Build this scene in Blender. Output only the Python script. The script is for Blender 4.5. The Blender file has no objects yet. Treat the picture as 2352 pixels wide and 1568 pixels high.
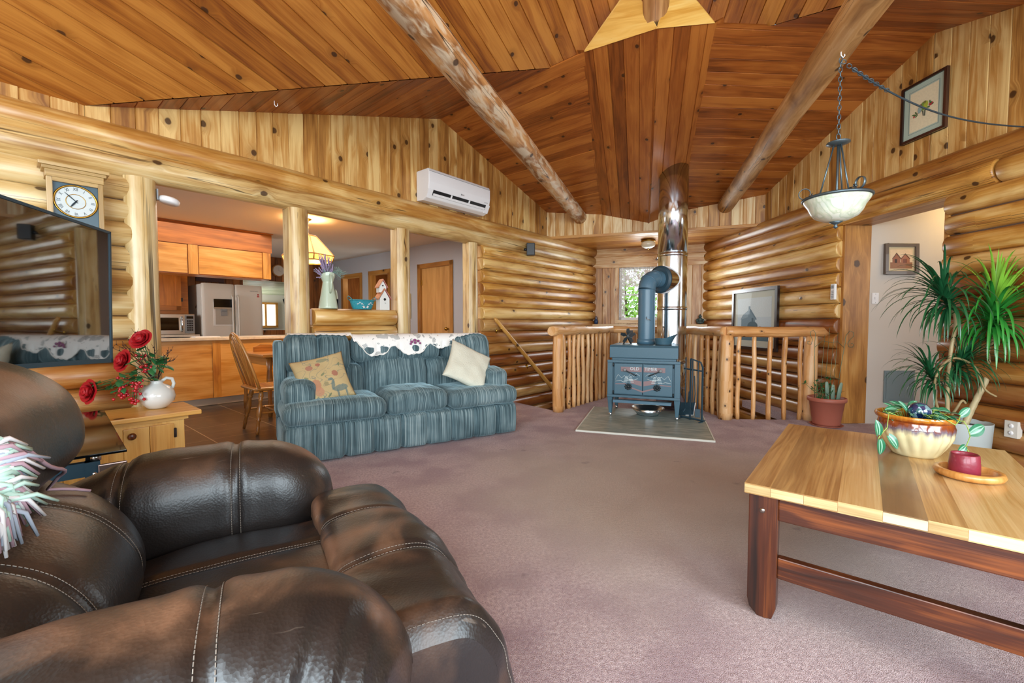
import bpy, bmesh, math, random
from mathutils import Vector, Matrix, noise
PI = math.pi
sc = bpy.context.scene
COL = sc.collection
rng = random.Random(7)

# ---------------------------------------------------------------- camera
H = 1.1
PITCH = math.radians(2.46)
cam_d = bpy.data.cameras.new('camera')
cam = bpy.data.objects.new('camera', cam_d)
COL.objects.link(cam)
cam.location = (0, 0, H)
cam.rotation_euler = (math.radians(90) - PITCH, 0, 0)
cam_d.sensor_width = 36.0
cam_d.lens = 36.0 * 1000 / 2352
cam_d.clip_start = 0.05
sc.camera = cam

# ---------------------------------------------------------------- look
sc.view_settings.view_transform = 'Standard'
sc.view_settings.look = 'None'
sc.view_settings.gamma = 1
sc.view_settings.use_curve_mapping = False
sc.view_settings.exposure = 0.28
try:
    sc.cycles.max_bounces = 8
    sc.cycles.diffuse_bounces = 4
    sc.cycles.glossy_bounces = 4
    sc.cycles.transmission_bounces = 6
    sc.cycles.sample_clamp_indirect = 4
    sc.cycles.use_denoising = True
    sc.cycles.caustics_reflective = False
    sc.cycles.caustics_refractive = False
except Exception:
    pass
world = bpy.data.worlds.new('world')
sc.world = world
world.use_nodes = True
wn = world.node_tree
wn.nodes['Background'].inputs[0].default_value = (0.80, 0.92, 1.0, 1)
wn.nodes['Background'].inputs[1].default_value = 2.2

def area(name, loc, look, sx, sy, power, col=(1, 1, 1), spread=180):
    l = bpy.data.lights.new(name, 'AREA')
    l.shape = 'RECTANGLE'; l.size = sx; l.size_y = sy; l.energy = power; l.color = col
    l.spread = math.radians(spread)
    o = bpy.data.objects.new(name, l); COL.objects.link(o)
    o.location = loc
    d = Vector(look) - Vector(loc)
    o.rotation_euler = d.to_track_quat('-Z', 'Y').to_euler()
    return o
# daylight through the big windows behind the camera (wall_back and wall_back_right)
area('window_light_back', (-1.75, -1.98, 1.75), (-1.2, 0.6, 1.5), 1.9, 1.7, 105, (0.82, 0.94, 1.0))
area('window_light_back', (0.35, -2.66, 1.75), (0.9, 0.6, 1.5), 1.9, 1.7, 105, (0.82, 0.94, 1.0))
area('window_light_gable', (-0.75, -2.28, 3.55), (0.2, 1.2, 2.6), 2.2, 1.1, 50, (0.86, 0.95, 1.0))
area('window_light_side', (2.78, -1.15, 1.75), (1.2, 1.2, 1.5), 2.0, 1.6, 95, (0.84, 0.95, 1.0))

area('alcove_window_light', (2.55, 7.72, 1.7), (1.6, 5.0, 1.5), .75, .9, 22, (.9, .97, 1.0))
def point(name, loc, power, col, r=0.05):
    l = bpy.data.lights.new(name, 'POINT'); l.energy = power; l.color = col; l.shadow_soft_size = r
    o = bpy.data.objects.new(name, l); COL.objects.link(o); o.location = loc
    return o

# ---------------------------------------------------------------- frames of the place
def unit(v): return v / v.length
A0 = Vector((-3.177, 2.756, 0)); U = Vector((0.6496, 0.7603, 0)).normalized(); N = Vector((-U.y, U.x, 0))
R0 = Vector((3.60, 4.724, 0)); a_ = math.radians(-3.5)
UR = Vector((math.sin(a_), math.cos(a_), 0)); NR = Vector((UR.y, -UR.x, 0))
b_ = math.radians(18.5); BD = Vector((math.sin(b_), math.cos(b_), 0)); BP = Vector((BD.y, -BD.x, 0))
C0 = Vector((1.15, 3.702, 0))
ZR = 3.60
def LW(s, n=0.0, z=0.0): return A0 + U * s + N * n + Vector((0, 0, z))     # left wall: s along, n outwards
def RW(q, n=0.0, z=0.0): return R0 + UR * q + NR * n + Vector((0, 0, z))   # right wall
AL0 = Vector((1.504, 8.235, 0))
def AW(a, n=0.0, z=0.0): return AL0 + BP * a + BD * n + Vector((0, 0, z))  # alcove wall
def mir(p):
    v = Vector((p.x, p.y, 0)) - C0
    k = v.dot(BP)
    q = C0 + BD * v.dot(BD) - BP * k
    return Vector((q.x, q.y, p.z))
def frame(o, x, y, z=(0, 0, 1)):
    x = Vector(x).normalized(); y = Vector(y).normalized(); z = Vector(z).normalized()
    return Matrix(((x.x, y.x, z.x, o[0]), (x.y, y.y, z.y, o[1]), (x.z, y.z, z.z, o[2]), (0, 0, 0, 1)))
def TR(*p): return Matrix.Translation(Vector(p))
def RX(a): return Matrix.Rotation(math.radians(a), 4, 'X')
def RY(a): return Matrix.Rotation(math.radians(a), 4, 'Y')
def RZ(a): return Matrix.Rotation(math.radians(a), 4, 'Z')

# ---------------------------------------------------------------- mesh builder
class MB:
    def __init__(s, M=None):
        s.V = []; s.F = []; s.UV = []; s.T = []; s.MI = []; s.S = []
        s.M = M or Matrix.Identity(4); s.tint = (0.5, 0.0); s.mi = 0
    def v(s, p):
        s.V.append(s.M @ Vector(p)); return len(s.V) - 1
    def f(s, idx, uv=None, smooth=False):
        s.F.append(tuple(idx)); s.UV.append(uv or [(0, 0)] * len(idx)); s.T.append(s.tint); s.MI.append(s.mi); s.S.append(smooth)
    def rt(s, tone=0.0, spread=0.0):
        s.tint = (rng.random(), min(1, max(0, tone + rng.uniform(-spread, spread))))
    def box(s, x0, x1, y0, y1, z0, z1, T=None, ax=None):
        T = T or Matrix.Identity(4)
        P = [(x, y, z) for x in (x0, x1) for y in (y0, y1) for z in (z0, z1)]
        I = [s.v(T @ Vector(p)) for p in P]
        d = (abs(x1 - x0), abs(y1 - y0), abs(z1 - z0))
        la = d.index(max(d)) if ax is None else ax
        for q in ((0, 1, 3, 2), (4, 6, 7, 5), (0, 4, 5, 1), (2, 3, 7, 6), (0, 2, 6, 4), (1, 5, 7, 3)):
            pts = [P[i] for i in q]
            con = [k for k in range(3) if len(set(p[k] for p in pts)) == 1]
            oth = [k for k in range(3) if k != la and k not in con]
            if con and con[0] == la: uv = [(p[oth[0]] * .15 if oth else 0, p[oth[1]] if len(oth) > 1 else 0) for p in pts]
            else: uv = [(p[la], (p[oth[0]] if oth else 0) + (con[0] * .37 if con else 0)) for p in pts]
            s.f([I[i] for i in q], uv)
    def tube(s, path, r, n=12, cap=True, sq=None, smooth=True, closed=False, rough=0.0, seed=0, sup=0):
        path = [Vector(p) for p in path]; m = len(path)
        if not isinstance(r, (list, tuple)): r = [r] * m
        rings = []; L = 0; Ls = []
        up = None
        for i, p in enumerate(path):
            if closed: t = path[(i + 1) % m] - path[i - 1]
            else: t = path[min(i + 1, m - 1)] - path[max(i - 1, 0)]
            if t.length < 1e-9: t = Vector((0, 0, 1))
            t.normalize()
            if up is None:
                up = Vector((0, 0, 1)) if abs(t.z) < .9 else Vector((1, 0, 0))
            a = up - t * up.dot(t)
            if a.length < 1e-6: a = t.orthogonal()
            a.normalize(); b = t.cross(a); up = a
            ring = []
            for k in range(n):
                th = 2 * PI * k / n
                rr = r[i]
                if rough:
                    rr *= 1 + rough * noise.noise(Vector((L * 3.1 + seed, math.cos(th) * 1.2, math.sin(th) * 1.2 + seed * .7)))
                ca, sa = math.cos(th), math.sin(th)
                if sup:
                    g_ = (abs(ca) ** sup + abs(sa) ** sup) ** (-1 / sup); ca *= g_; sa *= g_
                if sq: ca *= sq[0]; sa *= sq[1]
                ring.append(s.v(p + a * (rr * ca) + b * (rr * sa)))
            rings.append(ring); Ls.append(L)
            if i < m - 1: L += (path[i + 1] - p).length
        cnt = m if closed else m - 1
        for i in range(cnt):
            j = (i + 1) % m
            for k in range(n):
                k2 = (k + 1) % n
                v0, v1 = 2 * PI * k / n * r[i], 2 * PI * (k + 1) / n * r[i]
                l1 = Ls[j] if j else L
                s.f((rings[i][k], rings[i][k2], rings[j][k2], rings[j][k]), [(Ls[i], v0), (Ls[i], v1), (l1, v1), (l1, v0)], smooth)
        if cap and not closed:
            for ring, fl, rr in ((rings[0], 1, r[0]), (rings[-1], 0, r[-1])):
                idx = ring[::-1] if fl else ring
                uv = [(math.cos(2 * PI * k / n) * rr * .3, math.sin(2 * PI * k / n) * rr) for k in range(n)]
                s.f(idx, uv)
    def lathe(s, prof, n=32, c=(0, 0, 0), smooth=True, T=None):
        T = (T or Matrix.Identity(4)); c = Vector(c); rings = []
        for (r, z) in prof:
            if r < 1e-6: rings.append([s.v(T @ (c + Vector((0, 0, z))))])
            else: rings.append([s.v(T @ (c + Vector((r * math.cos(2 * PI * k / n), r * math.sin(2 * PI * k / n), z)))) for k in range(n)])
        L = 0
        for i in range(len(rings) - 1):
            a, b = rings[i], rings[i + 1]
            d = math.hypot(prof[i + 1][0] - prof[i][0], prof[i + 1][1] - prof[i][1]); L2 = L + d
            rr = max(prof[i][0], prof[i + 1][0])
            for k in range(n):
                k2 = (k + 1) % n; va, vb = 2 * PI * k / n * rr, 2 * PI * (k + 1) / n * rr
                if len(a) == 1 and len(b) == 1: continue
                if len(a) == 1: s.f((a[0], b[k2], b[k]), [(L, va), (L2, vb), (L2, va)], smooth)
                elif len(b) == 1: s.f((a[k], a[k2], b[0]), [(L, va), (L, vb), (L2, va)], smooth)
                else: s.f((a[k], a[k2], b[k2], b[k]), [(L, va), (L, vb), (L2, vb), (L2, va)], smooth)
            L = L2
    def ball(s, c, rx, ry=None, rz=None, n=16, m=10, T=None):
        ry = ry or rx; rz = rz or rx; T = T or Matrix.Identity(4)
        s.lathe([(math.sin(PI * i / m), -math.cos(PI * i / m)) for i in range(m + 1)], n, T=T @ Matrix.Translation(Vector(c)) @ Matrix.Diagonal((rx, ry, rz, 1)))
    def prism(s, poly, h, T=None, smooth=False):
        """poly in xy, extruded z 0..h"""
        T = T or Matrix.Identity(4); n = len(poly)
        a = [s.v(T @ Vector((p[0], p[1], 0))) for p in poly]; b = [s.v(T @ Vector((p[0], p[1], h))) for p in poly]
        xs = [p[0] for p in poly]; ys = [p[1] for p in poly]
        sw = (max(ys) - min(ys)) > (max(xs) - min(xs))
        uv = [(p[1], p[0]) if sw else (p[0], p[1]) for p in poly]
        s.f(a[::-1], uv[::-1]); s.f(b, uv)
        for i in range(n):
            j = (i + 1) % n
            s.f((a[i], a[j], b[j], b[i]), [uv[i], uv[j], (uv[j][0], uv[j][1] + h), (uv[i][0], uv[i][1] + h)], smooth)
    def soft(s, x0, x1, y0, y1, z0, z1, r=.05, n=(12, 12, 6), fn=None, T=None):
        """rounded, deformable box"""
        T = T or Matrix.Identity(4)
        c = Vector(((x0 + x1) / 2, (y0 + y1) / 2, (z0 + z1) / 2)); h = Vector(((x1 - x0) / 2, (y1 - y0) / 2, (z1 - z0) / 2))
        rv = Vector([min(r, q) for q in h])
        def mp(u):
            p = Vector((u[0] * h.x, u[1] * h.y, u[2] * h.z))
            q = Vector([max(-(h[k] - rv[k]), min(h[k] - rv[k], p[k])) for k in range(3)])
            d = Vector([(p[k] - q[k]) / rv[k] for k in range(3)])
            if d.length > 1e-9:
                m_ = max(abs(d[0]), abs(d[1]), abs(d[2])); d = d.normalized() * m_
            p = q + Vector([d[k] * rv[k] for k in range(3)]) + c
            return Vector(fn(p)) if fn else p
        def par(i, m_, hh, rr):
            # concentrate divisions near the rounded rim
            t = -1 + 2 * i / m_
            return math.sin(t * PI / 2) * .35 + t * .65
        cache = {}
        def vid(i, j, k):
            key = (i, j, k)
            if key not in cache:
                cache[key] = s.v(T @ mp((par(i, n[0], h.x, rv.x), par(j, n[1], h.y, rv.y), par(k, n[2], h.z, rv.z))))
            return cache[key]
        def co(i, j, k): return Vector(((i / n[0]) * 2 * h.x, (j / n[1]) * 2 * h.y, (k / n[2]) * 2 * h.z))
        def q4(a, b, c_, d, ax):
            ks = [x for x in range(3) if x != ax]
            uv = [(co(*p)[ks[0]] + c.x, co(*p)[ks[1]]) for p in (a, b, c_, d)]
            s.f([vid(*p) for p in (a, b, c_, d)], uv, True)
        for i in range(n[0]):
            for j in range(n[1]):
                q4((i, j, n[2]), (i + 1, j, n[2]), (i + 1, j + 1, n[2]), (i, j + 1, n[2]), 2)
                q4((i, j, 0), (i, j + 1, 0), (i + 1, j + 1, 0), (i + 1, j, 0), 2)
        for i in range(n[0]):
            for k in range(n[2]):
                q4((i, 0, k), (i + 1, 0, k), (i + 1, 0, k + 1), (i, 0, k + 1), 1)
                q4((i, n[1], k), (i, n[1], k + 1), (i + 1, n[1], k + 1), (i + 1, n[1], k), 1)
        for j in range(n[1]):
            for k in range(n[2]):
                q4((0, j, k), (0, j, k + 1), (0, j + 1, k + 1), (0, j + 1, k), 0)
                q4((n[0], j, k), (n[0], j + 1, k), (n[0], j + 1, k + 1), (n[0], j, k + 1), 0)
        return mp
    def grid(s, nx, ny, fn, uvf=None, smooth=True, closed=False):
        I = [[s.v(fn(i / nx, j / ny)) for j in range(ny + 1)] for i in range(nx + 1)]
        for i in range(nx):
            for j in range(ny):
                uv = [(uvf(a / nx, b / ny) if uvf else (a / nx, b / ny)) for a, b in ((i, j), (i + 1, j), (i + 1, j + 1), (i, j + 1))]
                s.f((I[i][j], I[i + 1][j], I[i + 1][j + 1], I[i][j + 1]), uv, smooth)
    def poly3(s, pts, uv=None):
        s.f([s.v(p) for p in pts], uv)
    def text(s, txt, size, T, ext=0.001, align='CENTER'):
        cu = bpy.data.curves.new('t', 'FONT'); cu.body = txt; cu.size = size; cu.extrude = ext
        cu.align_x = align; cu.align_y = 'CENTER'; cu.resolution_u = 2
        o = bpy.data.objects.new('t', cu); COL.objects.link(o)
        dg = bpy.context.evaluated_depsgraph_get(); me = bpy.data.meshes.new_from_object(o.evaluated_get(dg))
        base = [s.v(T @ v.co) for v in me.vertices]
        for p in me.polygons: s.f([base[i] for i in p.vertices])
        bpy.data.objects.remove(o); bpy.data.curves.remove(cu); bpy.data.meshes.remove(me)
    def build(s, name, mats, parent=None, bevel=0, weld=False, hidden=False):
        me = bpy.data.meshes.new(name)
        me.from_pydata([tuple(v) for v in s.V], [], s.F)
        uvl = me.uv_layers.new(name='UVMap')
        flat = []
        for u in s.UV:
            for p in u: flat.extend((p[0], p[1]))
        uvl.data.foreach_set('uv', flat)
        at = me.attributes.new('tint', 'FLOAT_COLOR', 'CORNER')
        ca = []
        for t, f in zip(s.T, s.F):
            if isinstance(t, list):
                for q in t: ca.extend((q[0], q[1], 0, 1))
            else: ca.extend((t[0], t[1], 0, 1) * len(f))
        at.data.foreach_set('color', ca)
        me.polygons.foreach_set('use_smooth', s.S)
        me.polygons.foreach_set('material_index', s.MI)
        if not isinstance(mats, (list, tuple)): mats = [mats]
        for m in mats: me.materials.append(m)
        me.update()
        o = bpy.data.objects.new(name, me); COL.objects.link(o)
        if bevel:
            bm = bmesh.new(); bm.from_mesh(me)
            bmesh.ops.remove_doubles(bm, verts=bm.verts, dist=1e-5)
            ed = [e for e in bm.edges if len(e.link_faces) == 2 and e.calc_face_angle(0) > .5]
            bmesh.ops.bevel(bm, geom=ed, offset=bevel, segments=2, affect='EDGES', profile=.6, clamp_overlap=True)
            bm.to_mesh(me); bm.free()
        elif weld:
            bm = bmesh.new(); bm.from_mesh(me); bmesh.ops.remove_doubles(bm, verts=bm.verts, dist=1e-5)
            bmesh.ops.recalc_face_normals(bm, faces=bm.faces); bm.to_mesh(me); bm.free()
        if parent is not None: o.parent = parent
        return o

def struct(name, mb, mats, **k):
    o = mb.build(name, mats, **k); o['kind'] = 'structure'; return o
def tag(o, label, cat, group=None, kind=None):
    o['label'] = label; o['category'] = cat
    if group: o['group'] = group
    if kind: o['kind'] = kind
    return o
def thing(name, label, cat, loc=(0, 0, 0), rz=0, group=None):
    o = bpy.data.objects.new(name, None); COL.objects.link(o); o.location = loc; o.rotation_euler = (0, 0, rz)
    o.empty_display_size = .05
    return tag(o, label, cat, group)
def thingM(name, label, cat, M, group=None):
    o = bpy.data.objects.new(name, None); COL.objects.link(o); o.matrix_world = M
    o.empty_display_size = .05
    return tag(o, label, cat, group)

# ---------------------------------------------------------------- materials
def newmat(name):
    m = bpy.data.materials.new(name); m.use_nodes = True
    nt = m.node_tree; b = nt.nodes['Principled BSDF']
    return m, nt, b
def srgb(h):
    if isinstance(h, str):
        h = h.lstrip('#'); c = [int(h[i:i + 2], 16) / 255 for i in (0, 2, 4)]
    else: c = [x / 255 for x in h]
    return tuple([(x / 12.92 if x <= .04045 else ((x + .055) / 1.055) ** 2.4) for x in c] + [1])
def mat(name, col, rough=.5, metal=0, spec=.5, emit=0, emitc=None, bump=0, bscale=60, var=0, vscale=4, alpha=1, trans=0, coat=0, sheen=0):
    m, nt, b = newmat(name); L = nt.links
    c = srgb(col); b.inputs['Base Color'].default_value = c
    b.inputs['Roughness'].default_value = rough; b.inputs['Metallic'].default_value = metal
    b.inputs['Specular IOR Level'].default_value = spec
    b.inputs['Coat Weight'].default_value = coat; b.inputs['Sheen Weight'].default_value = sheen
    b.inputs['Transmission Weight'].default_value = trans; b.inputs['Alpha'].default_value = alpha
    if emit:
        b.inputs['Emission Color'].default_value = srgb(emitc or col); b.inputs['Emission Strength'].default_value = emit
    tc = nt.nodes.new('ShaderNodeTexCoord')
    if var:
        n = nt.nodes.new('ShaderNodeTexNoise'); n.inputs['Scale'].default_value = vscale; n.inputs['Detail'].default_value = 4
        L.new(tc.outputs['Object'], n.inputs['Vector'])
        mx = nt.nodes.new('ShaderNodeMix'); mx.data_type = 'RGBA'
        mx.inputs['A'].default_value = tuple([x * (1 - var) for x in c[:3]] + [1]); mx.inputs['B'].default_value = tuple([min(1, x * (1 + var)) for x in c[:3]] + [1])
        L.new(n.outputs['Fac'], mx.inputs['Factor']); L.new(mx.outputs['Result'], b.inputs['Base Color'])
    if bump:
        n = nt.nodes.new('ShaderNodeTexNoise'); n.inputs['Scale'].default_value = bscale; n.inputs['Detail'].default_value = 3
        L.new(tc.outputs['Object'], n.inputs['Vector'])
        bp = nt.nodes.new('ShaderNodeBump'); bp.inputs['Strength'].default_value = bump; bp.inputs['Distance'].default_value = .01
        L.new(n.outputs['Fac'], bp.inputs['Height']); L.new(bp.outputs['Normal'], b.inputs['Normal'])
    return m
def N_(nt, t, **k):
    n = nt.nodes.new('ShaderNode' + t)
    for a, v in k.items(): setattr(n, a, v)
    return n
def math_(nt, op, a, b=None, c=None, clamp=False):
    n = nt.nodes.new('ShaderNodeMath'); n.operation = op; n.use_clamp = clamp
    for i, x in enumerate((a, b, c)):
        if x is None: continue
        if isinstance(x, (int, float)): n.inputs[i].default_value = x
        else: nt.links.new(x, n.inputs[i])
    return n.outputs[0]
def mix_(nt, fac, a, b, mode='MIX'):
    n = nt.nodes.new('ShaderNodeMix'); n.data_type = 'RGBA'; n.blend_type = mode
    for k, x in (('Factor', fac), ('A', a), ('B', b)):
        if isinstance(x, (int, float)): n.inputs[k].default_value = x
        elif isinstance(x, tuple): n.inputs[k].default_value = x
        else: nt.links.new(x, n.inputs[k])
    return n.outputs['Result']
def ramp_(nt, fac, stops):
    n = nt.nodes.new('ShaderNodeValToRGB'); cr = n.color_ramp
    while len(cr.elements) < len(stops): cr.elements.new(.5)
    for e, (p, c) in zip(cr.elements, stops): e.position = p; e.color = c
    nt.links.new(fac, n.inputs[0]); return n.outputs[0]
def smooth_(nt, x, a, b):
    n = nt.nodes.new('ShaderNodeMapRange'); n.interpolation_type = 'SMOOTHSTEP'
    nt.links.new(x, n.inputs[0]); n.inputs[1].default_value = a; n.inputs[2].default_value = b
    return n.outputs[0]

def wood(name, light, mid, dark, tone2=None, knots=.25, kscale=4.5, rough=.38, grain=22, blotch=.8, bump=.25, coat=.15, rv=.5, streak=0, ksize=.12, patch=0, crack=0):
    """light / mid / dark: colours of one species; tone2: the colour a face takes when its tint.g = 1"""
    m, nt, b = newmat(name); L = nt.links
    light, mid, dark = srgb(light), srgb(mid), srgb(dark)
    uv = N_(nt, 'UVMap', uv_map='UVMap').outputs[0]
    at = N_(nt, 'Attribute', attribute_name='tint')
    sx = N_(nt, 'SeparateXYZ'); L.new(uv, sx.inputs[0])
    st = N_(nt, 'SeparateColor'); L.new(at.outputs['Color'], st.inputs[0])
    rnd, tone = st.outputs[0], st.outputs[1]
    u, v = sx.outputs[0], sx.outputs[1]
    r37 = math_(nt, 'MULTIPLY', rnd, 43.7)
    def cmb(a, bb, c_):
        n = N_(nt, 'CombineXYZ')
        for i, x in enumerate((a, bb, c_)):
            if isinstance(x, (int, float)): n.inputs[i].default_value = x
            else: L.new(x, n.inputs[i])
        return n.outputs[0]
    def noi(vec, sc_, det=3, dist=0):
        n = N_(nt, 'TexNoise'); L.new(vec, n.inputs['Vector']); n.inputs['Scale'].default_value = sc_; n.inputs['Detail'].default_value = det
        n.inputs['Distortion'].default_value = dist
        return n.outputs['Fac']
    # knots
    ku = math_(nt, 'ADD', u, math_(nt, 'MULTIPLY', rnd, 17.3))
    vo = N_(nt, 'TexVoronoi'); vo.feature = 'F1'; vo.voronoi_dimensions = '2D'
    L.new(cmb(math_(nt, 'MULTIPLY', ku, .8), math_(nt, 'ADD', v, r37), 0), vo.inputs['Vector']); vo.inputs['Scale'].default_value = kscale; vo.inputs['Randomness'].default_value = 1
    kd = vo.outputs['Distance']; kc = N_(nt, 'SeparateColor'); L.new(vo.outputs['Color'], kc.inputs[0])
    sel = math_(nt, 'LESS_THAN', kc.outputs[0], knots)
    kn = math_(nt, 'ADD', kd, math_(nt, 'MULTIPLY', math_(nt, 'SUBTRACT', noi(cmb(u, v, r37), 30, 2), .5), .05))
    kcore = math_(nt, 'MULTIPLY', sel, math_(nt, 'SUBTRACT', 1, smooth_(nt, kn, ksize * .62, ksize)))
    khalo = math_(nt, 'MULTIPLY', sel, math_(nt, 'SUBTRACT', 1, smooth_(nt, kn, ksize * .8, ksize * 3.2)))
    # grain runs round the knots
    vd = math_(nt, 'ADD', v, math_(nt, 'MULTIPLY', khalo, .035))
    wav = noi(cmb(math_(nt, 'MULTIPLY', u, .55), math_(nt, 'MULTIPLY', vd, 3.2), r37), 1.6, 2, .6)
    gv = math_(nt, 'ADD', math_(nt, 'MULTIPLY', vd, grain), math_(nt, 'MULTIPLY', wav, 5))
    g1 = noi(cmb(math_(nt, 'MULTIPLY', u, .9), gv, r37), 1.0, 4, .3)
    bl = noi(cmb(math_(nt, 'MULTIPLY', u, 1.3), math_(nt, 'MULTIPLY', v, 5), r37), 1.6, 3, .5)
    g2 = noi(cmb(math_(nt, 'MULTIPLY', u, 2.2), math_(nt, 'MULTIPLY', vd, grain * 5.5), r37), 1.0, 3)
    fac = math_(nt, 'ADD', math_(nt, 'MULTIPLY', math_(nt, 'SUBTRACT', g1, .5), 1.25), .45)
    fac = math_(nt, 'ADD', fac, math_(nt, 'MULTIPLY', math_(nt, 'SUBTRACT', g2, .5), .55))
    fac = math_(nt, 'ADD', fac, math_(nt, 'MULTIPLY', math_(nt, 'SUBTRACT', bl, .5), blotch))
    fac = math_(nt, 'ADD', fac, math_(nt, 'MULTIPLY', math_(nt, 'SUBTRACT', rnd, .5), rv))
    col = ramp_(nt, fac, [(.12, light), (.5, mid), (.92, dark)])
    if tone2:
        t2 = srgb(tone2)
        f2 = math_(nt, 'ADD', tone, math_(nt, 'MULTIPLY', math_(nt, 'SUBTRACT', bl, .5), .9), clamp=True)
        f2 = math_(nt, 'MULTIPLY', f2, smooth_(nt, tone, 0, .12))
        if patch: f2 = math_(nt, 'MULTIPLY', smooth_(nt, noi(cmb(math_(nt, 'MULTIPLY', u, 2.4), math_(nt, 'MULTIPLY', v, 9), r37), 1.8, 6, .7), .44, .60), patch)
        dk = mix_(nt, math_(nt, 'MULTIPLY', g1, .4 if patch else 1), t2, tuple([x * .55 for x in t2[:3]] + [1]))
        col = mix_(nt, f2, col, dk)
    if streak:
        s1 = noi(cmb(math_(nt, 'MULTIPLY', u, 6), math_(nt, 'MULTIPLY', v, 46), r37), 1, 2)
        s2 = noi(cmb(math_(nt, 'MULTIPLY', u, .8), math_(nt, 'MULTIPLY', v, 2), r37), 1.2, 1)
        sm = math_(nt, 'MULTIPLY', smooth_(nt, s1, .66, .72), smooth_(nt, s2, .5, .68))
        col = mix_(nt, math_(nt, 'MULTIPLY', sm, streak), col, srgb('#3a2413'))
    if crack:
        cn = noi(cmb(math_(nt, 'MULTIPLY', u, .12), math_(nt, 'MULTIPLY', v, 6), r37), 1.4, 2, .0)
        cm = math_(nt, 'SUBTRACT', 1, smooth_(nt, math_(nt, 'ABSOLUTE', math_(nt, 'SUBTRACT', cn, .5)), .002, .0075))
        cg = smooth_(nt, noi(cmb(math_(nt, 'MULTIPLY', u, .5), math_(nt, 'MULTIPLY', v, 1.5), r37), 1.7, 1), .45, .55)
        col = mix_(nt, math_(nt, 'MULTIPLY', math_(nt, 'MULTIPLY', cm, cg), crack), col, srgb('#2c1a0e'))
    hal = mix_(nt, math_(nt, 'MULTIPLY', khalo, .45), col, mid if False else tuple([x * .62 for x in mid[:3]] + [1]))
    kcol = mix_(nt, noi(cmb(u, v, r37), 60, 2), srgb('#4b2a12'), srgb('#1f1209'))
    fin = mix_(nt, math_(nt, 'MULTIPLY', kcore, .9), hal, kcol)
    L.new(fin, b.inputs['Base Color'])
    b.inputs['Roughness'].default_value = rough
    rr = math_(nt, 'ADD', math_(nt, 'MULTIPLY', g1, .22), rough - .1); L.new(rr, b.inputs['Roughness'])
    b.inputs['Coat Weight'].default_value = coat; b.inputs['Coat Roughness'].default_value = .22
    bp = N_(nt, 'Bump'); bp.inputs['Strength'].default_value = bump; bp.inputs['Distance'].default_value = .004
    L.new(math_(nt, 'ADD', g1, math_(nt, 'MULTIPLY', kcore, 1.2)), bp.inputs['Height']); L.new(bp.outputs['Normal'], b.inputs['Normal'])
    return m

M = {}
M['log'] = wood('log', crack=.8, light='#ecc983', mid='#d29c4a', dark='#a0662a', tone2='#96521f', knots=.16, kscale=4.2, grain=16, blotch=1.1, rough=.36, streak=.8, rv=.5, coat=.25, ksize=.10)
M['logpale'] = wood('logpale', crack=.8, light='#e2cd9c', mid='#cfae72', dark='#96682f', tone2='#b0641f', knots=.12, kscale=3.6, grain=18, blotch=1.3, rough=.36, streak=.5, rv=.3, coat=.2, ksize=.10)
M['board'] = wood('board', '#ecd3a2', '#c9944f', '#8f5a24', knots=.22, kscale=5, grain=20, blotch=.9, rough=.4, rv=.5, ksize=.11)
M['board2'] = wood('board2', '#e0bd7c', '#bb8744', '#855424', knots=.26, kscale=4.6, grain=20, blotch=1.0, rough=.38, rv=.5, ksize=.12, coat=.2)
M['ceil'] = wood('ceil', '#bf7f36', '#a36222', '#733a10', tone2='#8b4a1c', knots=.20, kscale=5, grain=20, blotch=.8, rough=.42, rv=.5, ksize=.11, coat=.1)
M['cedar'] = wood('cedar', '#b97130', '#9c5520', '#69340f', knots=.20, kscale=5, grain=20, blotch=.8, rough=.4, rv=.5, ksize=.1, coat=.1)
M['soffit'] = wood('soffit', '#d09a52', '#b87a34', '#8c521e', knots=.1, grain=20, rough=.4)
M['pole'] = wood('pole', '#dfbc8c', '#c4965c', '#8e6232', crack=.9, tone2='#a86432', knots=.3, kscale=4, grain=10, blotch=1.4, rough=.62, streak=.9, coat=0, ksize=.1)
M['polemot'] = wood('polemot', '#dcb078', '#c28c54', '#8c5a2c', tone2='#efe2c4', patch=.62, crack=.9, knots=.3, kscale=4, grain=14, blotch=1.6, rough=.62, streak=.9, coat=0, ksize=.1)
M['rail'] = wood('rail', '#eac394', '#d9a266', '#a86c34', knots=.3, kscale=7, grain=22, blotch=.9, rough=.38, rv=.4, ksize=.09)
M['jamb'] = wood('jamb', '#d9ab68', '#bc8440', '#8f5b26', knots=.18, kscale=3, grain=12, blotch=.9, rough=.45)
M['bright'] = wood('bright', '#f6dc8e', '#edc267', '#cf9638', knots=.08, grain=14, rough=.4, blotch=.5)
M['pine'] = wood('pine', '#e6b968', '#d6a04c', '#ae7428', knots=.28, kscale=4, grain=16, blotch=.6, rough=.35, rv=.3)
M['kit'] = wood('kit', '#e6ae62', '#d6943f', '#a8682a', knots=.03, grain=12, blotch=1.2, rough=.36, rv=.3)
M['kitdark'] = wood('kitdark', '#c47428', '#a65e18', '#7c420c', knots=.02, grain=12, blotch=.9, rough=.32, rv=.3)
M['panel'] = wood('panel', '#a86a30', '#8c5220', '#5c3310', knots=.15, grain=16, rough=.45, rv=.6)
M['oak'] = wood('oak', '#c48a45', '#a56c2e', '#6e4318', knots=.0, grain=30, rough=.3, coat=.4)
M['tabletop'] = wood('tabletop', '#d9bb86', '#c29a60', '#94693a', knots=.03, kscale=3, grain=34, blotch=.5, rough=.32, rv=.7, coat=.3, tone2='#8d6a44')
M['tableleg'] = wood('tableleg', '#9a5424', '#4f2410', '#1e0d06', knots=.05, grain=24, blotch=1.2, rough=.38, rv=.3, coat=.35, bump=.6)
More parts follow.
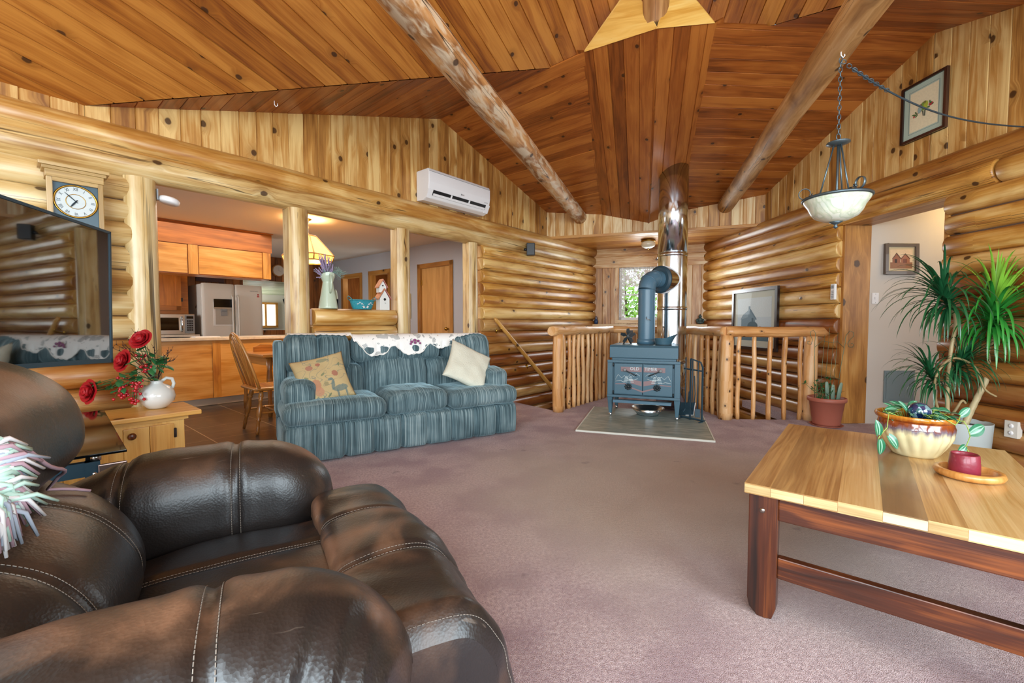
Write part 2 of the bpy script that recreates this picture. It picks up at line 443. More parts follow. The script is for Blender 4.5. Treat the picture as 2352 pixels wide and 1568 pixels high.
M['door'] = wood('door', '#d8a766', '#cb9856', '#b17f3f', knots=0, grain=14, blotch=.5, rough=.4)
M['trim'] = wood('trim', '#c08a44', '#a9722f', '#855320', knots=.02, grain=18, rough=.4)
M['handrail'] = wood('handrail', '#e2b268', '#cf994a', '#a87430', knots=.1, grain=18, rough=.35)
M['clockwood'] = wood('clockwood', '#cdb284', '#b9995f', '#94733f', knots=0, grain=26, rough=.35, blotch=.4)
M['white'] = mat('white', '#e9e9ea', .35)
M['whitegloss'] = mat('whitegloss', '#ecebe8', .22)
M['fridge'] = mat('fridge', '#d9d4ca', .38)
M['grey'] = mat('grey', '#8a8f92', .45)
M['black'] = mat('black', '#14161a', .4)
M['blackgloss'] = mat('blackgloss', '#06080a', .06)
M['screen'] = mat('screen', '#04080b', .03, spec=1.0, coat=1.0); M['screen'].node_tree.nodes['Principled BSDF'].inputs['IOR'].default_value = 1.9; M['screen'].node_tree.nodes['Principled BSDF'].inputs['Coat Roughness'].default_value = .02
M['chrome'] = mat('chrome', '#dde8f2', .14, metal=1)
M['steel'] = mat('steel', '#b8b2a8', .28, metal=1)
M['brass'] = mat('brass', '#b08a3c', .3, metal=1)
M['dark'] = mat('dark', '#2b2320', .7)
M['iron'] = mat('iron', '#3f6476', .42, metal=0, spec=.6, bump=.15, bscale=220)
M['irondark'] = mat('irondark', '#2c4654', .45, bump=.15, bscale=200)
M['pipe'] = mat('pipe', '#4d7288', .36, spec=.6)
M['castblack'] = mat('castblack', '#1e2a30', .5)
M['lampmetal'] = mat('lampmetal', '#5c6b72', .38, metal=.7)
M['drywall'] = mat('drywall', '#c9c6c4', .8)
M['hallwall'] = mat('hallwall', '#d6cfc6', .8)
M['kceil'] = mat('kceil', '#e6dccf', .85)
M['cement'] = mat('cement', '#5f4a3c', .9)
# ================================================================ large structure
def clip(poly, a, b_, c, keep):
    """2-D clip: keep a*x+b*y+c >= 0"""
    out = []; n = len(poly)
    for i in range(n):
        p, q = poly[i], poly[(i + 1) % n]
        dp = a * p[0] + b_ * p[1] + c; dq = a * q[0] + b_ * q[1] + c
        if dp >= 0: out.append(p)
        if (dp >= 0) != (dq >= 0):
            t = dp / (dp - dq); out.append((p[0] + (q[0] - p[0]) * t, p[1] + (q[1] - p[1]) * t))
    return out
def planks(mb, pts, d, facing, w=.14, th=.014, ch=.005, off=0.0, tone=0, spread=0):
    """clad the flat convex polygon pts (3-D) with boards running along d; facing: a point on the side they face"""
    o = pts[0]; nrm = None
    nrm = (pts[1] - pts[0]).cross(pts[2] - pts[0]).normalized()
    if nrm.length < .5: nrm = (pts[2] - pts[0]).cross(pts[3] - pts[0]).normalized()
    if (Vector(facing) - o).dot(nrm) < 0: nrm = -nrm
    d = (Vector(d) - nrm * Vector(d).dot(nrm)).normalized(); e = nrm.cross(d)
    P = [((p - o).dot(d), (p - o).dot(e)) for p in pts]
    ar = sum(P[i][0] * P[(i + 1) % len(P)][1] - P[(i + 1) % len(P)][0] * P[i][1] for i in range(len(P)))
    if ar < 0: P = P[::-1]
    def W(p, h): return o + d * p[0] + e * p[1] + nrm * h
    # backing
    mb.rt(1, 0); I = [mb.v(W(p, 0)) for p in P]; mb.f(I, [(p[0], p[1]) for p in P])
    v0 = min(p[1] for p in P); v1 = max(p[1] for p in P)
    k = math.floor((v0 - off) / w)
    while off + k * w < v1:
        a, b = off + k * w, off + (k + 1) * w; k += 1
        wob = rng.uniform(-.0015, .0015)
        q = clip(P, 0, 1, -(a + ch), 1)
        if len(q) >= 3: q = clip(q, 0, -1, b - ch, 1)
        if len(q) < 3: continue
        r = clip(clip(P, 0, 1, -a - .0008, 1), 0, -1, b - .0008, 1)
        mb.rt(tone, spread)
        sh = rng.uniform(0, 5)
        mb.f([mb.v(W(p, th + wob)) for p in q], [(p[0] + sh, p[1] - a) for p in q])
        # chamfers along the two long sides
        for side, vv, vi in ((0, a, a + ch), (1, b, b - ch)):
            xs = [p[0] for p in q if abs(p[1] - vi) < 1e-6]
            if len(xs) < 2: continue
            x0, x1 = min(xs), max(xs)
            ps = [(x0, vi, th + wob), (x1, vi, th + wob), (x1, vv, th * .35), (x0, vv, th * .35)]
            if side == 0: ps = ps[::-1]
            mb.f([mb.v(o + d * x + e * y + nrm * h) for x, y, h in ps], [(x + sh, y - a) for x, y, h in ps])

def log(mb, a, b, r0, r1=None, n=14, rough=.05, tone=0, spread=0, seg=None, sq=None, cap=True, sup=0):
    a = Vector(a); b = Vector(b); r1 = r0 if r1 is None else r1; L = (b - a).length
    m = seg or max(2, int(L / .22)); mb.rt(tone, spread); sd = rng.uniform(0, 50)
    t = (b - a).normalized(); s1 = t.orthogonal().normalized(); s2 = t.cross(s1)
    path = []; rr = []
    for i in range(m + 1):
        k = i / m; w = r0 * .05
        path.append(a.lerp(b, k) + s1 * w * noise.noise(Vector((k * L * .9, sd, 0))) + s2 * w * noise.noise(Vector((k * L * .9, sd, 9))))
        rr.append((r0 + (r1 - r0) * k) * (1 + .05 * noise.noise(Vector((k * L * 1.7, sd, 4)))))
    # rounded, worn ends
    if cap:
        path = [path[0] - t * .0, path[0] + t * .012] + path[1:-1] + [path[-1] - t * .012, path[-1]]
        rr = [rr[0] * .9, rr[0]] + rr[1:-1] + [rr[-1], rr[-1] * .9]
    mb.tube(path, rr, n, cap, sq=sq, rough=rough, seed=sd, sup=sup)

def rect(mb, pts, uvs=1.0):
    e = (pts[1] - pts[0]).length; g = (pts[-1] - pts[0]).length
    mb.f([mb.v(p) for p in pts], [(0, 0), (e, 0), (e, g), (0, g)][:len(pts)])

# ---- floors
P1 = Vector((.572, 5.356, 0)); Q1 = Vector((1.50, 6.54, 0)); Q2 = Vector((2.37, 6.25, 0)); P2 = Vector((2.437, 4.94, 0)); P3 = Vector((3.40, 4.90, 0)); P4 = Vector((3.60, 4.90, 0))
WL = LW(4.62)  # where the well meets the left wall
A1 = mir(A0); B0 = Vector((-3.33, -1.6, 0)); B1 = mir(B0)
def carpet():
    m, nt, b = newmat('carpet'); L = nt.links
    tc = N_(nt, 'TexCoord').outputs['Object']
    def noi(s, d=3, v=None):
        n = N_(nt, 'TexNoise'); n.inputs['Scale'].default_value = s; n.inputs['Detail'].default_value = d; L.new(v or tc, n.inputs['Vector']); return n.outputs['Fac']
    base = ramp_(nt, math_(nt, 'ADD', math_(nt, 'MULTIPLY', noi(330, 2), .65), math_(nt, 'MULTIPLY', noi(70, 3), .35)), [(.34, srgb('#7f666c')), (.5, srgb('#bda3a8')), (.66, srgb('#ead8d8'))])
    patch = mix_(nt, smooth_(nt, noi(2.6, 4), .4, .62), base, srgb('#937580'), 'MIX')
    patch = mix_(nt, .6, base, patch)
    worn = smooth_(nt, noi(.7, 3), .42, .6)
    mp = N_(nt, 'Mapping'); mp.inputs['Location'].default_value = (-1.0, -2.9, 0); L.new(tc, mp.inputs[0])
    ln = N_(nt, 'VectorMath', operation='LENGTH'); L.new(mp.outputs[0], ln.inputs[0])
    path_ = math_(nt, 'SUBTRACT', 1, smooth_(nt, math_(nt, 'ADD', ln.outputs['Value'], math_(nt, 'MULTIPLY', noi(1.6, 3), 1.0)), 1.0, 2.4))
    tr = mix_(nt, math_(nt, 'MULTIPLY', path_, .75), patch, mix_(nt, noi(190, 2), srgb('#a09080'), srgb('#c4b8a6')))
    st = math_(nt, 'MULTIPLY', smooth_(nt, noi(4.2, 4), .66, .74), .45)
    L.new(mix_(nt, st, tr, srgb('#57444a')), b.inputs['Base Color'])
    b.inputs['Roughness'].default_value = .95; b.inputs['Specular IOR Level'].default_value = .1
    b.inputs['Sheen Weight'].default_value = .25; b.inputs['Sheen Roughness'].default_value = .6
    bp = N_(nt, 'Bump'); bp.inputs['Strength'].default_value = .9; bp.inputs['Distance'].default_value = .008
    h = math_(nt, 'ADD', noi(330, 2), math_(nt, 'MULTIPLY', noi(60, 3), .5)); L.new(h, bp.inputs['Height']); L.new(bp.outputs['Normal'], b.inputs['Normal'])
    return m
M['carpet'] = carpet()
mb = MB()
fl = [A0, WL, P1, Q1, Q2, P2, P3, P4, A1, B1, B0]
def slab(mb, pts, z0, z1):
    mb.f([mb.v(p + Vector((0, 0, z1))) for p in pts]); mb.f([mb.v(p + Vector((0, 0, z0))) for p in pts[::-1]])
    for i in range(len(pts)):
        p, q = pts[i], pts[(i + 1) % len(pts)]
        mb.f([mb.v(p + Vector((0, 0, z1))), mb.v(p + Vector((0, 0, z0))), mb.v(q + Vector((0, 0, z0))), mb.v(q + Vector((0, 0, z1)))])
tri = [A0, WL, P1, P2, P3, P4, A1, B1, B0]
slab(mb, [A0, WL, P1, P2, A1, B1, B0], -.16, 0); slab(mb, [P1, Q1, Q2, P2], -.16, 0); slab(mb, [P2, P3, P4, A1], -.16, 0)
struct('floor', mb, M['carpet'])
# kitchen floor of big slate tiles
def tile():
    m, nt, b = newmat('tile'); L = nt.links
    tc = N_(nt, 'TexCoord').outputs['Object']
    br = N_(nt, 'TexBrick'); L.new(tc, br.inputs['Vector']); br.offset = 0; br.inputs['Scale'].default_value = 1; br.inputs['Mortar Size'].default_value = .004
    br.inputs['Brick Width'].default_value = .61; br.inputs['Row Height'].default_value = .61
    br.inputs['Color1'].default_value = srgb('#3c322c'); br.inputs['Color2'].default_value = srgb('#4a3e36'); br.inputs['Mortar'].default_value = srgb('#8c7c6c')
    mp = N_(nt, 'Mapping'); mp.inputs['Scale'].default_value = (1.2, 7, 1); L.new(tc, mp.inputs[0])
    n = N_(nt, 'TexNoise'); n.inputs['Scale'].default_value = 4; n.inputs['Detail'].default_value = 5; n.inputs['Distortion'].default_value = .8; L.new(mp.outputs[0], n.inputs['Vector'])
    c = mix_(nt, .5, br.outputs['Color'], ramp_(nt, n.outputs['Fac'], [(.3, srgb('#2a2624')), (.7, srgb('#6a5a4e'))]))
    c = mix_(nt, br.outputs['Fac'], c, srgb('#a08c74'))
    L.new(c, b.inputs['Base Color']); b.inputs['Roughness'].default_value = .3
    return m
M['tile'] = tile()
mb = MB(); mb.box(-.6, 4.85, 0, 5.45, -.1, -.004)
o = struct('floor_kitchen', mb, M['tile']); o.matrix_world = frame(LW(0, .0), U, N)
mb = MB(); mb.box(3.3, 5.6, 2.0, 6.2, -.1, -.004); struct('floor_hall', mb, M['carpet'])

# ---- log walls
PIT = .167
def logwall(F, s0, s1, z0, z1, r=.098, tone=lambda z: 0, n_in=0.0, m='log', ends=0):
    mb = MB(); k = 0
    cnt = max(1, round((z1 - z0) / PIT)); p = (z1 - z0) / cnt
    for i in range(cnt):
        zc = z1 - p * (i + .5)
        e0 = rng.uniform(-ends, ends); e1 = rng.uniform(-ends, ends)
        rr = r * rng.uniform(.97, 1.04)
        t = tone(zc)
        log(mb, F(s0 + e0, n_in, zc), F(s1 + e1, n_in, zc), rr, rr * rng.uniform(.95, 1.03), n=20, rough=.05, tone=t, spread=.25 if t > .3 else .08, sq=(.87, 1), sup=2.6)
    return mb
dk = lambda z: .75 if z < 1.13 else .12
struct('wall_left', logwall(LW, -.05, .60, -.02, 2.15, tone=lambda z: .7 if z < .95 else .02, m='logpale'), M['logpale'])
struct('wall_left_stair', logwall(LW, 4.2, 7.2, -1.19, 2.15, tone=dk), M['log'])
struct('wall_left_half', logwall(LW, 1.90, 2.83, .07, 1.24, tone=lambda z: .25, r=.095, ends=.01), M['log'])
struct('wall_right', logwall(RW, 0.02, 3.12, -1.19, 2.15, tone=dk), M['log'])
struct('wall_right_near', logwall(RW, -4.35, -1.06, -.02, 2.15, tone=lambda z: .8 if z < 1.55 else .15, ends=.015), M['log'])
def solid(F, s0, s1, n0, n1, z0, z1):
    mb = MB()
    P = [[F(s, n, z) for z in (z0, z1)] for s, n in ((s0, n0), (s1, n0), (s1, n1), (s0, n1))]
    for i in range(4):
        j = (i + 1) % 4; mb.f([mb.v(P[i][0]), mb.v(P[j][0]), mb.v(P[j][1]), mb.v(P[i][1])])
    mb.f([mb.v(P[i][1]) for i in range(4)]); mb.f([mb.v(P[i][0]) for i in (3, 2, 1, 0)])
    return mb
# chinking core inside the log walls
for nm, F, s0, s1, z0, z1 in (('wall_left_core', LW, -.05, .6, 0, 2.5), ('wall_left_core', LW, 4.22, 7.3, -1.2, 2.5), ('wall_right_core', RW, .02, 3.1, -1.2, 2.5), ('wall_right_core', RW, -4.35, -1.08, 0, 2.5)):
    struct(nm, solid(F, s0, s1, -.03, .04, z0, z1), M['cement'])

# ---- log beams over the openings, posts
for nm, F, s0, s1, z, r, mt, tn, lab, cat in (
    ('log_beam', LW, -.1, 7.22, 2.405, .112, 'log', .38, 'orange upper log running along the top of the left wall, above the pale log', 'log beam'),
    ('log_beam', LW, -.12, 7.2, 2.237, .108, 'logpale', .04, 'pale squared log lying on the posts over the kitchen openings', 'log beam'),
    ('log_beam', RW, -4.3, 3.1, 2.405, .112, 'log', .6, 'reddish topmost log along the right wall under the bird picture', 'log beam'),
    ('log_beam', RW, -1.42, 3.1, 2.237, .106, 'log', .1, 'second log of the right wall, spanning above the hall doorway', 'log beam'),
    ('log_beam', RW, -4.3, -1.43, 2.237, .112, 'log', .12, 'short log butted on the doorway log near the right edge of the photo', 'log beam')):
    mb = MB(); log(mb, F(s0, 0, z), F(s1, 0, z), r, r * .94, n=24, rough=.05, tone=tn, sq=(.92, 1), seg=26)
    o = mb.build(nm, M[mt]); tag(o, lab, cat)
def post(s, lab, w=.115, tone=0, name='log_post', zt=2.15):
    mb = MB(); th = []
    n = 20; zs = [i / 16 * zt for i in range(17)]
    mb.rt(tone); sd = rng.uniform(0, 40)
    rings = []
    for z in zs:
        ring = []
        for k in range(n):
            a = 2 * PI * k / n
            x = math.cos(a); y = math.sin(a)
            r = w * (1 + .05 * noise.noise(Vector((x * 1.5, y * 1.5, z * 1.8 + sd))))
            px, py = x * r * 1.0, y * r * 1.0
            if px < -w * .80: px = -w * .80           # sawn cheek
            if py > w * .7: py = w * .7
            ring.append(mb.v(LW(s + px, -.005 + py, z)))
        rings.append(ring)
    for i in range(16):
        for k in range(n):
            k2 = (k + 1) % n
            mb.f((rings[i][k], rings[i][k2], rings[i + 1][k2], rings[i + 1][k]), [(zs[i], k * .036), (zs[i], (k + 1) * .036), (zs[i + 1], (k + 1) * .036), (zs[i + 1], k * .036)], True)
    mb.f(rings[0][::-1]); mb.f(rings[-1])
    o = mb.build(name, M['logpale']); tag(o, lab, 'post', 'log posts along the kitchen opening')
    m2 = o.modifiers.new('e', 'EDGE_SPLIT'); m2.split_angle = math.radians(40)
    return o
post(.645, 'thick knobbly peeled log post beside the television and wall clock', .108)
post(1.775, 'log post left of the pitcher ledge, with the hanging lamp behind it', .108)
post(2.93, 'log post right of the birdhouse, at the end of the half wall', .105)
post(4.03, 'log post beside the plain wooden door, against the stair wall logs', .10)

# ---- boards above the log walls, up to the roof
sl = .32
PLk = LW(3.53, 0, ZR); PRk = RW(-.87, 0, ZR)
cl, cr_, ct = 5.75, 1.38, 2.885
mb = MB()
for poly in ([LW(-.05, 0, 2.45), LW(.38, 0, 2.45), LW(.38, 0, 2.60), LW(-.05, 0, 2.60)],
             [LW(.38, 0, 2.45), LW(3.53, 0, 2.45), PLk, LW(.38, 0, 2.595)],
             [LW(3.53, 0, 2.45), LW(cl, 0, 2.45), LW(cl, 0, ct), PLk]):
    planks(mb, poly, (0, 0, 1), (0, 0, 2.5), w=.135, off=0)
struct('wall_left_gable', mb, M['board2'])
mb = MB()
for poly in ([RW(cr_, 0, 2.45), RW(cr_, 0, 2.91), PRk, RW(-.87, 0, 2.45)],
             [RW(-.87, 0, 2.45), PRk, RW(-4.3, 0, 2.50), RW(-4.3, 0, 2.45)]):
    planks(mb, poly, (0, 0, 1), (0, 0, 2.5), w=.14)
struct('wall_right_gable', mb, M['board2'])
# the boarded front of the alcove header
PA = LW(cl, 0, 0); PB = RW(cr_, 0, 0)
PAt = PA + Vector((0, 0, ct)); PBt = PB + Vector((0, 0, 2.91))
BL = Vector((1.477, 6.82, 2.757)); BR = Vector((2.603, 6.443, 2.785)); BC = Vector((2.058, 6.625, 2.60))
mb = MB()
mid1 = PA.lerp(PB, .5)
planks(mb, [PA + Vector((0, 0, 2.48)), PB + Vector((0, 0, 2.48)), PBt, PAt], (0, 0, 1), (0, 0, 2.5), w=.15)
struct('wall_alcove_header', mb, M['board'])
# flat board soffit between header and window wall
mb = MB()
planks(mb, [PA + Vector((0, 0, 2.475)), PB + Vector((0, 0, 2.475)), RW(3.12, 0, 2.475), LW(7.25, 0, 2.475)], BP, (1, 5, 0), w=.14)
struct('ceiling_alcove', mb, M['soffit'])
mb = MB(); 
e1, e2 = PA + Vector((0, 0, 2.475)), PB + Vector((0, 0, 2.475))
mb.M = frame(e1 - BD * .02, BP, BD); mb.rt(); mb.box(-.03, (e2 - e1).length + .03, 0, .03, -.028, .012)
struct('trim_1', mb, M['soffit'])

# ---- window wall of the alcove
wx0, wx1, wz0, wz1 = .50, 1.30, 1.15, 2.13
mb = MB()
AWL = 2.02
def awp(mb, a0, a1, z0, z1, d=(0, 0, 1), w=.15, n=0):
    planks(mb, [AW(a0, n, z0), AW(a1, n, z0), AW(a1, n, z1), AW(a0, n, z1)], d, (1, 4, 1.2), w=w)
awp(mb, -.1, wx0, -1.2, 2.15); awp(mb, wx1, AWL + .1, -1.2, 2.15); awp(mb, wx0, wx1, -1.2, wz0); awp(mb, wx0, wx1, wz1, 2.16)
awp(mb, -.1, AWL + .1, 2.15, 2.48, d=BP, w=.165, n=-.012)
struct('wall_alcove', mb, M['board'])
mb = MB(frame(AW(0, 0, 0), BP, BD)); 
for x0, x1, y0, y1, z0, z1 in ((0, AWL, -.035, 0, 2.11, 2.17), (wx0 - .07, wx0, -.03, .1, wz0, wz1), (wx1, wx1 + .07, -.03, .1, wz0, wz1), (wx0 - .07, wx1 + .07, -.03, .1, wz1, wz1 + .05), (wx0 - .07, wx1 + .07, -.05, .1, wz0 - .06, wz0)):
    mb.rt(); mb.box(x0, x1, y0, y1, z0, z1)
struct('trim_2', mb, M['board'], bevel=.003)
mb = MB(frame(AW(0, 0, 0), BP, BD)); mb.rt(); mb.box(-.02, AWL + .05, -.17, 0, 1.035, 1.075)
struct('trim_3', mb, M['board'], bevel=.004)
mb = MB(frame(AW(0, 0, 0), BP, BD)); mb.box(-.02, AWL + .05, -.16, -.14, .97, 1.035)
struct('trim_4', mb, M['white'])
w1 = thingM('window_1', '', 'window', frame(AW(0, 0, 0), BP, BD)); del w1['label']; del w1['category']; w1['kind'] = 'structure'
mb = MB()
for x0, x1, z0, z1 in ((wx0, wx0 + .045, wz0, wz1), (wx1 - .045, wx1, wz0, wz1), (wx0, wx1, wz0, wz0 + .05), (wx0, wx1, wz1 - .05, wz1), (wx0, wx1, 1.60, 1.625)):
    mb.box(x0, x1, .03, .08, z0, z1)
mb.build('window_frame', M['white'], w1, bevel=.003)
M['glass'] = mat('glass', '#ffffff', .0, trans=1); M['glass'].node_tree.nodes['Principled BSDF'].inputs['IOR'].default_value = 1.02
mb = MB(); mb.box(wx0, wx1, .052, .056, wz0, wz1); mb.build('pane', M['glass'], w1)
def lacemat(name, c, holes, sc_):
    m, nt, b = newmat(name); L = nt.links
    uv = N_(nt, 'UVMap', uv_map='UVMap').outputs[0]
    v = N_(nt, 'TexVoronoi'); v.inputs['Scale'].default_value = sc_; L.new(uv, v.inputs['Vector'])
    n = N_(nt, 'TexNoise'); n.inputs['Scale'].default_value = sc_ * .09; L.new(uv, n.inputs['Vector'])
    hole = math_(nt, 'MULTIPLY', math_(nt, 'LESS_THAN', v.outputs['Distance'], .42), math_(nt, 'GREATER_THAN', n.outputs['Fac'], holes))
    b.inputs['Base Color'].default_value = srgb(c); b.inputs['Roughness'].default_value = .9
    L.new(math_(nt, 'SUBTRACT', 1, hole), b.inputs['Alpha'])
    return m
M['lacecurtain'] = lacemat('lacecurtain', '#f2f4f2', .42, 90)
mb = MB(frame(AW(0, 0, 0), BP, BD))
mb.grid(60, 10, lambda i, j: (wx0 + .01 + i * (wx1 - wx0 - .02), -.012 + .012 * math.sin(i * 70), 1.74 + .03 * abs(math.sin(i * PI * 5)) * (1 - j) * 1 + j * .38), lambda a, b: (a * .8, b * .4))
mb.grid(10, 24, lambda i, j: (wx0 + .01 + i * .10, -.014 + .012 * math.sin(i * 17), 1.20 + j * .9), lambda a, b: (a * .1, b * .9))
o = mb.build('lace_curtain', M['lacecurtain']); tag(o, 'white lace valance curtain hanging in the small window behind the stove pipe', 'curtain')
mb = MB(frame(AW(0, 0, 0), BP, BD)); mb.tube([(wx0 - .02, -.015, 2.10), (wx1 + .02, -.015, 2.10)], .008, 8)
o = mb.build('curtain_rod', M['white']); tag(o, 'thin white rod holding the lace curtain across the small window top', 'curtain rod')

# ---- ceiling facets
gx, gy = .474, -.42; W1 = LW(.496, 0, 2.589)
def f1(x, y): return Vector((x, y, W1.z + gx * (x - W1.x) + gy * (y - W1.y)))
EDGE = [(-2.233, 3.451), (-1.879, 3.589), (-1.232, 3.756), (-.515, 4.028), (-.066, 4.199), (.42, 4.36)]
F1d = Vector((.464, .992, -.197))
K1 = f1(.9, 4.6); Kc = f1(C0.x + BD.x * .8, C0.y + BD.y * .8)
def isec(p0, d):            # where F1 meets the gable slope, going from p0 along d
    f = lambda t: f1((p0 + d * t).x, (p0 + d * t).y).z - (ZR + sl * (p0 + d * t - C0).dot(U))
    a, b = f(0), f(1); t = -a / (b - a); q = p0 + d * t; return f1(q.x, q.y)
I1 = isec(LW(0), U); I2 = isec(LW(3.53), -N); print('I1', (I1 - A0).dot(U), I1, 'I2', I2)
def zF2(p): return ZR + sl * (Vector((p.x, p.y, 0)) - C0).dot(U)
Rback = C0 - BD * 5.95
F1poly = [I1, I2, K1, Kc, f1(Rback.x, Rback.y), f1(B0.x - .05, B0.y), f1(A0.x - .03, A0.y)]
mb = MB()
planks(mb, F1poly, F1d, (0, 2, 0), w=.135)
struct('ceiling_main', mb, M['ceil'])
mb = MB()
planks(mb, [mir(p) for p in F1poly], mir(C0 + F1d) - mir(C0), (1, 2, 0), w=.14)
struct('ceiling_main', mb, M['ceil'])
# roof planes of the left gable: outer (F2) and inner (F3)
T_L = Vector((.664, 4.111, ZR)); T_R = Vector((1.681, 3.726, ZR))
RL = LW(3.53, 0, ZR)
dL = -N
mb = MB()
def pz(g, p): return ZR - sl * (Vector((p.x, p.y, 0)) - C0).dot(g)
def at_(g, p, k=1): q = Vector(p); q.z = ZR - k * sl * (Vector((p.x, p.y, 0)) - C0).dot(g); return q
Rg = Vector((.47, 4.40, 0))
mb = MB()
planks(mb, [at_(U, I1, -1), at_(U, RL, -1), at_(U, I2, -1)], dL, (0, 3, 0), w=.14)
struct('ceiling_left', mb, M['cedar'])
Bx = PA.lerp(PB, .49)
mb = MB()
planks(mb, [at_(U, RL), at_(U, LW(cl + .02)), at_(U, Bx), at_(U, C0 + BD * .1), at_(U, RL + dL * 2.3)], dL, (0, 3, 0), w=.14)
struct('ceiling_left_inner', mb, M['cedar'])
RR = RW(-.87, 0, ZR)
Bx = PA.lerp(PB, .51); ZRs = sl; 
mb = MB()
planks(mb, [at_(UR, RR), at_(UR, RW(cr_ + .02)), at_(UR, Bx), at_(UR, C0 + BD * .1), at_(UR, RR - NR * 2.2)], -NR, (0, 3, 0), w=.14, off=.04)
struct('ceiling_right_inner', mb, M['cedar'])
mb = MB(); m0 = mir(Rg)
planks(mb, [at_(UR, mir(I1), -1), at_(UR, RR, -1), at_(UR, mir(I2), -1)], -NR, (0, 3, 0), w=.14)
struct('ceiling_right', mb, M['cedar'])
# the boxed valley between the two gables
def plz(a, b, c, x, y):
    n_ = (b - a).cross(c - a); return a.z - (n_.x * (x - a.x) + n_.y * (y - a.y)) / n_.z
fz = (plz(BC, BL, T_L, 1.125, 3.80) + plz(BC, BR, T_R, 1.125, 3.80)) / 2
def pyx(p): return 784 - 1000 * (p.y * math.sin(PITCH) + (p.z - H) * math.cos(PITCH)) / (p.y * math.cos(PITCH) - (p.z - H) * math.sin(PITCH))
nA = (BL - BC).cross(T_L - BC); nB = (BR - BC).cross(T_R - BC); fold = nA.cross(nB).normalized()
if fold.y > 0: fold = -fold
k_ = 2.4
while pyx(BC + fold * k_) > 62 and k_ < 4.5: k_ += .01
Fc = BC + fold * k_; print('Fc', Fc)
mb = MB()
cd = (BC - Fc)
BL2 = BL + (BL - BC) * .12; BR2 = BR + (BR - BC) * .12; TL2 = T_L + (T_L - Fc) * .0; TR2 = T_R
BLr = BL + (BL - BC) * .12; TLr = T_L + (BL - BC) * .12
TRr = T_R + (BR - BC) * .12
planks(mb, [BC, BLr, TLr, T_L, Fc], cd, (1, 3, 0), w=.14)
planks(mb, [BC, BR2, TRr, T_R, Fc], cd, (1, 3, 0), w=.14)
mb.rt(); mb.tube([Fc + Vector((0, -.005, -.012)), BC + Vector((0, 0, -.012))], .014, 4, smooth=False)
struct('ceiling_valley', mb, M['cedar'])
# bright trim closing the top of the boxed valley round the king post
KL = f1(1.053, 3.968)
mb = MB()
th = Vector((0, -.012, -.022))
for tri3 in ((T_L, Fc, KL), (T_R, Fc, mir(KL))):
    mb.rt(); pts = [p + th for p in tri3]
    mb.f([mb.v(p) for p in pts], [(0, 0), (.5, .05), (.45, .3)]); mb.rt()
    for i in range(3):
        a, b = tri3[i], tri3[(i + 1) % 3]; mb.f([mb.v(a), mb.v(b), mb.v(b + th), mb.v(a + th)], [(0, 0), (.5, 0), (.5, .02), (0, .02)])
struct('trim_5', mb, M['bright'])
mb = MB(); log(mb, (Fc.x + .03, Fc.y + .13, Fc.z + .06), (Fc.x + .03, Fc.y + .13, 4.40), .108, .112, n=20, tone=.1, rough=.08)
o = mb.build('king_post', M['pole']); tag(o, 'short weathered log stub hanging from the ceiling above the bright yellow trim', 'log post')
# two long poles under the roof
for a, b, lab, tn in (((-.60, 2.25, 2.78), (1.10, 7.02, 2.76), 'long mottled log pole under the ceiling, ending left of the flue', .55),
                  ((1.78, 2.10, 2.78), (3.07, 6.38, 2.76), 'long tan log pole under the ceiling on the right, with the lamp hook in it', .0)):
    a = Vector(a); b = Vector(b); a2 = a - (b - a).normalized() * 4.2
    mb = MB(); log(mb, a2, b, .098, .104, n=22, tone=tn, rough=.06, seg=46)
    o = mb.build('ceiling_pole', M['polemot' if tn else 'pole']); tag(o, lab, 'log pole', 'round poles under the ceiling')

# ---- walls behind the camera, with their windows
def plain(name, pts, m):
    mb = MB(); rect(mb, pts); return struct(name, mb, m)
def side(mb, a, b, z0, z1, z2=None):
    planks(mb, [a + Vector((0, 0, z0)), b + Vector((0, 0, z0)), b + Vector((0, 0, z2 or z1)), a + Vector((0, 0, z1))], (0, 0, 1), (0, 0, 1), w=.16)
mb = MB(); side(mb, A0, B0, 0, 2.62, 4.4); struct('wall_side_left', mb, M['board'])
def winwall(name, a, b, x0, x1, z0=.9, z1=2.6, top=5.6):
    d = (b - a).normalized(); mb = MB()
    L_ = (b - a).length
    side(mb, a, a + d * x0, 0, top); side(mb, a + d * x1, b, 0, top)
    side(mb, a + d * x0, a + d * x1, 0, z0); side(mb, a + d * x0, a + d * x1, z1, top)
    return struct(name, mb, M['board'])
winwall('wall_back', B0, B1, .4, 4.8, .45, 3.1)
winwall('wall_back_right', B1, A1, .5, 3.7, .45, 3.0)
M['siding'] = mat('siding', '#cfd6d2', .8)

hk_p = f1(-1.90, 3.56) + Vector((0, 0, -.02))
mb = MB(Matrix.Translation(hk_p)); mb.tube([(0, 0, .03), (0, 0, 0), (.012, 0, -.016), (.026, 0, -.008), (.024, 0, .008)], .003, 6)
o = mb.build('ceiling_hook', M['white']); tag(o, 'tiny white hook screwed into the ceiling edge above the kitchen opening', 'hook')
